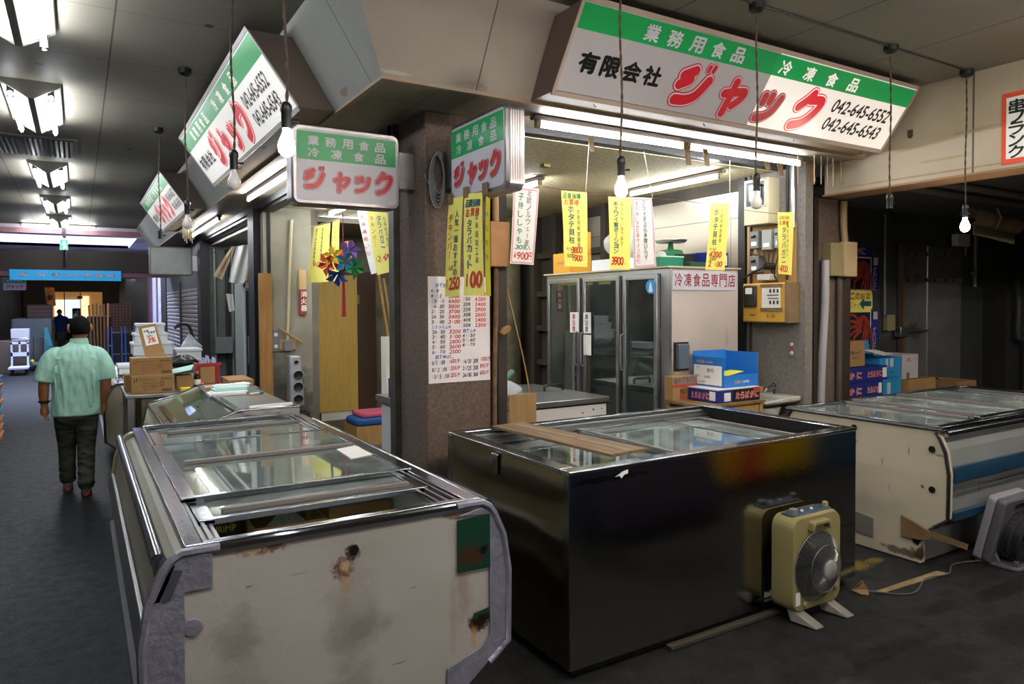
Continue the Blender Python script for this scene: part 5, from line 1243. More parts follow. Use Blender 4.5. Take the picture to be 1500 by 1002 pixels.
for (py0, py1, z0, z1, s, ink) in ((5.60, 5.74, 1.42, 1.62, '扉注意', M_ink_r), (5.405, 5.52, 1.42, 1.62, '扉注意', M_ink_g), (5.405, 5.52, 1.21, 1.405, '', None)):
    MB().box(4.163, 4.168, py0, py1, z0, z1).build('notice', M_paper, t)
    if s: MB().chars(s, (4.161, (py0 + py1) / 2 + .03, z1 - .065), -Y, Z, .05, .05, .06, .01, vertical=True).build('lettering', ink, t)
# contents
for i, (y, z, w, h, m) in enumerate(((4.75, .567, .3, .25, M_card), (4.72, .967, .35, .2, M_card), (4.8, 1.362, .25, .12, M_foam), (5.3, .567, .3, .2, M_yellow), (5.04, .967, .3, .22, M_card), (5.35, 1.692, .3, .15, mat('orange_carton', '#b06a2c', .7)), (5.8, .567, .32, .3, M_card), (5.85, .967, .3, .2, M_card), (5.9, 1.362, .2, .16, M_card), (5.8, 1.692, .3, .13, M_card))):
    carton('cardboard_box', 4.45, 4.85, y - w / 2, y + w / 2, z, z + h, 'carton standing on a shelf behind the fridge doors: ' + ('right door, low', 'right door, middle', 'right door, upper', 'middle door, low', 'middle door, middle shelf', 'middle door, top', 'left door, low', 'left door, middle shelf', 'left door, upper', 'left door, top')[i], m, tape=False, group='cartons inside the fridge')
# on top of the fridge
TZ = 2.014
t, R_ = carton('cardboard_box', 4.02, 4.20, 5.52, 5.75, 2.21, 2.43, '', mat('mustard_carton', '#c98f22', .7), group='mustard cartons on the fridge')
t['label'] = 'upper mustard yellow carton on the left end of the fridge top'
t.location.x += .25; t.location.y += .25
t, R_ = carton('cardboard_box', 4.20, 4.46, 5.78, 6.08, TZ, 2.215, 'lower mustard yellow carton on the left end of the fridge top', mat('mustard_carton_b', '#cf9726', .7), group='mustard cartons on the fridge')
MB().text('ニチフリ', (4.198, 6.0, 2.10), -Y, Z, .1, .03, .01).build('lettering', M_ink_b, t)
o = blob_bag('plastic_bag', (4.45, 5.25, 2.12), (.19, .22), .30, 'big clear plastic bag of white foam on the fridge top behind the papers', mat('cloudy_bag', '#d3d6d4', .25, alpha=.75, bump=.02, bscale=30), seed=11, twist=False)
t, R_ = carton('foam_box', 4.25, 4.6, 5.0, 5.5, TZ, 2.12, 'white foam box on the fridge top under the clear bag', M_foam, tape=False)
MB().box(4.248, 4.25, 5.05, 5.18, 2.03, 2.11).build('pale_label', mat('pale_yellow_label', '#d9d6b0', .7), t)
t = thing('kitchen_scale', (4.62, 4.82, TZ), 'green weighing scale with a steel pan on the fridge top', 'scale')
M_sg = mat('scale_green', '#1d6a45', .4)
MB().hull8([(4.50, 4.70, TZ), (4.76, 4.70, TZ), (4.76, 4.94, TZ), (4.50, 4.94, TZ)], [(4.56, 4.74, 2.19), (4.70, 4.74, 2.19), (4.70, 4.90, 2.19), (4.56, 4.90, 2.19)]).build('scale_body', M_sg, t, bevel=.012)
MB().tube([(4.63, 4.82, 2.18), (4.63, 4.82, 2.26)], [.03, .02], 10).build('pan_post', M_sg, t)
MB().lathe([(0, 0), (.13, 0), (.15, .02), (.145, .024), (.125, .006), (0, .006)], (4.63, 4.82, 2.255), n=28).build('pan', M_alu, t, smooth=40)
MB().lathe([(.075, 0), (.075, .02), (.065, .028), (0, .028)], (4.52, 4.83, 2.10), (-1, 0, .25), 24).build('dial', M_whitepl, t, smooth=40)
t, R_ = carton('green_box', 4.25, 4.52, 4.55, 4.75, TZ, 2.10, 'green box with a pale lid beside the scale on the fridge top', mat('teal_green_card', '#157058', .5), tape=False)
MB().box(4.245, 4.525, 4.545, 4.755, 2.10, 2.112).build('pale_lid', mat('mint_lid', '#9fc9b7', .5), t)
carton('green_box', 4.52, 4.78, 4.46, 4.62, TZ, 2.06, 'flat dark green box before the scale on the fridge top', mat('dark_green_card', '#173f30', .5), tape=False)
t, R_ = carton('crab_box', 4.77, 5.03, 4.50, 4.8, TZ, 2.155, 'blue crab box on the right end of the fridge top', M_navy, tape=False)
MB().chars('たらば', (4.785, 4.498, 2.04), X, Z, .055, .07, .062, .02).build('lettering', M_paper, t)
MB().box(4.95, 5.01, 4.496, 4.4985, 2.04, 2.13).build('pale_label', mat('cream_label', '#d8cdb0', .7), t)
t, R_ = carton('crab_box', 4.55, 4.76, 4.63, 4.69, TZ + .0, 2.14, 'black and red crab box between the scale and blue crab box', mat('black_crab_card', '#1c1a1b', .5), tape=False)
MB().chars('ずわい', (4.56, 4.638, 2.07), X, Z, .05, .05, .06, .02).build('lettering', M_ink_r, t)

# meters and switch gear on the right wall
t = thing('meter_box', (5.22, 4.3, 2.39), 'beige meter box high on the right wall behind the unlit bulb', 'meter box')
M_mb = mat('beige_box', '#b0a68a', .5); 
MB().box(5.15, 5.30, 4.16, 4.43, 2.395, 2.80).build('case', M_mb, t, bevel=.008)
MB().box(5.146, 5.152, 4.20, 4.40, 2.56, 2.775).build('window_recess', M_black, t, bevel=.004)
MB().box(5.125, 5.147, 4.235, 4.36, 2.60, 2.75).build('meter', mat('meter_glass', '#9fb0bb', .12, coat=1), t, bevel=.01)
MB().box(5.144, 5.151, 4.19, 4.41, 2.55, 2.56).box(5.144, 5.151, 4.19, 4.41, 2.775, 2.785).box(5.144, 5.151, 4.19, 4.20, 2.55, 2.785).box(5.144, 5.151, 4.40, 4.41, 2.55, 2.785).build('window_frame', mat('pale_beige_frame', '#cfc6ab', .5), t)
o = MB().box(5.28, 5.298, 3.98, 4.5, 1.86, 2.40).build('mounting_board', M_wood); tag(o, 'plywood backing board behind the breakers on the right wall', 'board')
for i, (y0, y1, z0, z1) in enumerate(((4.31, 4.405, 2.19, 2.345), (4.17, 4.275, 2.17, 2.345), (4.31, 4.405, 1.97, 2.125), (4.09, 4.14, 2.18, 2.35))):
    t = thing('breaker_switch', (5.25, (y0 + y1) / 2, z0), ('grey breaker at upper left below the beige meter box', 'grey breaker with a white plate, middle of the upper pair', 'lower grey breaker above the yellow meter box', 'grey breaker half hidden behind the king crab paper')[i], 'switch', 'breakers on the right wall')
    MB().box(5.20, 5.28, y0, y1, z0, z1).build('case', M_greypl if i % 2 == 0 else mat('pale_grey_case', '#8f8f88', .45), t, bevel=.005)
    if i != 1: MB().tube([(5.197, y1 - .025, z1 - .05), (5.19, y0 + .03, z1 - .045)], .012, 8).build('lever', M_black, t)
    MB().box(5.197, 5.201, y0 + .02, y1 - .02, z0 + .025, z0 + .06).build('plate', M_paper, t)
o = MB()
for k in range(6): o.tube(catmull([(5.24, 4.40 - .05 * k, 2.19), (5.21, 4.38 - .06 * k, 2.14 + .01 * k), (5.22, 4.30 - .03 * k, 2.12 - .03 * k), (5.24, 4.22 - .02 * k, 2.02 - .03 * k)], 5), .006, 5)
tag(o.build('wire_bundle', M_dkmetal, smooth=50), 'tangle of dark wires between the breakers and yellow meter box', 'wires')
t = thing('power_plug', (5.2, 4.2, 1.92), 'black plug and white outlet above the yellow meter box', 'outlet')
MB().tube([(5.22, 4.16, 2.02), (5.15, 4.20, 2.02)], [.035, .03], 12).build('plug', M_black, t, smooth=50)
MB().tube(catmull([(5.16, 4.2, 2.02), (5.14, 4.32, 1.97), (5.16, 4.42, 1.93), (5.20, 4.46, 1.88)], 6), .010, 6).build('cord', M_black, t, smooth=50)
MB().box(5.17, 5.26, 4.16, 4.30, 1.90, 1.955).build('outlet_block', M_whitepl, t, bevel=.006)
t = thing('electric_meter', (5.22, 4.2, 1.53), 'mustard yellow meter box taped with brown tape on the right wall', 'meter box')
M_yb = mat('mustard_panel', '#c79a3c', .5, col2='#b98d33', vscale=6)
MB().box(5.15, 5.298, 3.955, 4.44, 1.53, 1.875).build('case', M_yb, t, bevel=.012)
MB().box(5.12, 5.152, 4.275, 4.41, 1.665, 1.855).build('meter', mat('dark_meter', '#2c2b29', .25), t, bevel=.012)
MB().box(5.115, 5.121, 4.31, 4.38, 1.78, 1.835).build('meter_plate', M_paper, t)
MB().box(5.146, 5.151, 4.03, 4.225, 1.655, 1.84).build('breaker_plate', M_whitepl, t)
k = MB()
for r in range(2):
    for c in range(3): k.box(5.142, 5.147, 4.05 + c * .038, 4.065 + c * .038, 1.69 + r * .10, 1.72 + r * .10)
k.box(5.143, 5.147, 4.05, 4.17, 1.765, 1.772).box(5.143, 5.147, 4.05, 4.16, 1.738, 1.744); k.build('breaker_row', M_black, t)
MB().box(5.143, 5.149, 4.01, 4.24, 1.835, 1.865).build('tape_strip', M_kraft, t); MB().box(5.143, 5.149, 4.01, 4.24, 1.628, 1.658).build('tape_strip', M_kraft, t)
MB().box(5.145, 5.300, 3.948, 3.985, 1.53, 1.875).build('tape_strip', M_kraft, t)
MB().text('K-36', (5.147, 4.17, 1.572), -Y, Z, .085, .035, 0).build('lettering', M_ink_k, t)
MB().text('中部電力', (5.147, 4.36, 1.585), -Y, Z, .07, .016, 0).build('lettering', M_ink_k, t)
t = thing('switch_plate', (5.295, 4.02, 1.23), 'grey switch plate with two white buttons on the right wall', 'switch')
MB().box(5.290, 5.30, 3.985, 4.06, 1.23, 1.385).build('plate', M_greypl, t, bevel=.002)
for z in (1.265, 1.34): MB().lathe([(.016, 0), (.014, .008), (0, .009)], (5.29, 4.022, z), (-1, 0, 0), 12).build('button', M_whitepl, t)
MB().box(5.286, 5.291, 4.008, 4.036, 1.292, 1.312).build('red_window', M_ink_r, t)
for i, (y, r, m) in enumerate(((4.0, .022, M_alu), (4.06, .012, M_dkmetal), (4.45, .012, M_dkmetal))):
    tag(MB().tube([(5.27, y, ZS), (5.27, y, 2.35 if i == 0 else (1.9 if i == 1 else .7))], r, 10).build('conduit', m, smooth=50), ('pale steel conduit above the king crab paper on the right wall', 'thin dark conduit beside the pale one on the right wall', 'thin dark cable running down beside the fridge on the right wall')[i], 'pipe', 'conduits on the right wall')

# stand, crab carton, blue carton, sink
t = thing('wooden_stand', (4.48, 4.15, 0), 'rough wooden stand carrying the crab box and blue carton', 'stand')
MB().box(4.12, 4.83, 3.92, 4.37, .885, .905).build('top_board', mat('rough_plywood', '#86683f', .7, col2='#6f5532', vscale=6), t)
for x, y in ((4.14, 3.94), (4.14, 4.32), (4.78, 3.94), (4.78, 4.32)): MB().box(x, x + .04, y, y + .04, 0, .885).build('leg', M_wood, t)
MB().box(4.18, 4.78, 3.95, 3.965, .5, .885).build('apron', M_wood, t)
t, R_ = carton('crab_box', 4.30, 4.785, 3.95, 4.27, .905, 1.012, 'navy crab box on the wooden stand under the blue carton', M_navy, tape=False)
MB().box(4.298, 4.787, 3.948, 4.272, 1.008, 1.016).build('box_lid', mat('crab_lid', '#cfc9c6', .6, spots=[((4.55, 4.1, 1.012), (.15, .12, .05), '#b5352c', .8, 9, .4)]), t)
MB().box(4.47, 4.785, 3.946, 3.95, .907, 1.008).build('black_side', mat('black_card', '#18181b', .5), t)
for off, ink, bd in ((.0, M_paper, .055), (.001, M_ink_r, .015)):
    MB().chars('たらばがに', (4.497, 3.945 - off, .925), X, Z, .052, .065, .056, bd, shear=.1).chars('たらばがに', (4.297 - off, 4.235, .925), -Y, Z, .034, .06, .04, bd, shear=.1).build('lettering', ink, t, keep_normals=True)
MB().box(4.37, 4.44, 3.945, 3.95, .918, .985).build('pale_label', M_paper, t); MB().box(4.295, 4.299, 3.975, 4.035, .925, .995).build('pale_label', M_paper, t)
MB().prism([(4.70, 1.012), (4.72, .985), (4.75, .97), (4.78, .98), (4.785, 1.012)], 'y', 3.944, 3.946).build('crab_picture', mat('crab_red', '#a8382a', .6), t)
t = thing('display_carton', (4.62, 4.17, 1.016), 'bright blue open front carton standing on the crab box', 'carton')
b = MB(); b.box(4.42, 4.426, 4.0, 4.34, 1.016, 1.262).box(4.82, 4.826, 4.0, 4.34, 1.016, 1.29).box(4.426, 4.82, 4.334, 4.34, 1.016, 1.30).box(4.426, 4.82, 4.0, 4.34, 1.016, 1.022).box(4.42, 4.826, 3.996, 4.002, 1.016, 1.115)
b.build('carton_wall', M_blue, t)
MB().box(4.416, 4.42, 4.02, 4.32, 1.03, 1.19).build('white_panel', M_paper, t)
MB().text('BYO', (4.414, 4.17, 1.135), -Y, Z, .07, .03, .01).text('CJ', (4.414, 4.29, 1.165), -Y, Z, .03, .014, 0).text('1234567', (4.414, 4.29, 1.045), -Y, Z, .1, .014, 0).build('lettering', M_ink_k, t)
MB().text('乳酸菌', (4.414, 4.20, 1.085), -Y, Z, .06, .02, .0).text('植物性', (4.414, 4.30, 1.09), -Y, Z, .05, .018, 0).build('lettering', M_ink_g, t)
MB().text('乳酸菌', (4.54, 3.993, 1.045), X, Z, .07, .026, .01).text('乳酸菌 CAP40', (4.414, 4.29, 1.205), -Y, Z, .18, .024, .01).build('lettering', mat('gold_ink', '#d0a62c', .5), t)
MB().text('CAP40', (4.63, 3.993, 1.047), X, Z, .08, .022, .01).build('lettering', M_paper, t)
MB().hull8([(4.43, 4.02, 1.10), (4.72, 4.06, 1.13), (4.72, 4.2, 1.13), (4.43, 4.2, 1.10)], [(4.43, 4.02, 1.104), (4.72, 4.06, 1.136), (4.72, 4.2, 1.136), (4.43, 4.2, 1.104)]).build('yellow_flyer', mat('lime_flyer', '#d3d32c', .6), t)
t, R_ = carton('cardboard_box', 4.14, 4.42, 4.285, 4.38, .905, 1.10, 'brown peanut carton on the wooden stand against the white fridge side', M_card, tape=False)
MB().chars('塩ゆで落花生', (4.15, 4.283, 1.045), X, Z, .04, .045, .044, .01).build('lettering', mat('blue_print', '#2b4d8f', .6), t)
MB().box(4.14, 4.42, 4.282, 4.284, 1.01, 1.035).build('red_stripe', mat('faded_red', '#a8403a', .6), t)
MB().text('野菜コーン', (4.22, 4.283, .955), X, Z, .14, .04, .01).build('lettering', mat('dark_print', '#2c2620', .6), t)
MB().lathe([(.03, 0), (.03, .001), (0, .001)], (4.25, 4.284, .93), (0, -1, 0), 20).build('red_oval', mat('faded_red_b', '#a8403a', .6), t)
t = thing('hand_sink', (5.08, 4.1, .78), 'small white wall sink with a chrome tap beside the crab box', 'sink')
M_cer = mat('white_ceramic', '#b9b5ac', .2, coat=.5)
b = MB(); b.hull8([(4.87, 3.96, .84), (5.29, 3.96, .84), (5.29, 4.30, .80), (4.87, 4.30, .80)], [(4.84, 3.93, .862), (5.29, 3.93, .862), (5.29, 4.33, .862), (4.84, 4.33, .862)])
b.build('basin', M_cer, t, bevel=.02, seg=3)
MB().box(5.16, 5.29, 3.93, 4.33, .862, .90).box(4.84, 5.16, 4.29, 4.33, .862, .90).hull8([(4.84, 3.93, .86), (5.16, 3.93, .86), (5.16, 3.965, .86), (4.84, 3.965, .86)], [(4.84, 3.93, .87), (5.16, 3.93, .90), (5.16, 3.965, .90), (4.84, 3.965, .87)]).build('basin_rim', M_cer, t, bevel=.008)
MB().lathe([(.0, .0), (.14, .0), (.16, .07), (.0, .07)], (5.02, 4.12, .74), n=20).build('bowl_underside', M_cer, t, smooth=50)
MB().tube(catmull([(5.22, 4.15, .90), (5.22, 4.15, .96), (5.17, 4.14, .975), (5.09, 4.12, .955), (5.07, 4.12, .93)], 6), .011, 8).build('tap', M_chrome, t, smooth=50)
MB().tube([(5.22, 4.15, .96), (5.22, 4.15, 1.0)], .016, 8).tube([(5.22, 4.11, 1.0), (5.22, 4.19, 1.0)], .009, 6).build('tap_handle', M_chrome, t)
MB().tube(catmull([(5.05, 4.1, .74), (5.1, 4.12, .62), (5.2, 4.15, .5), (5.28, 4.15, .45)], 6), .018, 8).build('drain_pipe', M_whitepl, t, smooth=50)
tag(MB().box(5.0, 5.30, 4.335, 4.36, .86, .94).build('wooden_batten', M_wood), 'wooden batten behind the white wall sink', 'board')

# low stainless topped freezer behind the pillar post
t = thing('chest_freezer', (3.2, 5.2, 0), 'white chest freezer with stainless lids inside the shop beside the fridge', 'freezer')
MB().box(2.86, 3.80, 4.72, 5.85, .05, .86).build('cabinet', mat('chest_white', '#bdbab6', .45, spots=[((x_, 4.72, z_), (.008, .03, .008), '#17140f', 1, 5, .2) for x_, z_ in ((3.55, .80), (3.66, .82), (3.75, .82), (3.65, .72), (3.74, .72), (3.50, .68))]), t, bevel=.006)
MB().box(2.84, 3.82, 4.70, 5.27, .875, .92).build('lid', M_alu, t, bevel=.005); MB().box(2.84, 3.82, 5.28, 5.87, .875, .92).build('lid', M_alu, t, bevel=.005)
MB().box(2.86, 3.80, 4.72, 5.85, .86, .875).build('gasket', M_black, t)
for x, y in ((3.0, 4.82), (3.66, 5.3)):
    MB().tube([(x - .10, y, .92), (x - .10, y, .96), (x - .08, y, .97), (x + .08, y, .97), (x + .10, y, .96), (x + .10, y, .92)], .012, 8).build('handle', M_black, t, smooth=50)
MB().box(2.9, 3.76, 4.78, 5.8, 0, .05).build('plinth', M_black, t)
tag(MB().box(2.605, 2.835, 4.33, 4.345, .0, 1.055).build('wooden_board', mat('tan_board', '#a07f57', .6, col2='#8c6c47', vscale=5, stretch=(6, 6, .6))), 'tan wooden board standing on edge beside the dark pillar post', 'board')
tag(MB().tube(catmull([(2.62, 4.40, 1.85), (2.72, 4.38, 1.45), (2.78, 4.36, 1.15), (2.83, 4.33, .75)], 8), .006, 6).build('rope', mat('tan_rope', '#9a7a4c', .8)), 'thin tan rope hanging down before the tan board', 'rope')
blob_bag('plastic_bag', (2.98, 5.05, .92), (.15, .12), .14, 'crumpled clear plastic on the chest freezer lid', seed=21, twist=False)
t = thing('dial_scale', (3.0, 5.5, .92), 'white pan scale with a round cream dial on the chest freezer', 'scale')
MB().box(2.92, 3.08, 5.45, 5.6, .92, .98).build('scale_base', M_whitepl, t); MB().lathe([(0, 0), (.12, 0), (.12, .03), (0, .04)], (3.0, 5.46, 1.10), (0, -1, 0), 28).build('dial', mat('cream_dial', '#cdc49a', .4), t, smooth=40)
MB().lathe([(0, 0), (.14, .0), (.16, .02), (0, .02)], (3.0, 5.53, 1.26), n=24).build('pan', M_alu, t, smooth=40); MB().tube([(3.0, 5.53, .98), (3.0, 5.53, 1.26)], .02, 8).build('pan_post', M_whitepl, t)
t = thing('kitchen_knife', (3.3, 5.6, .94), 'green handled knife leaning on clutter at the chest freezer back', 'knife')
MB().tube([(3.22, 5.55, .96), (3.42, 5.62, 1.08)], [.022, .028], 8).build('handle', mat('green_grey_handle', '#4c7263', .5), t, smooth=50); MB().hull8([(3.10, 5.50, .925), (3.22, 5.55, .94), (3.22, 5.55, .975), (3.10, 5.50, .935)], [(3.10, 5.504, .925), (3.22, 5.554, .94), (3.22, 5.554, .975), (3.10, 5.504, .935)]).build('blade', M_chrome, t)
tag(MB().lathe([(.03, 0), (.03, .025), (0, .025)], (3.2, 5.0, .92), n=16).build('jar_lid', M_whitepl), 'small white lid lying on the stainless chest freezer', 'lid')
# dark back of the shop: stud wall, round concrete column
for i, y in enumerate((6.45, 6.95, 7.45, 7.95)):
    tag(MB().box(5.18, 5.30, y, y + .09, 0, 2.85).build('wooden_stud', mat('dark_stud', '#3a3127', .8) if i == 0 else bpy.data.materials['dark_stud']), ('dark timber stud right behind the fridge', 'dark timber stud, second behind the fridge', 'dark timber stud, third behind the fridge', 'dark timber stud beside the round concrete column')[i], 'stud', 'dark timber studs')
for i, z in enumerate((.9, 1.35, 1.8, 2.3)):
    tag(MB().box(5.22, 5.298, 6.3, 8.1, z, z + .07).build('wooden_rail', bpy.data.materials['dark_stud']), ('dark timber rail low on the stud wall', 'dark timber rail below the foil scrap', 'dark timber rail above the foil scrap', 'dark timber rail high on the stud wall')[i], 'rail', 'dark timber rails')
struct(MB().lathe([(.24, 0), (.24, 2.86), (0, 2.86)], (5.0, 8.45, 0), n=28).build('pillar', mat('mossy_concrete', '#77725a', .85, col2='#57533f', vscale=6), smooth=50))
tag(MB().add([(5.15, 6.7, 1.62), (5.15, 6.52, 1.62), (5.16, 6.50, 1.46), (5.14, 6.56, 1.40), (5.13, 6.66, 1.5)] + [(5.155, 6.7, 1.62), (5.155, 6.52, 1.62), (5.165, 6.50, 1.46), (5.145, 6.56, 1.40), (5.135, 6.66, 1.5)], [(0, 1, 2, 3, 4), (9, 8, 7, 6, 5)] + [(i, (i + 1) % 5, 5 + (i + 1) % 5, 5 + i) for i in range(5)]).build('foil_scrap', M_chrome), 'shiny foil scrap stuck on the dark stud wall', 'foil')
tag(MB().box(5.12, 5.18, 6.52, 6.66, 1.06, 1.12).build('white_tub', M_whitepl), 'small white tub on the dark stud wall', 'tub')
tag(MB().box(3.3, 3.36, 4.9, 4.96, 2.835, 2.86).build('ceiling_fitting', mat('brass_fitting', '#8d7a4a', .4, .6)), 'small brass fitting on the shop ceiling', 'fitting')
# front post clutter
tag(MB().box(2.262, 2.405, 3.975, 4.055, 1.945, 2.235).build('junction_box', mat('tan_box', '#a5794f', .6, col2='#94693f', vscale=9), bevel=.006), 'tan square box on the pillar front behind the yellow papers', 'box')
tag(MB().tube(catmull([(2.32, 4.02, 2.6), (2.325, 4.02, 2.24)], 3), .022, 8).build('conduit', mat('tan_conduit', '#9c7a58', .6), smooth=50), 'tan conduit above the tan box on the pillar', 'pipe')
tag(MB().tube(catmull([(2.33, 4.03, 1.94), (2.322, 4.02, 1.7), (2.315, 4.03, 1.2), (2.31, 4.03, .6), (2.31, 4.03, 0.0)], 6), .016, 8).build('wooden_pole', mat('bark_pole', '#7a5d45', .8, col2='#5b432f', vscale=20), smooth=50), 'crooked wooden pole standing against the pillar front', 'pole')
tag(MB().prism([(2.33, 1.52), (2.36, 1.50), (2.40, 1.52), (2.42, 1.55), (2.40, 1.565), (2.36, 1.555)], 'y', 3.98, 4.0).build('wooden_spoon', mat('spoon_wood', '#8f673f', .7), bevel=.005), 'short wooden wedge sticking out behind the crooked pole', 'wedge')
tag(MB().tube([(2.345, 4.04, 1.95), (2.345, 4.04, 0)], .007, 6).build('cable', M_black, smooth=50), 'black cable beside the crooked pole', 'cable')

# aisle side opening: door, speaker, post clutter
t = thing('storage_door', (3.25, 10.3, .14), 'pale yellow wooden door panel at the back of the shop', 'door')
MB().box(2.93, 3.55, 10.28, 10.33, .14, 2.15).build('door_panel', mat('pale_yellow_veneer', '#d3ae5a', .55, col2='#c29d4a', vscale=6, stretch=(14, 14, .6)), t)
MB().box(2.93, 3.55, 10.26, 10.40, 2.15, 2.24).box(3.53, 3.86, 10.33, 10.42, 0, 2.2).build('door_frame', mat('brown_door_frame', '#4d3724', .6, lines=[('x', .04, 3.5, .004, '#2a1c12')]), t)
MB().box(3.0, 3.46, 10.30, 10.34, 0, .14).build('kick_board', M_whitepl, t)
MB().box(3.555, 3.60, 10.32, 10.331, 1.72, 1.86).build('lock_plate', mat('brass_plate', '#8d7a4a', .4, .5), t)
t = thing('speaker', (2.2, 8.4, 0), 'tall silver speaker with three black cones on the grey wall', 'speaker')
a = [P(424, 521, y=8.45), P(441, 521, y=8.45), P(447, 595, y=8.45), P(424, 598, y=8.45)]
MB().hull8([a[0], a[1], a[2], a[3]], [q + Y * .15 for q in a]).build('cabinet', mat('silver_plastic', '#9da0a4', .35, .4), t, bevel=.02)
for i, (px, py, r) in enumerate(((437, 550, .055), (437, 567, .055), (437, 585, .055), (434, 531, .024))):
    c = P(px, py, y=8.448)
    MB().lathe([(r, .0), (r, .012), (r * .82, .008), (r * .3, -.0), (0, .004)], c, (0, -1, 0), 24).build('cone', M_black, t, smooth=50)
    if i < 3: MB().tube([c + Vector((r * 1.06 * math.cos(k * math.pi / 12), -.004, r * 1.06 * math.sin(k * math.pi / 12))) for k in range(24)], .006, 6, closed=True).build('cone_ring', mat('silver_ring', '#b5b8bb', .3, .6) if i == 0 else bpy.data.materials['silver_ring'], t, smooth=50)
MB().box(2.07, 2.32, 8.42, 8.62, 0, .44).build('stand', M_dkmetal, t)
o = MB().prism([(1.79, .2), (1.79, 2.08), (1.93, 2.08), (1.93, .2)], 'y', 8.56, 8.63).build('wooden_plank', mat('orange_plank', '#9a6f3a', .6, col2='#845b2c', vscale=5, stretch=(8, 8, .5))); tag(o, 'orange brown plank standing against the grey wall corner', 'plank')
tag(MB().tube([P(427, 322, y=8.62), P(422, 470, y=8.62), P(421, 498, y=8.62)], .02, 8).build('conduit', mat('cream_conduit', '#b3ab8c', .5), smooth=50), 'cream conduit running down the grey wall beside the yellow door', 'pipe')
t = thing('wall_socket', P(421, 505, y=8.6), 'small grey socket on a wooden pad under the cream conduit', 'socket')
c = P(421, 505, y=8.62); MB().box(c.x - .09, c.x + .10, c.y, c.y + .03, c.z - .06, c.z + .06).build('wooden_pad', M_wood, t); MB().box(c.x - .05, c.x + .05, c.y - .05, c.y, c.z - .07, c.z + .05).build('socket_box', M_greypl, t, bevel=.004)
MB().tube([(c.x - .1, c.y - .03, c.z + .2), (c.x + .17, c.y - .04, c.z + .02)], .012, 6).build('stick', M_wood, t)
c = P(404, 499, y=8.63); t = thing('switch_plate', c, 'grey switch plate with two pale buttons on the grey wall', 'switch')
MB().box(c.x - .06, c.x + .06, c.y, c.y + .015, c.z - .13, c.z + .13).build('plate', M_greypl, t)
for dz in (-.07, .07): MB().lathe([(.025, 0), (.02, .012), (0, .013)], (c.x, c.y, c.z + dz), (0, -1, 0), 12).build('button', M_whitepl, t)
a = P(446, 442, y=8.6); t = thing('wall_sign', a, 'red fire extinguisher sign below a wooden plaque on the grey wall edge', 'sign')
c0 = P(438, 424, y=8.62); c1 = P(449, 461, y=8.62); c2 = P(438, 395, y=8.62)
MB().box(c0.x, c1.x, c0.y - .01, c0.y + .02, c1.z, c0.z).build('red_plate', mat('fire_sign_red', '#8a2a22', .5), t); MB().box(c0.x, c1.x, c0.y - .008, c0.y + .02, c0.z, c2.z).build('wooden_plaque', mat('plaque_wood', '#b99c6a', .6), t)
MB().chars('消火器', (c0.x + .018, c0.y - .013, c0.z - .09), X, Z, .07, .07, .085, .02, vertical=True).build('lettering', M_paper, t)
# origami ball
c = P(503, 384, x=2.25); t = thing('origami_ball', c, 'ball of coloured origami flowers with a red tassel hanging in the side opening', 'ornament')
cols = [mat('origami_' + n, h, .6) for n, h in (('yellow', '#b89a22'), ('purple', '#563078'), ('green', '#1b7a3c'), ('blue', '#1c4a94'), ('red', '#b0381f'), ('cyan', '#1f86a0'))]
vdir = (Vector((0, 0, CAM_H)) - c).normalized(); su = vdir.cross(Z).normalized() * -1; sv = su.cross(vdir) * -1
sv = Z
fl = [(-.09, .05, 0), (.06, .11, 1), (.10, -.05, 2), (-.06, -.13, 3), (-.14, -.02, 4), (.02, .0, 5)]
for dx, dz, k in fl:
    b = MB(); cc = c + su * dx + sv * dz + vdir * (.10 - .3 * (dx * dx + dz * dz) ** .5 * .5)
    ax = (cc - c + vdir * .06).normalized(); u1 = ax.orthogonal().normalized(); u2 = ax.cross(u1)
    for p in range(5):
        a0 = 2 * math.pi * p / 5 + k
        e = lambda an, r, h: cc + (u1 * math.cos(an) + u2 * math.sin(an)) * r + ax * h
        b.add([e(a0, .012, .0), e(a0 - .5, .07, .045), e(a0, .125, .03), e(a0 + .5, .07, .045), e(a0, .07, .0), cc - ax * .05], [(0, 1, 2), (0, 2, 3), (1, 4, 2), (2, 4, 3), (0, 5, 1), (0, 3, 5), (1, 5, 4), (3, 4, 5)])
    b.build('flower', cols[k], t)
b = MB(); b.sphere(c, .10); b.build('ball_core', cols[4], t, smooth=60)
MB().tube([P(502, 312, x=2.25), c + Z * .1], .004, 5).build('hanging_cord', mat('red_cord', '#7a2a2a', .7), t)
MB().tube([c - Z * .12, c - Z * .16, c - Z * .50, c - Z * .54], [.006, .012, .02, .026], 8).build('tassel', mat('red_tassel', '#8d1c2c', .8), t)
q = P(509, 365, x=2.3); MB().box(q.x - .01, q.x + .01, q.y - .055, q.y + .055, q.z - .12, q.z + .08).build('wooden_tag', mat('tag_wood', '#b08a4c', .6), t)
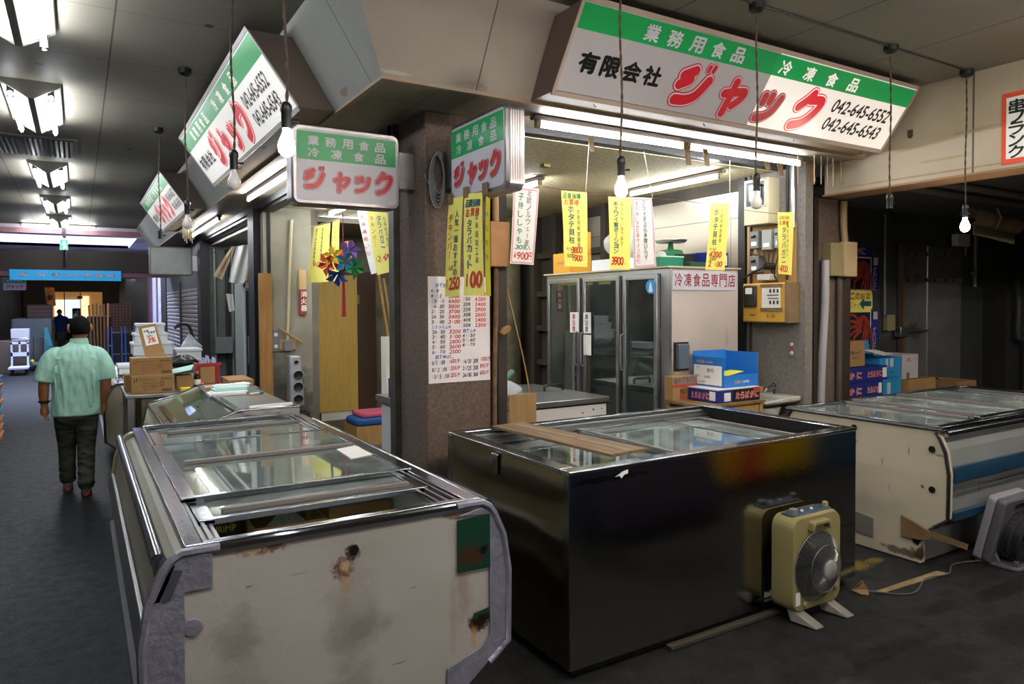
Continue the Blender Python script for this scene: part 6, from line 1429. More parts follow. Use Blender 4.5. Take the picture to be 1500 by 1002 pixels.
# white cabinet, seat cushions and clutter behind the pillar
t = thing('cabinet', (2.25, 5.35, 0), 'white cabinet with a steel top just behind the pillar in the side opening', 'cabinet')
MB().box(2.12, 2.7, 5.12, 5.56, .05, .90).build('carcass', mat('cold_white', '#b4b9bd', .4), t); MB().box(2.08, 2.74, 5.10, 5.60, .92, .965).build('steel_top', M_alu, t); MB().box(2.12, 2.7, 5.14, 5.56, .90, .92).build('gap', M_black, t)
MB().box(2.16, 2.68, 5.16, 5.54, 0, .05).build('plinth', M_black, t)
t, R_ = carton('crab_box', 2.10, 2.34, 5.16, 5.36, .965, 1.12, 'navy box with red and white lettering on the white cabinet by the pillar', M_navy, tape=False)
MB().text('うに', (2.098, 5.33, 1.02), -Y, Z, .12, .07, .02).build('lettering', M_ink_r, t)
tag(MB().box(2.05, 2.075, 5.05, 5.10, 0, 2.45).build('wooden_strip', mat('orange_strip', '#8a5d3a', .6)), 'narrow orange brown strip standing along the pillar in the side opening', 'board')
t = thing('bench', (3.3, 8.8, 0), 'low wooden bench under the blue cushion', 'bench')
c0 = P(529, 623, z=.26); MB().box(c0.x - .05, c0.x + .8, c0.y, c0.y + .5, .0, .24).build('seat', M_wood, t)
tag(MB().prism(rrect(c0.x - .06, c0.x + .6, c0.y, c0.y + .45, .08), 'z', .24, .33).build('cushion', mat('blue_cushion', '#1d4a86', .8), bevel=.03, seg=3), 'blue cushion on the bench beside the white cabinet', 'cushion', 'cushions on the bench')
tag(MB().prism(rrect(c0.x + .03, c0.x + .6, c0.y + .05, c0.y + .45, .08), 'z', .33, .39).build('cushion', mat('pink_cushion', '#b8506c', .8), bevel=.02, seg=3), 'pink cushion on top of the blue cushion', 'cushion', 'cushions on the bench')
for i, (px, py) in enumerate(((554, 380), (562, 388))):
    tag(MB().tube([P(px, py + 20, y=9.8), P(px + 14, py + 110, y=9.6), P(px + 14, py + 110, y=9.6) + (P(px + 14, py + 110, y=9.6) - P(px, py + 20, y=9.8)) * (P(px + 14, py + 110, y=9.6).z / (P(px, py + 20, y=9.8).z - P(px + 14, py + 110, y=9.6).z))], .025, 6).build('bamboo_pole', M_wood, smooth=50), ('pale bamboo pole leaning in the back corner, left one', 'pale bamboo pole leaning in the back corner, right one')[i], 'pole', 'bamboo poles in the back corner')
tag(MB().box(P(563, 520, y=7.5).x, P(568, 520, y=7.5).x, 7.45, 7.6, .0, 1.35).build('white_board', M_whitepl), 'narrow white upright board above the cabinet in the side opening', 'panel')
tag(MB().box(4.0, 4.5, 9.9, 10.3, 0.012, .95).build('steel_locker', mat('pale_green_locker', '#7f8470', .5)), 'pale green locker beyond the brown door frame', 'locker')
blob_bag('plastic_bag', (4.25, 10.1, .95), (.2, .18), .45, 'clear bag on the pale green locker behind the door frame', seed=31)

# ------------------------------------------------------------------ neighbour bay at the right
def crabpic(b, o, xd, w, h, n):
    """a boiled crab seen from above: shell and jointed legs"""
    fr = (Vector(o), Vector(xd), Z, Vector(n))
    b.stroke([(.56 * w, .62 * h), (.66 * w, .66 * h), (.74 * w, .60 * h)], .34 * w, fr)
    for q in ([(.5, .75), (.3, .88), (.1, .80)], [(.48, .66), (.24, .72), (.02, .62)], [(.48, .58), (.26, .56), (.05, .45)], [(.5, .5), (.30, .42), (.12, .28)], [(.55, .45), (.36, .30), (.34, .12), (.44, .04)], [(.70, .45), (.64, .25), (.58, .06)], [(.78, .48), (.74, .25), (.70, .02)], [(.84, .52), (.84, .28), (.82, .02)], [(.86, .58), (.95, .40), (.94, .10)]):
        b.stroke([(x * w, y * h) for x, y in q], (.085 * w, .04 * w), fr, off=.0005)
    return b
M_crab = mat('crab_orange_red', '#a63c2c', .5, col2='#7d2a22', vscale=18)
M_posterk = mat('poster_black', '#141a22', .5)
for i, (z0, z1) in enumerate(((1.84, 2.36), (1.19, 1.60))):
    t = thing('crab_poster', (7.7, 4.99, z0), ('upper blue crab box panel stuck on the cold store wall', 'lower blue crab box panel stuck on the cold store wall')[i], 'poster', 'crab panels on the cold store wall')
    MB().box(7.30, 8.0, 4.985, 4.998, z0, z1).box(8.0, 8.15, 4.985, 4.998, z0 + .01, z1 - .12 * (1 - i)).build('blue_panel', M_navy, t)
    zt = z1 - (.13 if i == 0 else .0)
    MB().box(7.50, 7.985, 4.982, 4.986, z0 + .005, zt).build('white_edge', M_paper, t); MB().box(7.515, 7.97, 4.980, 4.983, z0 + .01, zt - .015).build('black_ground', M_posterk, t)
    crabpic(MB(), (7.46, 4.978, z0 - .03), X, .55, zt - z0 + .04, (0, -1, 0)).build('crab_picture', M_crab, t, keep_normals=True)
    k = MB(); k.chars('ずわいがに', (8.02, 4.982, z1 - .30 + .05 * i), X, Z, .07, .055, .055, .01, vertical=True)
    if i == 0: k.chars('ずわいがに', (7.52, 4.982, z1 - .105), X, Z, .065, .085, .07, .02)
    k.chars('がに', (7.38, 4.982, z0 + .12), X, Z, .09, .075, .085, .01, vertical=True); k.build('lettering', mat('pale_pink_print', '#d9b9b4', .6), t)
    MB().box(8.035, 8.115, 4.980, 4.984, z1 - .12 * (1 - i) - .10, z1 - .12 * (1 - i) - .01).build('pale_label', mat('pale_label_paper', '#cbbfa4', .7), t)
t = thing('paper_sign', (7.7, 4.97, 1.6), 'yellow paper sign with a teal arrow between the two crab panels', 'sign')
MB().prism([(7.30, 1.59), (7.95, 1.59), (8.0, 1.64), (8.0, 1.78), (7.98, 1.84), (7.30, 1.845)], 'y', 4.974, 4.978).build('paper_sheet', M_yellow, t)
MB().chars('カニのお店', (7.47, 4.972, 1.735), X, Z, .085, .075, .098, .02).chars('(有)ジャック', (7.36, 4.972, 1.625), X, Z, .06, .085, .066, .006, shear=.2).build('lettering', M_ink_r, t)
MB().prism([(7.74, 1.685), (7.83, 1.75), (7.83, 1.715), (7.97, 1.715), (7.97, 1.655), (7.83, 1.655), (7.83, 1.615)], 'y', 4.970, 4.972).build('arrow', M_ink_t, t)
# cold store door
t = thing('cold_store_door', (9.2, 4.98, .3), 'heavy grey steel cold store door with strap hinges and lever latch', 'door')
M_door = mat('galvanised_door', '#7d7f7f', .45, .5, col2='#666868', vscale=2.5, spots=[((8.8, 4.96, 1.35), (.2, .1, .12), '#2b2724', .6, 16, .3), ((8.85, 4.96, 2.0), (.15, .1, .05), '#3a3029', .6, 20, .3)])
MB().box(8.62, 9.90, 4.93, 4.99, .25, 2.41).build('door_leaf', M_door, t, bevel=.01)
MB().box(8.55, 8.62, 4.92, 4.99, .2, 2.42).build('jamb', mat('rust_brown_jamb', '#5a4638', .6), t)
for z in (2.27, 1.95):
    h = MB().box(8.64, 9.88, 4.905, 4.93, z, z + .05).build('strap_hinge', M_alu, t)
    for x in (8.8, 9.0, 9.2, 9.45, 9.65): MB().lathe([(.018, 0), (.014, .01), (0, .011)], (x, 4.905, z + .025), (0, -1, 0), 10).build('bolt', M_dkmetal, h)
MB().tube([(9.08, 4.925, .26), (9.08, 4.925, 2.40)], .012, 8).build('door_rod', M_alu, t)
MB().box(8.45, 8.63, 4.89, 4.98, 1.28, 1.40).box(8.63, 9.06, 4.90, 4.925, 1.33, 1.36).build('lever_latch', M_alu, t, bevel=.006)
for i, (x, z0, z1, r) in enumerate(((8.22, 1.55, 2.75, .018), (10.3, 1.9, 2.6, .03), (10.05, 2.3, 2.75, .02))):
    tag(MB().tube([(x, 4.96, z0), (x, 4.96, z1)], r, 8).build('conduit', mat('grey_conduit', '#7b7a77', .5, .5) if i == 0 else bpy.data.materials['grey_conduit'], smooth=50), ('thin conduit beside the crab panels on the cold store wall', 'conduit right of the cold store door behind the glowing bulb', 'short conduit above the small box at the cold store door')[i], 'pipe', 'conduits on the cold store wall')
tag(MB().box(8.24, 8.40, 4.93, 4.99, 1.36, 1.55).build('switch_box', mat('aged_switch_box', '#8d7f63', .5), bevel=.005), 'small beige switch box right of the lower crab panel', 'switch')
tag(MB().box(9.72, 10.0, 4.88, 4.97, 2.42, 2.58).build('control_box', M_whitepl, bevel=.006), 'small pale box above the right side of the cold store door', 'box')
tag(MB().lathe([(.06, 0), (.06, .03), (.05, .04), (0, .04)], (10.25, 4.98, 2.08), (0, -1, 0), 20).build('thermometer', M_alu, smooth=40), 'round dial right of the cold store door', 'dial')
o = MB().tube(catmull([(11.3, 4.9, 2.0), (11.38, 4.9, 1.7), (11.38, 4.9, 1.2), (11.6, 4.9, 1.1), (11.6, 4.9, .4)], 6), [.04] * 25, 10)
tag(o.build('drain_pipe', mat('grey_pipe', '#43454a', .5), smooth=50), 'bent grey drain pipe on the far right wall', 'pipe')
struct(MB().box(10.6, 10.9, 4.85, 5.0, 0, 2.8).build('trim_16', mat('dark_jamb', '#232120', .6)))
# stack of cartons
t, R_ = carton('cardboard_box', 6.55, 6.92, 4.38, 4.7, 1.045, 1.305, 'brown dumpling carton on top of the crab boxes beside the pillar', M_card)
MB().text('肉ギョーザ', (6.68, 4.378, 1.165), X, Z, .17, .045, .015).text('業務用冷凍', (6.70, 4.378, 1.125), X, Z, .13, .022, 0).build('lettering', mat('navy_print', '#263060', .6), t)
MB().text('冷凍', (6.60, 4.378, 1.26), X, Z, .07, .022, .01).build('lettering', M_ink_r, t)
for i, (z0, z1) in enumerate(((.885, 1.035), (.725, .88))):
    t, R_ = carton('crab_box', 6.45, 7.29 if i == 0 else 7.21, 4.36, 4.75, z0, z1, ('upper navy crab box of the stack beside the pillar', 'lower navy crab box of the stack beside the pillar')[i], M_navy, tape=False, group='crab boxes beside the pillar')
    for off, ink, bd in ((.0, M_paper, .06), (.001, M_ink_r, .02)):
        MB().chars('たらばがに', (6.93, 4.357 - off, z0 + .035), X, Z, .048, .075, .052, bd, shear=.1).chars('かに', (6.62, 4.357 - off, z0 + .03), X, Z, .10, .08, .12, bd, shear=.1).build('lettering', ink, t, keep_normals=True)
    MB().box(7.13 + .07 * (1 - i), 7.18 + .09 * (1 - i), 4.355, 4.36, z0 + .03, z1 - .02).build('pale_label', M_paper, t)
carton('crab_box', 6.45, 7.25, 4.36, 4.75, .56, .72, 'red crab box at the bottom of the visible stack beside the pillar', mat('red_crab_card', '#8f2a22', .5), tape=False)
carton('cardboard_box', 6.45, 7.25, 4.36, 4.76, 0, .555, 'plain carton under the stack of crab boxes', M_card)
t, R_ = carton('carton', 7.31, 7.72, 4.46, 4.82, .705, 1.10, 'sky blue open carton between the crab boxes and white carton', mat('sky_blue_card', '#2a86b8', .6), open_top=True, flaps=('x0', 'y1'))
MB().box(7.45, 7.51, 4.455, 4.46, .70, .83).box(7.42, 7.46, 4.455, 4.46, 1.0, 1.09).box(7.50, 7.56, 4.455, 4.46, 1.0, 1.09).build('tape_strip', mat('pale_tape', '#aebccb', .4), t)
MB().text('生・食', (7.36, 4.457, .93), X, Z, .2, .03, 0).text('冷凍食品 10kg', (7.35, 4.457, .87), X, Z, .3, .03, 0).build('lettering', mat('deep_blue_print', '#174a78', .6), t)
carton('cardboard_box', 7.30, 7.74, 4.45, 4.83, 0, .70, 'plain carton under the sky blue carton', M_card)
t, R_ = carton('carton', 7.74, 8.05, 4.46, 4.8, .85, 1.12, 'white carton with orange print beside the sky blue carton', mat('white_card', '#b5b0b4', .6), tape=False)
MB().text('七尾', (7.80, 4.457, 1.035), X, Z, .09, .05, .02).text('TEL', (7.97, 4.457, 1.04), X, Z, .04, .03, 0).build('lettering', mat('orange_print', '#c1682c', .6), t)
MB().box(7.82, 7.87, 4.455, 4.46, .85, .92).build('tape_strip', M_kraft, t)
carton('cardboard_box', 7.76, 8.3, 4.40, 4.85, .12, .85, 'open brown carton with a flap before the cold store door', M_card, open_top=True, flaps=('x1',))
carton('cardboard_box', 8.75, 9.2, 4.40, 4.8, .2, .76, 'brown carton with a raised flap right of the cold store door', M_card, open_top=True, flaps=('x1',))
tag(MB().box(7.76, 8.5, 4.3, 4.88, 0, .12).build('pallet', M_wood), 'low wooden pallet under the open brown carton before the cold store door', 'pallet'); tag(MB().box(8.7, 9.3, 4.35, 4.85, 0, .2).build('pallet', M_wood), 'taller wooden pallet under the carton with a raised flap', 'pallet')
tag(MB().add([(7.2, 4.58, 1.19), (7.52, 4.62, 1.17), (7.68, 4.54, 1.125), (7.35, 4.44, 1.13)] + [(7.2, 4.58, 1.194), (7.52, 4.62, 1.174), (7.68, 4.54, 1.129), (7.35, 4.44, 1.134)], [(0, 1, 2, 3), (7, 6, 5, 4), (0, 1, 5, 4), (1, 2, 6, 5), (2, 3, 7, 6), (3, 0, 4, 7)]).build('paper_sheets', M_paper), 'loose white sheets lying over the sky blue carton', 'papers')
t = thing('junction_box', (5.9, 3.98, 1.94), 'beige junction box on the right pillar with conduit above it', 'box')
MB().box(5.74, 5.90, 3.96, 4.05, 1.94, 2.235).build('box_back', mat('olive_beige', '#857a58', .6), t, bevel=.004); MB().box(5.90, 6.085, 3.93, 4.05, 1.935, 2.25).build('box_cover', mat('tan_beige', '#a8906c', .55), t, bevel=.006)
MB().tube(catmull([(5.98, 4.0, 2.62), (5.98, 4.0, 2.42), (6.0, 4.0, 2.24)], 5), .03, 8).build('conduit', mat('tan_conduit_b', '#97805f', .6), t, smooth=50)
o = MB().tube(catmull([(5.715, 4.0, 2.08), (5.712, 4.0, 1.7), (5.69, 4.01, 1.2), (5.685, 4.02, .7), (5.68, 4.03, 0.0)], 6), .036, 10).build('plastic_tube', mat('pale_plastic_tube', '#a5a3a8', .35), smooth=50); tag(o, 'tall pale plastic tube standing against the right pillar', 'tube')
tag(MB().tube([(5.95, 4.02, 1.93), (5.95, 4.02, 0)], .03, 8).build('conduit', mat('brown_conduit', '#4d423b', .5), smooth=50), 'dark conduit below the beige junction box', 'pipe')
t = thing('cardboard_roll', (7.9, 3.6, 2.42), 'torn brown cardboard sheets tied to the dark lamp at right', 'cardboard')
M_cr = mat('old_cardboard', '#8f7a60', .85, col2='#7d6a51', vscale=6)
a0, a1 = Vector((7.38, 3.62, 2.53)), Vector((8.55, 3.72, 2.50))
def roll(u, v):
    an = .2 + 4.6 * v; c = a0 + (a1 - a0) * u; r = .085 + .01 * math.sin(6 * u)
    return c + Vector((0, r * math.cos(an), r * math.sin(an)))
MB().grid(roll, 6, 14).grid(lambda u, v: roll(u, v) * 1.0 + Vector((0, 0, .003)), 6, 14).build('rolled_sheet', M_cr, t, smooth=50)
MB().hull8([(7.42, 3.58, 2.45), (8.40, 3.66, 2.40), (8.40, 3.66, 2.30), (7.40, 3.58, 2.35)], [(7.42, 3.59, 2.45), (8.40, 3.67, 2.40), (8.40, 3.67, 2.30), (7.40, 3.59, 2.35)]).build('hanging_sheet', mat('dark_cardboard', '#6b5942', .85), t)
MB().tube([(7.8, 3.56 + .0, 2.62), (7.8, 3.52, 2.53), (7.8, 3.56, 2.42)], .012, 6).build('tie_strip', M_kraft, t)
for i, y in enumerate((3.45, 3.75)):
    tag(MB().tube([(6.0, y, 2.76), (10.5, y + .1, 2.76)], .035, 8).build('dark_lamp_batten', mat('dim_batten', '#6d6862', .5) if i == 0 else bpy.data.materials['dim_batten'], smooth=50), ('unlit tube batten under the bay ceiling at right, front one', 'unlit tube batten under the bay ceiling at right, rear one')[i], 'tube light', 'unlit battens in the bay')
# ------------------------------------------------------------------ the aisle
M_cc = mat('curry_carton', '#a07b4a', .75, col2='#94703f', vscale=5)
M_cred = mat('carton_red_print', '#8f2f3c', .6); M_cblk = mat('carton_dark_print', '#3b2c20', .7)
for i, (x0, x1, y0, z0, z1, lb) in enumerate(((.385, .722, 7.06, .932, 1.088, 'lower beef curry carton in front on the steel counter'), (.345, .62, 7.30, .932, 1.085, 'lower beef curry carton behind, its edge showing at left'), (.385, .716, 7.10, 1.09, 1.245, 'upper beef curry carton of the stack on the steel counter'))):
    t, R_ = carton('cardboard_box', x0, x1, y0, y0 + .22, z0, z1, lb, M_cc, group='beef curry cartons', tape=False)
    if i != 1:
        f = y0 - .002; w = x1 - x0; ink = M_cred if i == 2 else M_cblk
        MB().text('ビーフカレー', (x0 + .09, f, z0 + .045), X, Z, .125, .032, .015).text('Restaurant Use Only', (x0 + .09, f, z0 + .082), X, Z, .115, .018, .0).text('200g 5袋x6箱', (x0 + .015, f, z0 + .008), X, Z, .09, .013, 0).stroke([(.235, .055), (.225, .085), (.24, .105), (.252, .085), (.245, .055)], .005, (Vector((x0, f, z0)), X, Z, -Y)).build('lettering', ink, t, keep_normals=True)
        MB().stroke([(.02, .10), (.024, .13), (.038, .105), (.044, .135)], .008, (Vector((x0, f, z0)), X, Z, -Y), smooth=False).build('brand_mark', M_cred if i == 2 else M_ink_k, t, keep_normals=True)
        MB().box(x0 + .24, x0 + .32, f, y0, z0 + .012, z0 + .016).box(x0 + .24, x0 + .32, f, y0, z0 + .032, z0 + .036).box(x0 + .24, x0 + .244, f, y0, z0 + .012, z0 + .036).box(x0 + .316, x0 + .32, f, y0, z0 + .012, z0 + .036).box(x0 + .25, x0 + .31, f, y0, z0 + .02, z0 + .028).text('中辛 甘口 冷凍', (x0 + .10, f, z0 + .022), X, Z, .09, .012, 0).text('NICHIREI FOODS', (x0 + .055, f, z0 + .118), X, Z, .12, .01, 0).text('業務用商品', (x0 + .23, f, z0 + .118), X, Z, .085, .014, .01).build('print', M_cblk, t)
        b = MB()
        b.grid(lambda u, v: Vector((x0 + w * u, y0 + .02 + .05 * v, z1 + .002 + .006 * math.sin(17 * u + 3 * v) ** 2)), 30, 3); b.build('loose_tape', M_clearbag, t)
t = thing('price_card', (.55, 7.24, 1.245), 'brown cardboard price panel with a white paper reading 3% leaning on the cartons', 'price card')
a = [Vector((.452, 7.24, 1.52)), Vector((.595, 7.24, 1.547)), Vector((.67, 7.16, 1.246)), Vector((.505, 7.16, 1.246))]
MB().hull8(a, [q + Y * .006 for q in a]).build('card_panel', M_card, t)
ux = (a[1] - a[0]).normalized(); uy = (a[0] - a[3]).normalized(); nn = ux.cross(uy).normalized(); nn = nn if nn.y < 0 else -nn
o0 = a[3] + ux * .028 + uy * .10 + nn * .002; 
q = [o0, o0 + ux * .105, o0 + ux * .105 + uy * .165, o0 + uy * .165]
MB().hull8(q, [p + nn * .001 for p in q]).build('paper_sheet', M_paper, t)
MB().text('3%', o0 + ux * .02 + uy * .02 + nn * .002, ux, uy, .07, .05, .04, shear=.2).build('lettering', mat('orange_red_ink', '#d24a2c', .6), t)
MB().chars('特選', o0 + ux * .008 + uy * .125 + nn * .002, ux, uy, .018, .02, .022, .02, jitter=.2).chars('お買得', o0 + ux * .04 + uy * .105 + nn * .002, ux, uy, .018, .02, .02, .02, jitter=.2).chars('うまい', o0 + ux * .02 + uy * .075 + nn * .002, ux, uy, .018, .02, .02, .02, jitter=.2).build('lettering', M_ink_k, t)
t = thing('red_basket', (1.06, 7.6, .93), 'red basket box holding files on the steel counter', 'basket')
M_rb = mat('red_plastic', '#a52a2c', .45)
b = MB(); b.hull8([(.985, 7.5, .932), (1.155, 7.5, .932), (1.155, 7.506, .932), (.985, 7.506, .932)], [(.965, 7.48, 1.14), (1.18, 7.48, 1.14), (1.18, 7.486, 1.14), (.965, 7.486, 1.14)])
b.box(.97, .985, 7.49, 7.75, .932, 1.14).box(1.16, 1.178, 7.49, 7.75, .932, 1.14).box(.97, 1.178, 7.745, 7.755, .932, 1.14).box(.985, 1.16, 7.5, 7.745, .932, .94).box(.955, 1.19, 7.475, 7.49, 1.12, 1.145).build('basket', M_rb, t)
MB().box(1.0, 1.13, 7.476, 7.482, .95, 1.11).build('cardboard_insert', M_card, t)
for i in range(5): tag(MB().box(1.02 + .03 * i, 1.026 + .03 * i, 7.52, 7.72, .945, 1.17 + .02 * (i % 3)).build('paper_file', mat('blue_white_file', '#b9c6dc', .5) if i == 0 else bpy.data.materials['blue_white_file']), 'thin pale file standing in the red basket on the counter', 'file', 'files in the red basket')
t, R_ = carton('cardboard_box', .76, .90, 7.22, 7.40, .932, 1.06, 'small brown carton under the mint clipboard on the counter', M_card, tape=False)
t = thing('clipboard', (.83, 7.3, 1.062), 'clipboard with mint green papers lying tilted on the small carton', 'clipboard')
MB().hull8([(.70, 7.2, 1.064), (.90, 7.18, 1.10), (.96, 7.5, 1.12), (.76, 7.5, 1.084)], [(.70, 7.2, 1.07), (.90, 7.18, 1.106), (.96, 7.5, 1.126), (.76, 7.5, 1.09)]).build('board', M_dkmetal, t)
MB().hull8([(.69, 7.19, 1.075), (.88, 7.17, 1.109), (.94, 7.48, 1.13), (.75, 7.48, 1.094)], [(.69, 7.19, 1.085), (.88, 7.17, 1.119), (.94, 7.48, 1.14), (.75, 7.48, 1.104)]).build('papers', bpy.data.materials['mint_paper'], t)
t = thing('bottle', (.94, 7.25, .932), 'dark drink bottle with a pale label beside the red basket', 'bottle')
MB().lathe([(.028, 0), (.03, .01), (.03, .10), (.022, .125), (.012, .135), (.012, .15), (0, .15)], (.94, 7.25, .932), n=14).build('glass', mat('dark_brown_glass', '#1c120c', .15), t, smooth=50); MB().lathe([(.0305, .035), (.0305, .085)], (.94, 7.25, .932), n=14).build('label', M_paper, t); MB().lathe([(.014, .14), (.014, .158), (0, .158)], (.94, 7.25, .932), n=10).build('cap', mat('gold_cap', '#b59a3c', .4, .6), t)
tag(MB().tube([(.78, 7.08, .945), (.86, 7.12, .95)], [.02, .012], 8).build('yellow_scrap', mat('lemon_plastic', '#d8c81e', .5), smooth=50), 'yellow plastic scrap on the counter beside the brown cartons', 'scrap')
tag(MB().lathe([(.03, 0), (.026, .05), (.01, .06), (0, .06)], (.96, 7.12, .932), n=12).build('red_jar', mat('pinkish_red', '#c24a48', .5)), 'small red capped jar before the red basket', 'jar')
tag(MB().box(.80, 1.05, 7.62, 7.88, .932, .99).build('grey_tray', M_greypl), 'grey tray behind the mint clipboard on the counter', 'tray')
tag(MB().box(1.2, 1.42, 7.1, 7.6, .932, 1.0).build('brown_parcel', M_card), 'flat brown parcel at the right end of the counter', 'parcel')
# foam boxes on the third freezer
for i, (x0, x1, y0, y1, z0, z1) in enumerate(((.56, .95, 9.55, 9.95, .972, 1.12), (.53, .98, 9.5, 10.0, 1.12, 1.27), (.55, .93, 9.55, 9.95, 1.27, 1.385), (.58, .90, 9.6, 9.9, 1.385, 1.50), (.345, .53, 8.7, 9.1, .972, 1.075), (1.0, 1.3, 9.5, 9.95, .972, 1.18))):
    t = thing('foam_box', ((x0 + x1) / 2, (y0 + y1) / 2, z0), ('bottom white foam box of the stack behind the price panel', 'second white foam box of the stack behind the price panel', 'third white foam box of the stack behind the price panel', 'top white foam box of the stack behind the price panel', 'low white foam box beside the walking man', 'pale foam box against the shutter beside the stack')[i], 'foam box', 'foam boxes along the aisle')
    MB().box(x0 + .012, x1 - .012, y0 + .012, y1 - .012, z0, z1 - .03).build('foam_body', M_foam, t, bevel=.006); MB().box(x0, x1, y0, y1, z1 - .035, z1).build('foam_lid', M_foam, t, bevel=.008)
o = blob_bag('plastic_bag', (1.24, 10.15, .985), (.14, .12), .36, 'white plastic bag hanging before the shutter above the counter', mat('milky_bag', '#c9d0d6', .4, alpha=.85, bump=.02, bscale=30), seed=14)
tag(MB().tube(catmull([(1.05, 10.1, 1.42), (1.12, 10.1, 1.47), (1.22, 10.12, 1.45), (1.26, 10.15, 1.34), (1.28, 10.15, 1.28)], 5), .022, 8).build('umbrella_handle', M_dkmetal, smooth=50), 'dark crook handle above the hanging white bag', 'handle')
blob_bag('plastic_bag', (1.05, 9.2, .975), (.16, .2), .14, 'black rubbish bag beside the foam boxes', M_black, seed=41, twist=False)
# clothes hung in the next stall
def cloth(cs, m, label, cat, name, wig=.02, group=None):
    tl, tr, br, bl = [Vector(c) for c in cs]
    def fn(u, v, d=0):
        p = (tl * (1 - u) + tr * u) * (1 - v) + (bl * (1 - u) + br * u) * v
        return p + Vector((0, wig * math.sin(9 * u + 2 * v) + d, 0))
    return tag(MB().grid(lambda u, v: fn(u, v), 12, 10).grid(lambda u, v: fn(u, v, .006), 12, 10).build(name, m, smooth=60), label, cat, group)
cloth(pc([(338, 361), (345, 361), (325, 410), (312, 404)], y=10.5), mat('tan_printed_paper', '#a8997a', .8, spots=[((1.72, 10.5, 2.3), (.06, .1, .15), '#8a4a3a', .5, 30, .3)]), 'tan printed paper strip hanging slanted in the next stall', 'paper', 'paper_strip', .005)
cloth(pc([(346, 361), (366, 357), (357, 418), (335, 413)], y=10.5), M_fabric, 'white apron cloth hung on the line in the next stall', 'cloth', 'apron')
cloth(pc([(362, 358), (372, 358), (370, 412), (357, 411)], y=10.56), mat('beige_cloth', '#b09d85', .9), 'beige cloth hung beside the white apron in the next stall', 'cloth', 'apron')
a = pc([(331, 430), (341, 431), (344, 455), (336, 457)], y=10.5); cloth([a[0], a[1], a[2], a[3]], M_fabric, 'small white tee shirt hung in the next stall', 'shirt', 'tee_shirt', .006)
tag(MB().tube([P(300, 375, y=10.5), P(338, 362, y=10.5), P(368, 357, y=10.5), P(380, 352, y=10.5)], .004, 5).tube([P(338, 362, y=10.5), P(336, 436, y=10.5)], .004, 5).build('clothes_line', M_dkmetal), 'thin line carrying the cloths in the next stall', 'line')
t = thing('glass_door_fridge', (2.3, 9.9, 0), 'pale narrow glass door fridge in the next stall behind the black post', 'fridge')
a = P(356, 402, y=9.7); MB().box(a.x, a.x + .6, 9.72, 10.3, 0, 2.0).build('cabinet', mat('fridge_pale', '#8f9998', .4), t); MB().box(a.x + .02, a.x + .58, 9.70, 9.715, .1, 1.9).build('glass_door', mat('dark_fridge_glass', '#3a484c', .1), t); MB().box(a.x, a.x + .025, 9.69, 9.72, .05, 2.0).box(a.x, a.x + .6, 9.69, 9.72, 1.94, 2.0).build('door_frame', M_whitepl, t)
MB().tube([(a.x + .05, 9.68, 1.3), (a.x + .05, 9.66, 1.3), (a.x + .05, 9.66, .95), (a.x + .05, 9.68, .95)], .012, 6).build('handle', M_alu, t)
for i, (px, m, r) in enumerate(((315, 'grey_conduit', .03), (333, 'dark_painted_metal', .03), (341, 'grey_conduit', .03))):
    q = P(px, 450, y=13.27); tag(MB().tube([(q.x, 13.26, .4), (q.x, 13.26, 2.7)], r, 8).build('conduit', bpy.data.materials[m], smooth=50), ('conduit left of the clothes on the grey green partition', 'dark conduit in the middle of the grey green partition', 'pale conduit near the right side of the grey green partition')[i], 'pipe', 'conduits on the grey green partition')
q = P(327, 506, y=13.24); tag(MB().box(q.x - .14, q.x + .14, 13.12, 13.225, q.z - .13, q.z + .15).build('socket_box', M_greypl), 'grey double socket box low on the grey green partition', 'socket')
q = P(278, 330, y=10.0)
for i in range(7):
    a = P(268 + 2.6 * i, 332, y=10.6); tag(MB().box(a.x - .006, a.x + .006, 10.6, 10.604, 2.62 - .03 * (i % 3), 2.905).build('tape_strand', bpy.data.materials['dusty_tape_strand']), 'old tape strand hanging from the lamp over the shutter', 'tape', 'tape strands on the lamp over the shutter')
# ceiling vent, small fitting, exit sign, banner
t = thing('air_vent', (-.29, 8.85, ZC), 'dark slatted air vent in the ceiling between the second and third lamps', 'vent')
MB().box(-1.0, .03, 8.35, 9.3, ZC - .02, ZC).build('vent_frame', mat('vent_frame_grey', '#6b6862', .5), t); MB().box(-.96, -.01, 8.39, 9.26, ZC - .026, ZC - .02).build('vent_recess', M_black, t)
b = MB()
for i in range(22): b.hull8([(-.95 + .043 * i, 8.39, ZC - .026), (-.945 + .043 * i, 8.39, ZC - .026), (-.945 + .043 * i, 9.26, ZC - .026), (-.95 + .043 * i, 9.26, ZC - .026)], [(-.965 + .043 * i, 8.39, ZC - .04), (-.96 + .043 * i, 8.39, ZC - .04), (-.96 + .043 * i, 9.26, ZC - .04), (-.965 + .043 * i, 9.26, ZC - .04)])
b.build('vent_slats', mat('vent_slat', '#141413', .7), t)
tag(MB().box(-.38, -.12, 11.55, 11.8, ZC - .05, ZC).build('ceiling_speaker', mat('beige_fitting', '#7c766c', .6), bevel=.01), 'small grey ceiling fitting just beyond the third lamp', 'fitting')
t = thing('exit_sign', (-.23, 17.1, 2.9), 'small green lit exit sign hanging before the dark beam', 'sign')
MB().box(-.30, -.155, 17.1, 17.16, 2.86, 3.10).build('sign_case', M_whitepl, t); MB().box(-.29, -.165, 17.094, 17.1, 2.87, 3.07).build('lit_face', mat('exit_green', '#19c46a', .4, emit='#12c85f', estr=1.1), t)
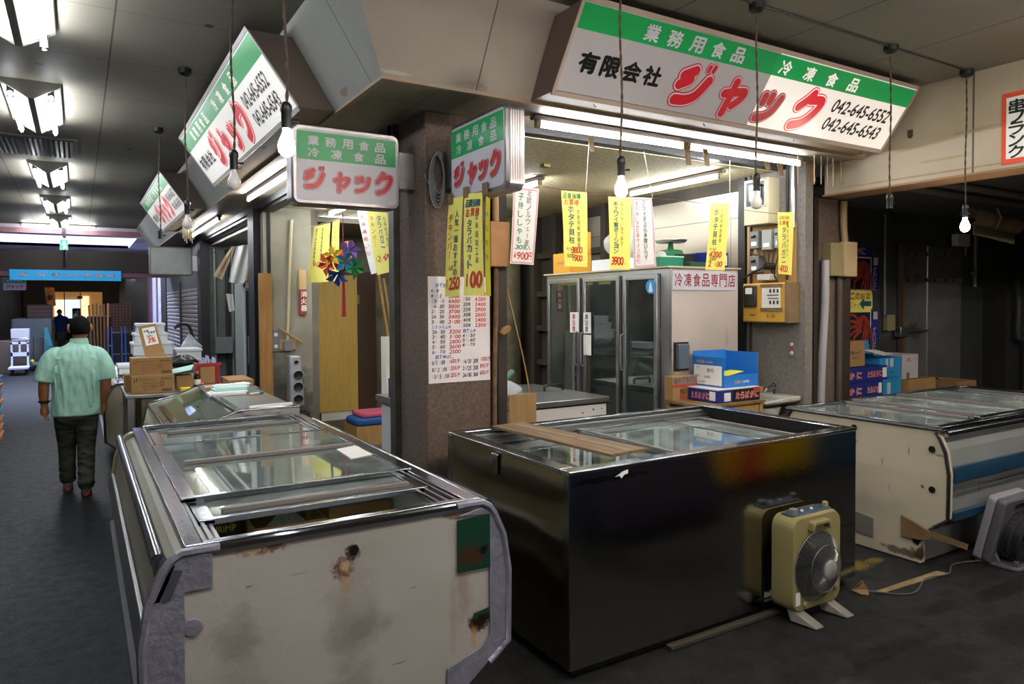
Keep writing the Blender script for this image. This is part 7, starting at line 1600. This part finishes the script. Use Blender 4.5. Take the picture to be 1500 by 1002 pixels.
MB().stroke([(.05, .02), (.07, .09), (.06, .13)], .022, (Vector((-.29, 17.092, 2.87)), X, Z, -Y)).stroke([(.07, .09), (.10, .03)], .02, (Vector((-.29, 17.092, 2.87)), X, Z, -Y)).stroke([(.03, .10), (.09, .12)], .014, (Vector((-.29, 17.092, 2.87)), X, Z, -Y)).stroke([(.065, .155), (.066, .16)], .03, (Vector((-.29, 17.092, 2.87)), X, Z, -Y)).build('running_figure', mat('exit_white', '#ffffff', .4, emit='#ffffff', estr=1.5), t, keep_normals=True)
MB().tube([(-.22, 17.2, 2.5), (-.22, 17.2, ZC)], .03, 8).build('hanging_post', M_black, t)
t = thing('banner', (-.2, 17.98, 2.27), 'bright blue market banner under the dark beam at the aisle end', 'banner')
MB().box(-1.205, .817, 17.96, 17.98, 2.27, 2.49).build('banner_cloth', mat('glowing_sky_banner', '#2c9bd8', .6, emit='#2c9bd8', estr=.12), t)  # faint emission put into the cloth so it looks lit
for bd, off, m in ((.06, .0, M_paper), (.0, .004, mat('banner_navy', '#1d3f78', .6))):
    b = MB()
    for i, w in enumerate(('活魚', 'うなぎ', '鮮魚', 'まぐろ', '塩干', '練物', '冷凍')):
        xs = (-1.05, -.78, -.47, -.22, .09, .32, .54)[i]
        b.text(w, (xs, 17.957 - off, 2.345), X, Z, .058 * len(w) + .05, .085, bd)
    b.build('lettering', m, t, keep_normals=True)
# far clutter
def simple(name, lo, hi, m, label, cat, group=None, bev=.01): return tag(MB().box(lo[0], hi[0], lo[1], hi[1], lo[2], hi[2]).build(name, m, bevel=bev), label, cat, group)
t = thing('light_box', (-1.62, 26, 2.22), 'small green and white lightbox sign far away at left below the blue banner', 'lightbox sign', 'projecting lightbox signs')
MB().box(-1.9, -1.34, 26, 26.15, 2.22, 2.57).build('box_shell', M_white, t); MB().tube([(-1.62, 26.07, 2.57), (-1.62, 26.07, 3.3)], .02, 6).build('hanging_rod', M_dkmetal, t); MB().box(-1.88, -1.36, 25.99, 26, 2.43, 2.55).build('green_band', M_green, t)
MB().text('ジャック', (-1.83, 25.985, 2.26), X, Z, .42, .13, .05).build('lettering', M_red, t); MB().text('業務用食品', (-1.83, 25.985, 2.47), X, Z, .4, .05, .02).build('lettering', M_white, t)
M_dbr = mat('dark_brown_crate', '#4a3525', .7, lines=[('z', .11, 0, .012, '#231812')])
simple('brown_crate', (-1.28, 25, 1.38), (-.68, 25.6, 1.78), M_dbr, 'dark brown crate on the covered freezer far down the aisle at left', 'crate')
simple('covered_freezer', (-1.6, 24, 0), (-.66, 26.5, 1.38), mat('grey_cover', '#484b4b', .7, col2='#3b3e3f', vscale=3), 'grey covered freezer far down the aisle at left', 'freezer', None, .04)
simple('carton', (-1.52, 22.6, .83), (-1.12, 23.0, 1.14), mat('whitish_carton', '#a7a4a6', .7), 'whitish carton stacked at left by the push carts', 'carton'); simple('low_stall', (-1.9, 22.45, 0), (-1.2, 23.3, .83), mat('brown_stall', '#4d4036', .8), 'low brown stall under the whitish carton', 'stall')
tag(MB().hull8([(-.85, 23.6, .6), (-.62, 23.6, .6), (-.62, 23.9, .6), (-.85, 23.9, .6)], [(-.84, 23.7, 1.14), (-.74, 23.7, 1.14), (-.74, 23.8, 1.14), (-.84, 23.8, 1.14)]).box(-.85, -.62, 23.6, 23.9, 0, .6).build('teal_tarp', mat('teal_tarp', '#0f5a60', .6), bevel=.02), 'teal tarp bundle standing behind the push cart', 'tarp')
def push_cart(x, y, m, label, w=.42):
    t = thing('push_cart', (x, y, 0), label, 'cart', 'push carts far down the aisle')
    MB().box(x - w / 2, x + w / 2, y, y + .7, .16, .20).build('platform', m, t)
    MB().tube([(x - w / 2 + .02, y + .68, .2), (x - w / 2 + .02, y + .68, .85), (x - w / 2 + .06, y + .68, .9), (x + w / 2 - .06, y + .68, .9), (x + w / 2 - .02, y + .68, .85), (x + w / 2 - .02, y + .68, .2)], .018, 6).build('push_bar', M_alu, t, smooth=50)
    for dx in (-w / 2 + .06, w / 2 - .06):
        for dy in (.08, .6): MB().lathe([(.06, -.02), (.06, .02), (0, .02)], (x + dx, y + dy, .075), (1, 0, 0), 12).build('wheel', M_rubber, t)
    return t
t = push_cart(-1.31, 21.5, mat('white_cart', '#b9c0d8', .4), 'white low push cart at the left edge far down the aisle')
b = MB(); b.box(-1.5, -1.12, 22.15, 22.2, .45, .55).box(-1.5, -1.46, 22.15, 22.2, .2, .8).box(-1.16, -1.12, 22.15, 22.2, .2, .8).box(-1.33, -1.29, 22.15, 22.2, .55, .82).box(-1.5, -1.12, 22.15, 22.2, .76, .82).build('cart_rack', bpy.data.materials['white_cart'], t)
t = push_cart(-.95, 22.8, M_greypl, 'grey push cart with yellow bumpers before the teal tarp', .30)
for dx in (-.13, .13): MB().sphere((-.95 + dx, 22.75, .27), .05).build('yellow_bumper', mat('bumper_yellow', '#c9b51c', .5) if dx < 0 else bpy.data.materials['bumper_yellow'], t)
for i in range(6):
    x = .22 + .05 * i; tag(MB().hull8([(x, 16.9, 0), (x + .035, 16.9, 0), (x + .035, 16.93, 0), (x, 16.93, 0)], [(x + .01 + .02 * (i - 3), 17.5, 1.74 + .02 * (i % 3)), (x + .045 + .02 * (i - 3), 17.5, 1.74 + .02 * (i % 3)), (x + .045 + .02 * (i - 3), 17.53, 1.74 + .02 * (i % 3)), (x + .01 + .02 * (i - 3), 17.53, 1.74 + .02 * (i % 3))]).build('timber_plank', mat('brown_timber', '#6d4a2c', .7) if i == 0 else (mat('salmon_timber', '#b0714e', .7) if i == 5 else bpy.data.materials['brown_timber'])), 'salmon pale timber plank at the right of the upright plank row' if i == 5 else 'brown upright timber plank leaning behind the walking man', 'plank', 'timber planks leaning upright')
simple('plank_rest', (.15, 17.55, 0), (.6, 18.0, 1.5), mat('dark_cover', '#2e2a28', .8), 'dark covered stall behind the upright timber planks', 'stall')
simple('lattice_panel', (.6, 20.0, 1.1), (1.1, 20.05, 1.78), mat('brown_lattice', '#5a3a22', .7, lines=[('x', .07, 0, .012, '#2a1a10'), ('z', .07, 0, .012, '#2a1a10')]), 'brown lattice panel above the dark crates at right far down', 'panel', None, 0)
for i in range(3): simple('brown_crate', (.58 + .28 * i, 19.9, .98), (.84 + .28 * i, 20.3, 1.10), M_dbr, ('dark crate under the lattice panel, left', 'dark crate under the lattice panel, middle', 'dark crate under the lattice panel, right')[i], 'crate', 'dark crates under the lattice panel')
simple('crate_stand', (.56, 19.95, 0), (1.45, 20.5, .98), mat('stand_dark', '#332a24', .8), 'dark stand under the row of brown crates', 'stand')
M_br = mat('blue_rack_frame', '#3a63b4', .5)
t = thing('blue_rack', (.62, 15.2, 0), 'blue trolley rack with dark bins behind the white foam boxes', 'rack')
for x in (.43, .50, .66, .72, .86):
    MB().box(x, x + .025, 15.0, 15.03, 0, 1.33).build('upright', M_br, t)
for z in (.15, .55, .95): MB().box(.45, .88, 15.03, 15.4, z, z + .03).build('shelf', M_dkmetal, t)
for i, (x, z, m) in enumerate(((.52, .58, 'navy_bin'), (.68, .58, 'navy_bin'), (.52, .98, 'navy_bin'), (.68, .98, 'navy_bin'))):
    simple('dark_bin', (x, 15.05, z), (x + .13, 15.35, z + .24), bpy.data.materials.get(m) or mat(m, '#1b2130', .6), ('dark bin on the blue rack, lower left', 'dark bin on the blue rack, lower right', 'dark bin on the blue rack, upper left', 'dark bin on the blue rack, upper right')[i], 'bin', 'dark bins on the blue rack')
simple('white_crate', (.45, 14.6, .42), (.82, 14.95, .60), mat('white_crate_plastic', '#a9aac0', .5), 'white crate at the foot of the blue rack', 'crate'); simple('lilac_crate', (.45, 14.6, .0), (.82, 14.95, .42), mat('lilac_crate_plastic', '#7b7794', .5), 'lilac grey crate under the white crate by the blue rack', 'crate')
# stacked baskets at the left edge
bc = [mat('basket_' + n, h, .5) for n, h in (('orange', '#b8742a'), ('blue', '#2765a8'), ('green', '#2f7d4a'), ('pale_blue', '#3f8fb8'))]
seq = [0, 0, 0, 0, 0, 0, 3, 3, 2, 0, 0, 1, 0, 0, 3, 1]
for i, k in enumerate(seq):
    z = .0 + i * .048; b = MB(); x1 = -.80 + .012 * (i % 2); 
    b.hull8([(-1.30, 9.95, z), (x1 - .06, 9.95, z), (x1 - .06, 10.45, z), (-1.30, 10.45, z)], [(-1.34, 9.9, z + .18), (x1, 9.9, z + .18), (x1, 10.5, z + .18), (-1.34, 10.5, z + .18)]) if i == 0 else b.hull8([(-1.33, 9.915, z + .13), (x1 - .02, 9.915, z + .13), (x1 - .02, 10.485, z + .13), (-1.33, 10.485, z + .13)], [(-1.34, 9.9, z + .175), (x1, 9.9, z + .175), (x1, 10.5, z + .175), (-1.34, 10.5, z + .175)])
    tag(b.build('plastic_basket', bc[k], bevel=.008), '%s nested basket in the stack at the left edge' % ('orange', 'blue', 'green', 'pale blue')[k], 'basket', '%s baskets of the stack at the left edge' % ('orange', 'blue', 'green', 'pale blue')[k])
# end of the market: shop front with lit panes
t = thing('market_stall', (-.3, 45.2, 0), 'bright shop front with lit panes at the far end of the aisle', 'shop front')
MB().box(-2.35, 1.8, 45.4, 45.6, 0, 3.25).build('back_panel', mat('glowing_tan_panel', '#b58a5a', .7, emit='#b5834a', estr=.25), t)  # panel's own glow stands in for warm light in the shop
MB().box(-.62, .08, 45.3, 45.39, 1.1, 2.1).build('lit_pane', mat('lit_pane_blue', '#bcd3f0', .3, emit='#b9d4ff', estr=.9), t); MB().box(.12, .5, 45.3, 45.39, 1.1, 2.3).build('lit_pane', mat('lit_pane_warm', '#e0c8a8', .3, emit='#f0c99a', estr=.8), t)
MB().box(-1.1, -.66, 45.3, 45.39, 1.1, 2.1).build('lit_pane', mat('lit_pane_pale', '#e8d8c4', .3, emit='#ffe2bd', estr=.8), t)
MB().box(-.30, .10, 45.1, 45.25, 1.1, 1.65).build('parked_bonnet', mat('blue_grey_paint', '#4a6a96', .2), t, bevel=.12, seg=4)
MB().box(.08, .12, 45.25, 45.4, 0, 2.5).box(-.66, -.62, 45.25, 45.4, 0, 2.5).build('mullion', M_dkmetal, t); MB().box(-.05, .2, 45.2, 45.24, 2.15, 2.3).build('red_board', M_red, t)
simple('dark_counter', (-1.1, 44.3, 0), (1.0, 44.7, 1.1), mat('dark_counter_front', '#3f342b', .8), 'dark counter before the bright shop front', 'counter')
cloth([(-1.0, 30.0, 2.4), (-.72, 30.0, 2.4), (-.68, 30.0, 1.75), (-.95, 30.0, 1.75)], mat('flag_print', '#b5722c', .7, spots=[((-.85, 30, 2.05), (.1, .1, .14), '#26221f', .9, 8, .3), ((-.8, 30, 2.25), (.1, .1, .06), '#b9311f', .8, 9, .3)]), 'orange and black printed flag far down the aisle at left', 'flag', 'market_flag')
tag(MB().tube([(-1.02, 30.0, 0), (-1.02, 30.0, 2.5)], .02, 8).tube([(-1.03, 30.0, 2.42), (-.7, 30.0, 2.42)], .012, 6).build('flag_pole', M_dkmetal), 'dark pole of the orange market flag far down the aisle', 'pole')
# across the aisle, seen in the steel as reflections
for i, (x, m) in enumerate(((4.68, 'yellow_crate'), (5.04, 'red_crate'), (5.42, 'yellow_crate'), (5.79, 'yellow_crate'))):
    M_ = bpy.data.materials.get(m) or mat(m, {'yellow_crate': '#e3b81c', 'red_crate': '#c42a30'}[m], .45)
    for j in range(2):
        t = thing('plastic_crate', (x + .17, .45, .32 * j + .12), ('lower ' if j == 0 else 'upper ') + ('yellow crate nearest the dark covered stall', 'red crate between the yellow crates', 'yellow crate right of the red crate', 'yellow crate at the right end of the crate row')[i] + ' across the aisle', 'crate', 'crates across the aisle')
        z = .12 + .33 * j
        MB().hull8([(x + .015, .22, z), (x + .335, .22, z), (x + .335, .69, z), (x + .015, .69, z)], [(x, .20, z + .32), (x + .35, .20, z + .32), (x + .35, .71, z + .32), (x, .71, z + .32)]).build('crate_body', M_, t, bevel=.01); MB().box(x - .003, x + .353, .195, .715, z + .28, z + .325).build('crate_rim', M_, t, bevel=.006)
simple('crate_dolly', (4.66, .2, 0), (6.16, .7, .12), M_dkmetal, 'dark dolly under the crates across the aisle', 'dolly')
tag(MB().prism([(.1, 0), (1.2, .0), (1.28, .2), (1.15, .9), (1.0, 1.0), (.1, 1.0)], 'x', 3.25, 4.3).build('covered_stall', mat('dark_purple_cloth', '#332e3c', .85, bump=.02, bscale=8), bevel=.05, seg=3), 'dark cloth covered stall across the aisle', 'stall')
tag(MB().box(2.5, 3.2, -.4, .55, 0, 1.1).build('blue_tank', mat('deep_blue_tank', '#1f83b5', .5), bevel=.03), 'deep blue tank across the aisle beside the covered stall', 'tank')
tag(MB().box(6.25, 7.6, -.2, .6, 0, 1.3).build('blue_cabinet', mat('slate_blue_cabinet', '#3f5f7a', .5), bevel=.03), 'slate blue cabinet across the aisle right of the crates', 'cabinet')
tag(MB().box(.6, 2.4, -1.6, -.9, 0, .95).build('stall_counter', mat('brown_counter', '#4f4236', .7), bevel=.02), 'brown stall counter across the aisle behind the camera', 'counter')
# ------------------------------------------------------------------ people
def person(T, label, cols, stride=.17, watch=True, hair_thin=True, group=None, fine=True, zs=1.0, cap=None):
    """a figure facing local +Y, feet at z = 0"""
    loc = T @ Vector((0, 0, 0))
    t = thing('person', loc, label, 'person', group)
    vs = .0056 if fine else .011
    b = MB(); b.T = T
    def limb(pts, r, n=12): b.tube(catmull([tuple(p) for p in pts], 5), [x[0] for x in catmull([(q,) for q in r], 5)], n)
    # trunk, neck, head
    def ring(z, cx, rx, ry, cy): return z, cx, rx, ry, cy
    def loft(rings, m=None, n=24, mb=None):
        mb = mb or b
        vs_ = []; k = len(rings)
        for z, cx, rx, ry, cy in rings:
            for j in range(n):
                a = 2 * math.pi * j / n; vs_.append((cx + rx * math.copysign(abs(math.cos(a)) ** .85, math.cos(a)), cy + ry * math.copysign(abs(math.sin(a)) ** .85, math.sin(a)), z))
        fs = [(i * n + j, i * n + (j + 1) % n, (i + 1) * n + (j + 1) % n, (i + 1) * n + j) for i in range(k - 1) for j in range(n)] + [tuple(range(n - 1, -1, -1)), tuple(range((k - 1) * n, k * n))]
        mb.add(vs_, fs)
    loft([(.74, -.01, .14, .09, 0), (.95, -.005, .15, .10, 0), (1.15, 0, .165, .10, 0), (1.28, .0, .16, .085, -.005), (1.33, .01, .10, .07, -.005), (1.37, .02, .058, .058, .0)])
    loft([(1.34, .02, .056, .056, 0), (1.40, .03, .052, .055, .008), (1.45, .035, .054, .06, .012)])
    H0 = Vector((.038, .02, 1.50))
    loft([(1.395, .036, .030, .035, .075), (1.41, .036, .048, .060, .045), (1.44, .037, .060, .082, .025), (1.48, .038, .071, .092, .018), (1.52, .038, .074, .096, .012), (1.56, .038, .069, .088, .010), (1.59, .038, .052, .066, .008), (1.606, .038, .024, .03, .008)], n=28)
    b.tube([(.038, .108, 1.515), (.038, .128, 1.478), (.038, .105, 1.468)], [.008, .015, .010], 8)                # nose
    b.tube([(.012, .098, 1.440), (.038, .106, 1.441), (.064, .098, 1.440)], [.004, .008, .004], 6)              # lips
    for s in (-1, 1):
        b.tube([(.038 + s * .052, .093, 1.523), (.038 + s * .018, .104, 1.520)], [.007, .007], 6)                 # brows
        b.tube(catmull([(.038 + s * .074, .012, 1.53), (.038 + s * .088, -.004, 1.535), (.038 + s * .090, -.008, 1.50), (.038 + s * .078, .012, 1.468)], 4), [.010] + [.012] * 11 + [.008], 6)   # ears
    # arms with hands
    aL = [(-.17, 0, 1.29), (-.215, -.02, 1.16), (-.245, -.02, 1.02), (-.252, .01, .92), (-.250, .04, .81)]
    aR = [(.18, 0, 1.29), (.215, -.025, 1.16), (.235, -.03, 1.02), (.225, .0, .92), (.215, .05, .81)]
    for arm, s in ((aL, -1), (aR, 1)):
        limb(arm, [.058, .050, .044, .042, .029])
        w = Vector(arm[-1]); d = (w - Vector(arm[-2])).normalized()
        d = Vector((d.x * .3, .22 if s < 0 else .35, -1)).normalized()
        kn = w + d * .085
        side = Vector((0, 1, 0)); side = (side - d * side.dot(d)).normalized(); pal = d.cross(side) * s
        b.tube([w - d * .01, w + d * .03, w + d * .06, kn], [.027, .034, .036, .030], 10)
        for i, (o_, ln) in enumerate(((-.030, .058), (-.010, .068), (.011, .064), (.030, .052))):
            p0 = kn - d * .012 + side * o_
            curl = .55 if s < 0 else 1.0
            p1 = p0 + (d - pal * .25 * curl).normalized() * ln * .5
            p2 = p1 + (d * (1 - .6 * curl) - pal * .8 * curl + side * .0).normalized() * ln * .33
            p3 = p2 + (-d * (.2 if curl > .8 else -.5) - pal * .9).normalized() * ln * .26
            b.tube([p0, p1, p2, p3], [.0100, .0092, .0085, .0072], 7)
        q0 = w + d * .03 + side * .028; b.tube([q0, q0 + (side * .7 + d * .7).normalized() * .032, q0 + (side * .35 + d * .9 - pal * .2).normalized() * .06], [.012, .0105, .0085], 7)
    # legs inside the trousers
    fL = Vector((-.085, stride, 0)); fR = Vector((.060, -stride * .7, 0))
    hips = ((-.085, 0, .76), (.075, 0, .76))
    legs = []
    for hp, ft, s in ((hips[0], fL, -1), (hips[1], fR, 1)):
        kn = Vector(hp) * .5 + ft * .5 + Vector((0, .05, .04)); an = ft + Vector((0, -.02, .09))
        legs.append((Vector(hp), kn, an)); limb([hp, kn, an], [.075, .052, .036])
        b.tube([an, an + Vector((0, .0, -.05))], [.036, .034], 10)
    b.build('body', M_skin, t, remesh=vs)
    if fine:
        for s in (-1, 1):
            e = MB(); e.T = T; e.sphere((.038 + s * .030, .094, 1.508), (.010, .008, .006)); e.build('eye', mat('eye_white', '#d9d4cc', .3) if s < 0 else bpy.data.materials['eye_white'], t, smooth=60)
    # shirt
    sh = MB(); sh.T = T
    loft([(.715, -.005, .198, .132, .0), (.80, -.005, .195, .128, 0), (.95, 0, .19, .125, -.005), (1.10, 0, .196, .124, -.012), (1.22, .0, .203, .120, -.012), (1.29, .005, .188, .10, -.010), (1.34, .012, .125, .078, -.006), (1.375, .02, .072, .066, .0), (1.41, .028, .066, .064, .004)], mb=sh, n=32)
    for arm, s in ((aL, -1), (aR, 1)):
        p = [Vector((s * .08, -.005, 1.275)), Vector((s * .165, -.008, 1.255)), Vector((s * .222, -.012, 1.14)), Vector((s * (.245 if s < 0 else .24), -.018, 1.03))]
        sh.tube(catmull([tuple(q) for q in p], 5), [q[0] for q in catmull([(.062,), (.082,), (.086,), (.084,)], 5)], 16)
    for i in range(9):                                                            # soft folds running down the back
        x = -.16 + .04 * i; sh.tube([(x, -.118, 1.18), (x + .02 * math.sin(i * 2.1), -.126, 1.0), (x + .03 * math.sin(i * 1.3), -.124, .80)], [.004, .010, .004], 6)
    sh.tube([(-.15, -.11, 1.24), (0, -.118, 1.245), (.15, -.11, 1.24)], .006, 6)
    M_sh = bpy.data.materials.get(cols[0]) or mat(cols[0], cols[1], .75, wave=.03, wscale=9, var=.06, vscale=9, stretch=(1.6, 1.6, .7))
    sh.build('shirt', M_sh, t, remesh=.0085 if fine else .016)
    c = MB(); c.T = T
    c.grid(lambda u, v: Vector((.028 + (.068 + .012 * (1 - v)) * math.cos(2 * math.pi * u), .004 + (.066 + .012 * (1 - v)) * math.sin(2 * math.pi * u), 1.372 + .045 * v)), 24, 4, 0, True)
    c.build('collar', M_sh, t, smooth=60)
    # trousers
    tr = MB(); tr.T = T
    loft([(.60, -.01, .05, .05, .01), (.63, -.01, .12, .09, .0), (.68, -.01, .168, .122, -.003), (.74, -.008, .178, .125, -.002), (.80, -.006, .168, .115, 0)], mb=tr, n=28)
    for (hp, kn, an) in legs:
        pts = [hp + Vector((0, 0, -.04)), hp * .55 + kn * .45, kn, kn * .5 + an * .5 + Vector((0, .0, 0)), an + Vector((0, -.005, .03)), an + Vector((0, 0, -.005))]
        tr.tube(catmull([tuple(p) for p in pts], 4), [q[0] for q in catmull([(.100,), (.094,), (.076,), (.068,), (.066,), (.064,)], 4)], 16)
        for i in range(5):
            k = i / 4; c_ = kn * (1 - k) + an * k + Vector((0, -.0, .03))
            tr.tube([c_ + Vector((.068 * math.cos(a), .068 * math.sin(a), .018 * math.sin(3 * a + i))) for a in [j * .5 for j in range(12)]], .008, 5)
    tr.build('trousers', bpy.data.materials.get(cols[2]) or mat(cols[2], cols[3], .85, wave=.05, wscale=9, stretch=(.6, .6, 1.6)), t, remesh=.0095 if fine else .018)
    # shoes
    for ft in (fL, fR):
        s = MB(); s.T = T
        s.tube([ft + Vector((0, -.07, .045)), ft + Vector((0, -.03, .052)), ft + Vector((0, .05, .045)), ft + Vector((0, .13, .034)), ft + Vector((0, .165, .03))], [.032, .042, .042, .040, .024], 12)
        s.tube([ft + Vector((0, -.04, .05)), ft + Vector((0, -.035, .095))], [.042, .044], 12)
        sh_ = s.build('shoe', bpy.data.materials.get('grey_trainer') or mat('grey_trainer', '#77756f', .7, col2='#5d5b58', vscale=25), t, remesh=.008)
        s = MB(); s.T = T
        s.prism([(ft.x + .045 * math.cos(a) * (1 if math.sin(a) < 0 else .95), ft.y + .045 + .125 * math.sin(a)) for a in [2 * math.pi * j / 24 for j in range(24)]], 'z', .0, .028)
        s.build('sole', bpy.data.materials.get('red_sole') or mat('red_sole', '#a03c3c', .6), sh_, bevel=.005)
    # hair
    h = MB(); h.T = T
    def hf(u, v):
        a = 2 * math.pi * u; el = -.62 + v * (math.pi / 2 + .62)
        f = max(0, math.sin(a))
        el2 = max(el, .30 * f + .10 * f) if f > .15 else el
        r = Vector((.085 * math.cos(a) * math.cos(el2), .104 * math.sin(a) * math.cos(el2), .108 * math.sin(el2)))
        wob = 1 + .012 * math.sin(11 * a + 7 * v) + .01 * math.sin(23 * a)
        return Vector((.038, .010, 1.515)) + r * wob
    h.grid(hf, 40, 16, 0, True)
    h.build('hair', bpy.data.materials.get('black_hair') or mat('black_hair', '#0b0a09', .8, spec=.15, bump=.006, bscale=70, stretch=(1, 1, .25)), t, smooth=70)
    if watch:
        w_ = MB(); w_.T = T; w0 = Vector((-.250, .025, .855)); w_.tube([w0 + Vector((.038 * math.cos(a), .038 * math.sin(a), .004 * math.sin(a))) for a in [2 * math.pi * j / 20 for j in range(20)]], .011, 8, closed=True); w_.build('wristwatch', M_black, t, smooth=50)
    return t
person(Matrix.Translation((-.03, 7.62, 0)), 'man in a mint green shirt walking away down the aisle, watch on his left wrist', ('mint_shirt', '#9ac8b8', 'dark_olive_trousers', '#33352c'))
person(Matrix.Translation((-.62, 33.9, 0)) @ Matrix.Rotation(math.pi, 4, 'Z'), 'person in a dark blue shirt facing the camera far down the aisle', ('blue_shirt', '#1c3a7c', 'grey_trousers', '#55534e'), stride=.06, watch=False, fine=False)
person(Matrix.Translation((-.10, 38.0, 0)) @ Matrix.Rotation(math.radians(250), 4, 'Z'), 'person in a pale green shirt far behind the dark blue shirt', ('pale_green_shirt', '#7fa08c', 'grey_trousers', '#55534e'), stride=.05, watch=False, fine=False)
drop_font()
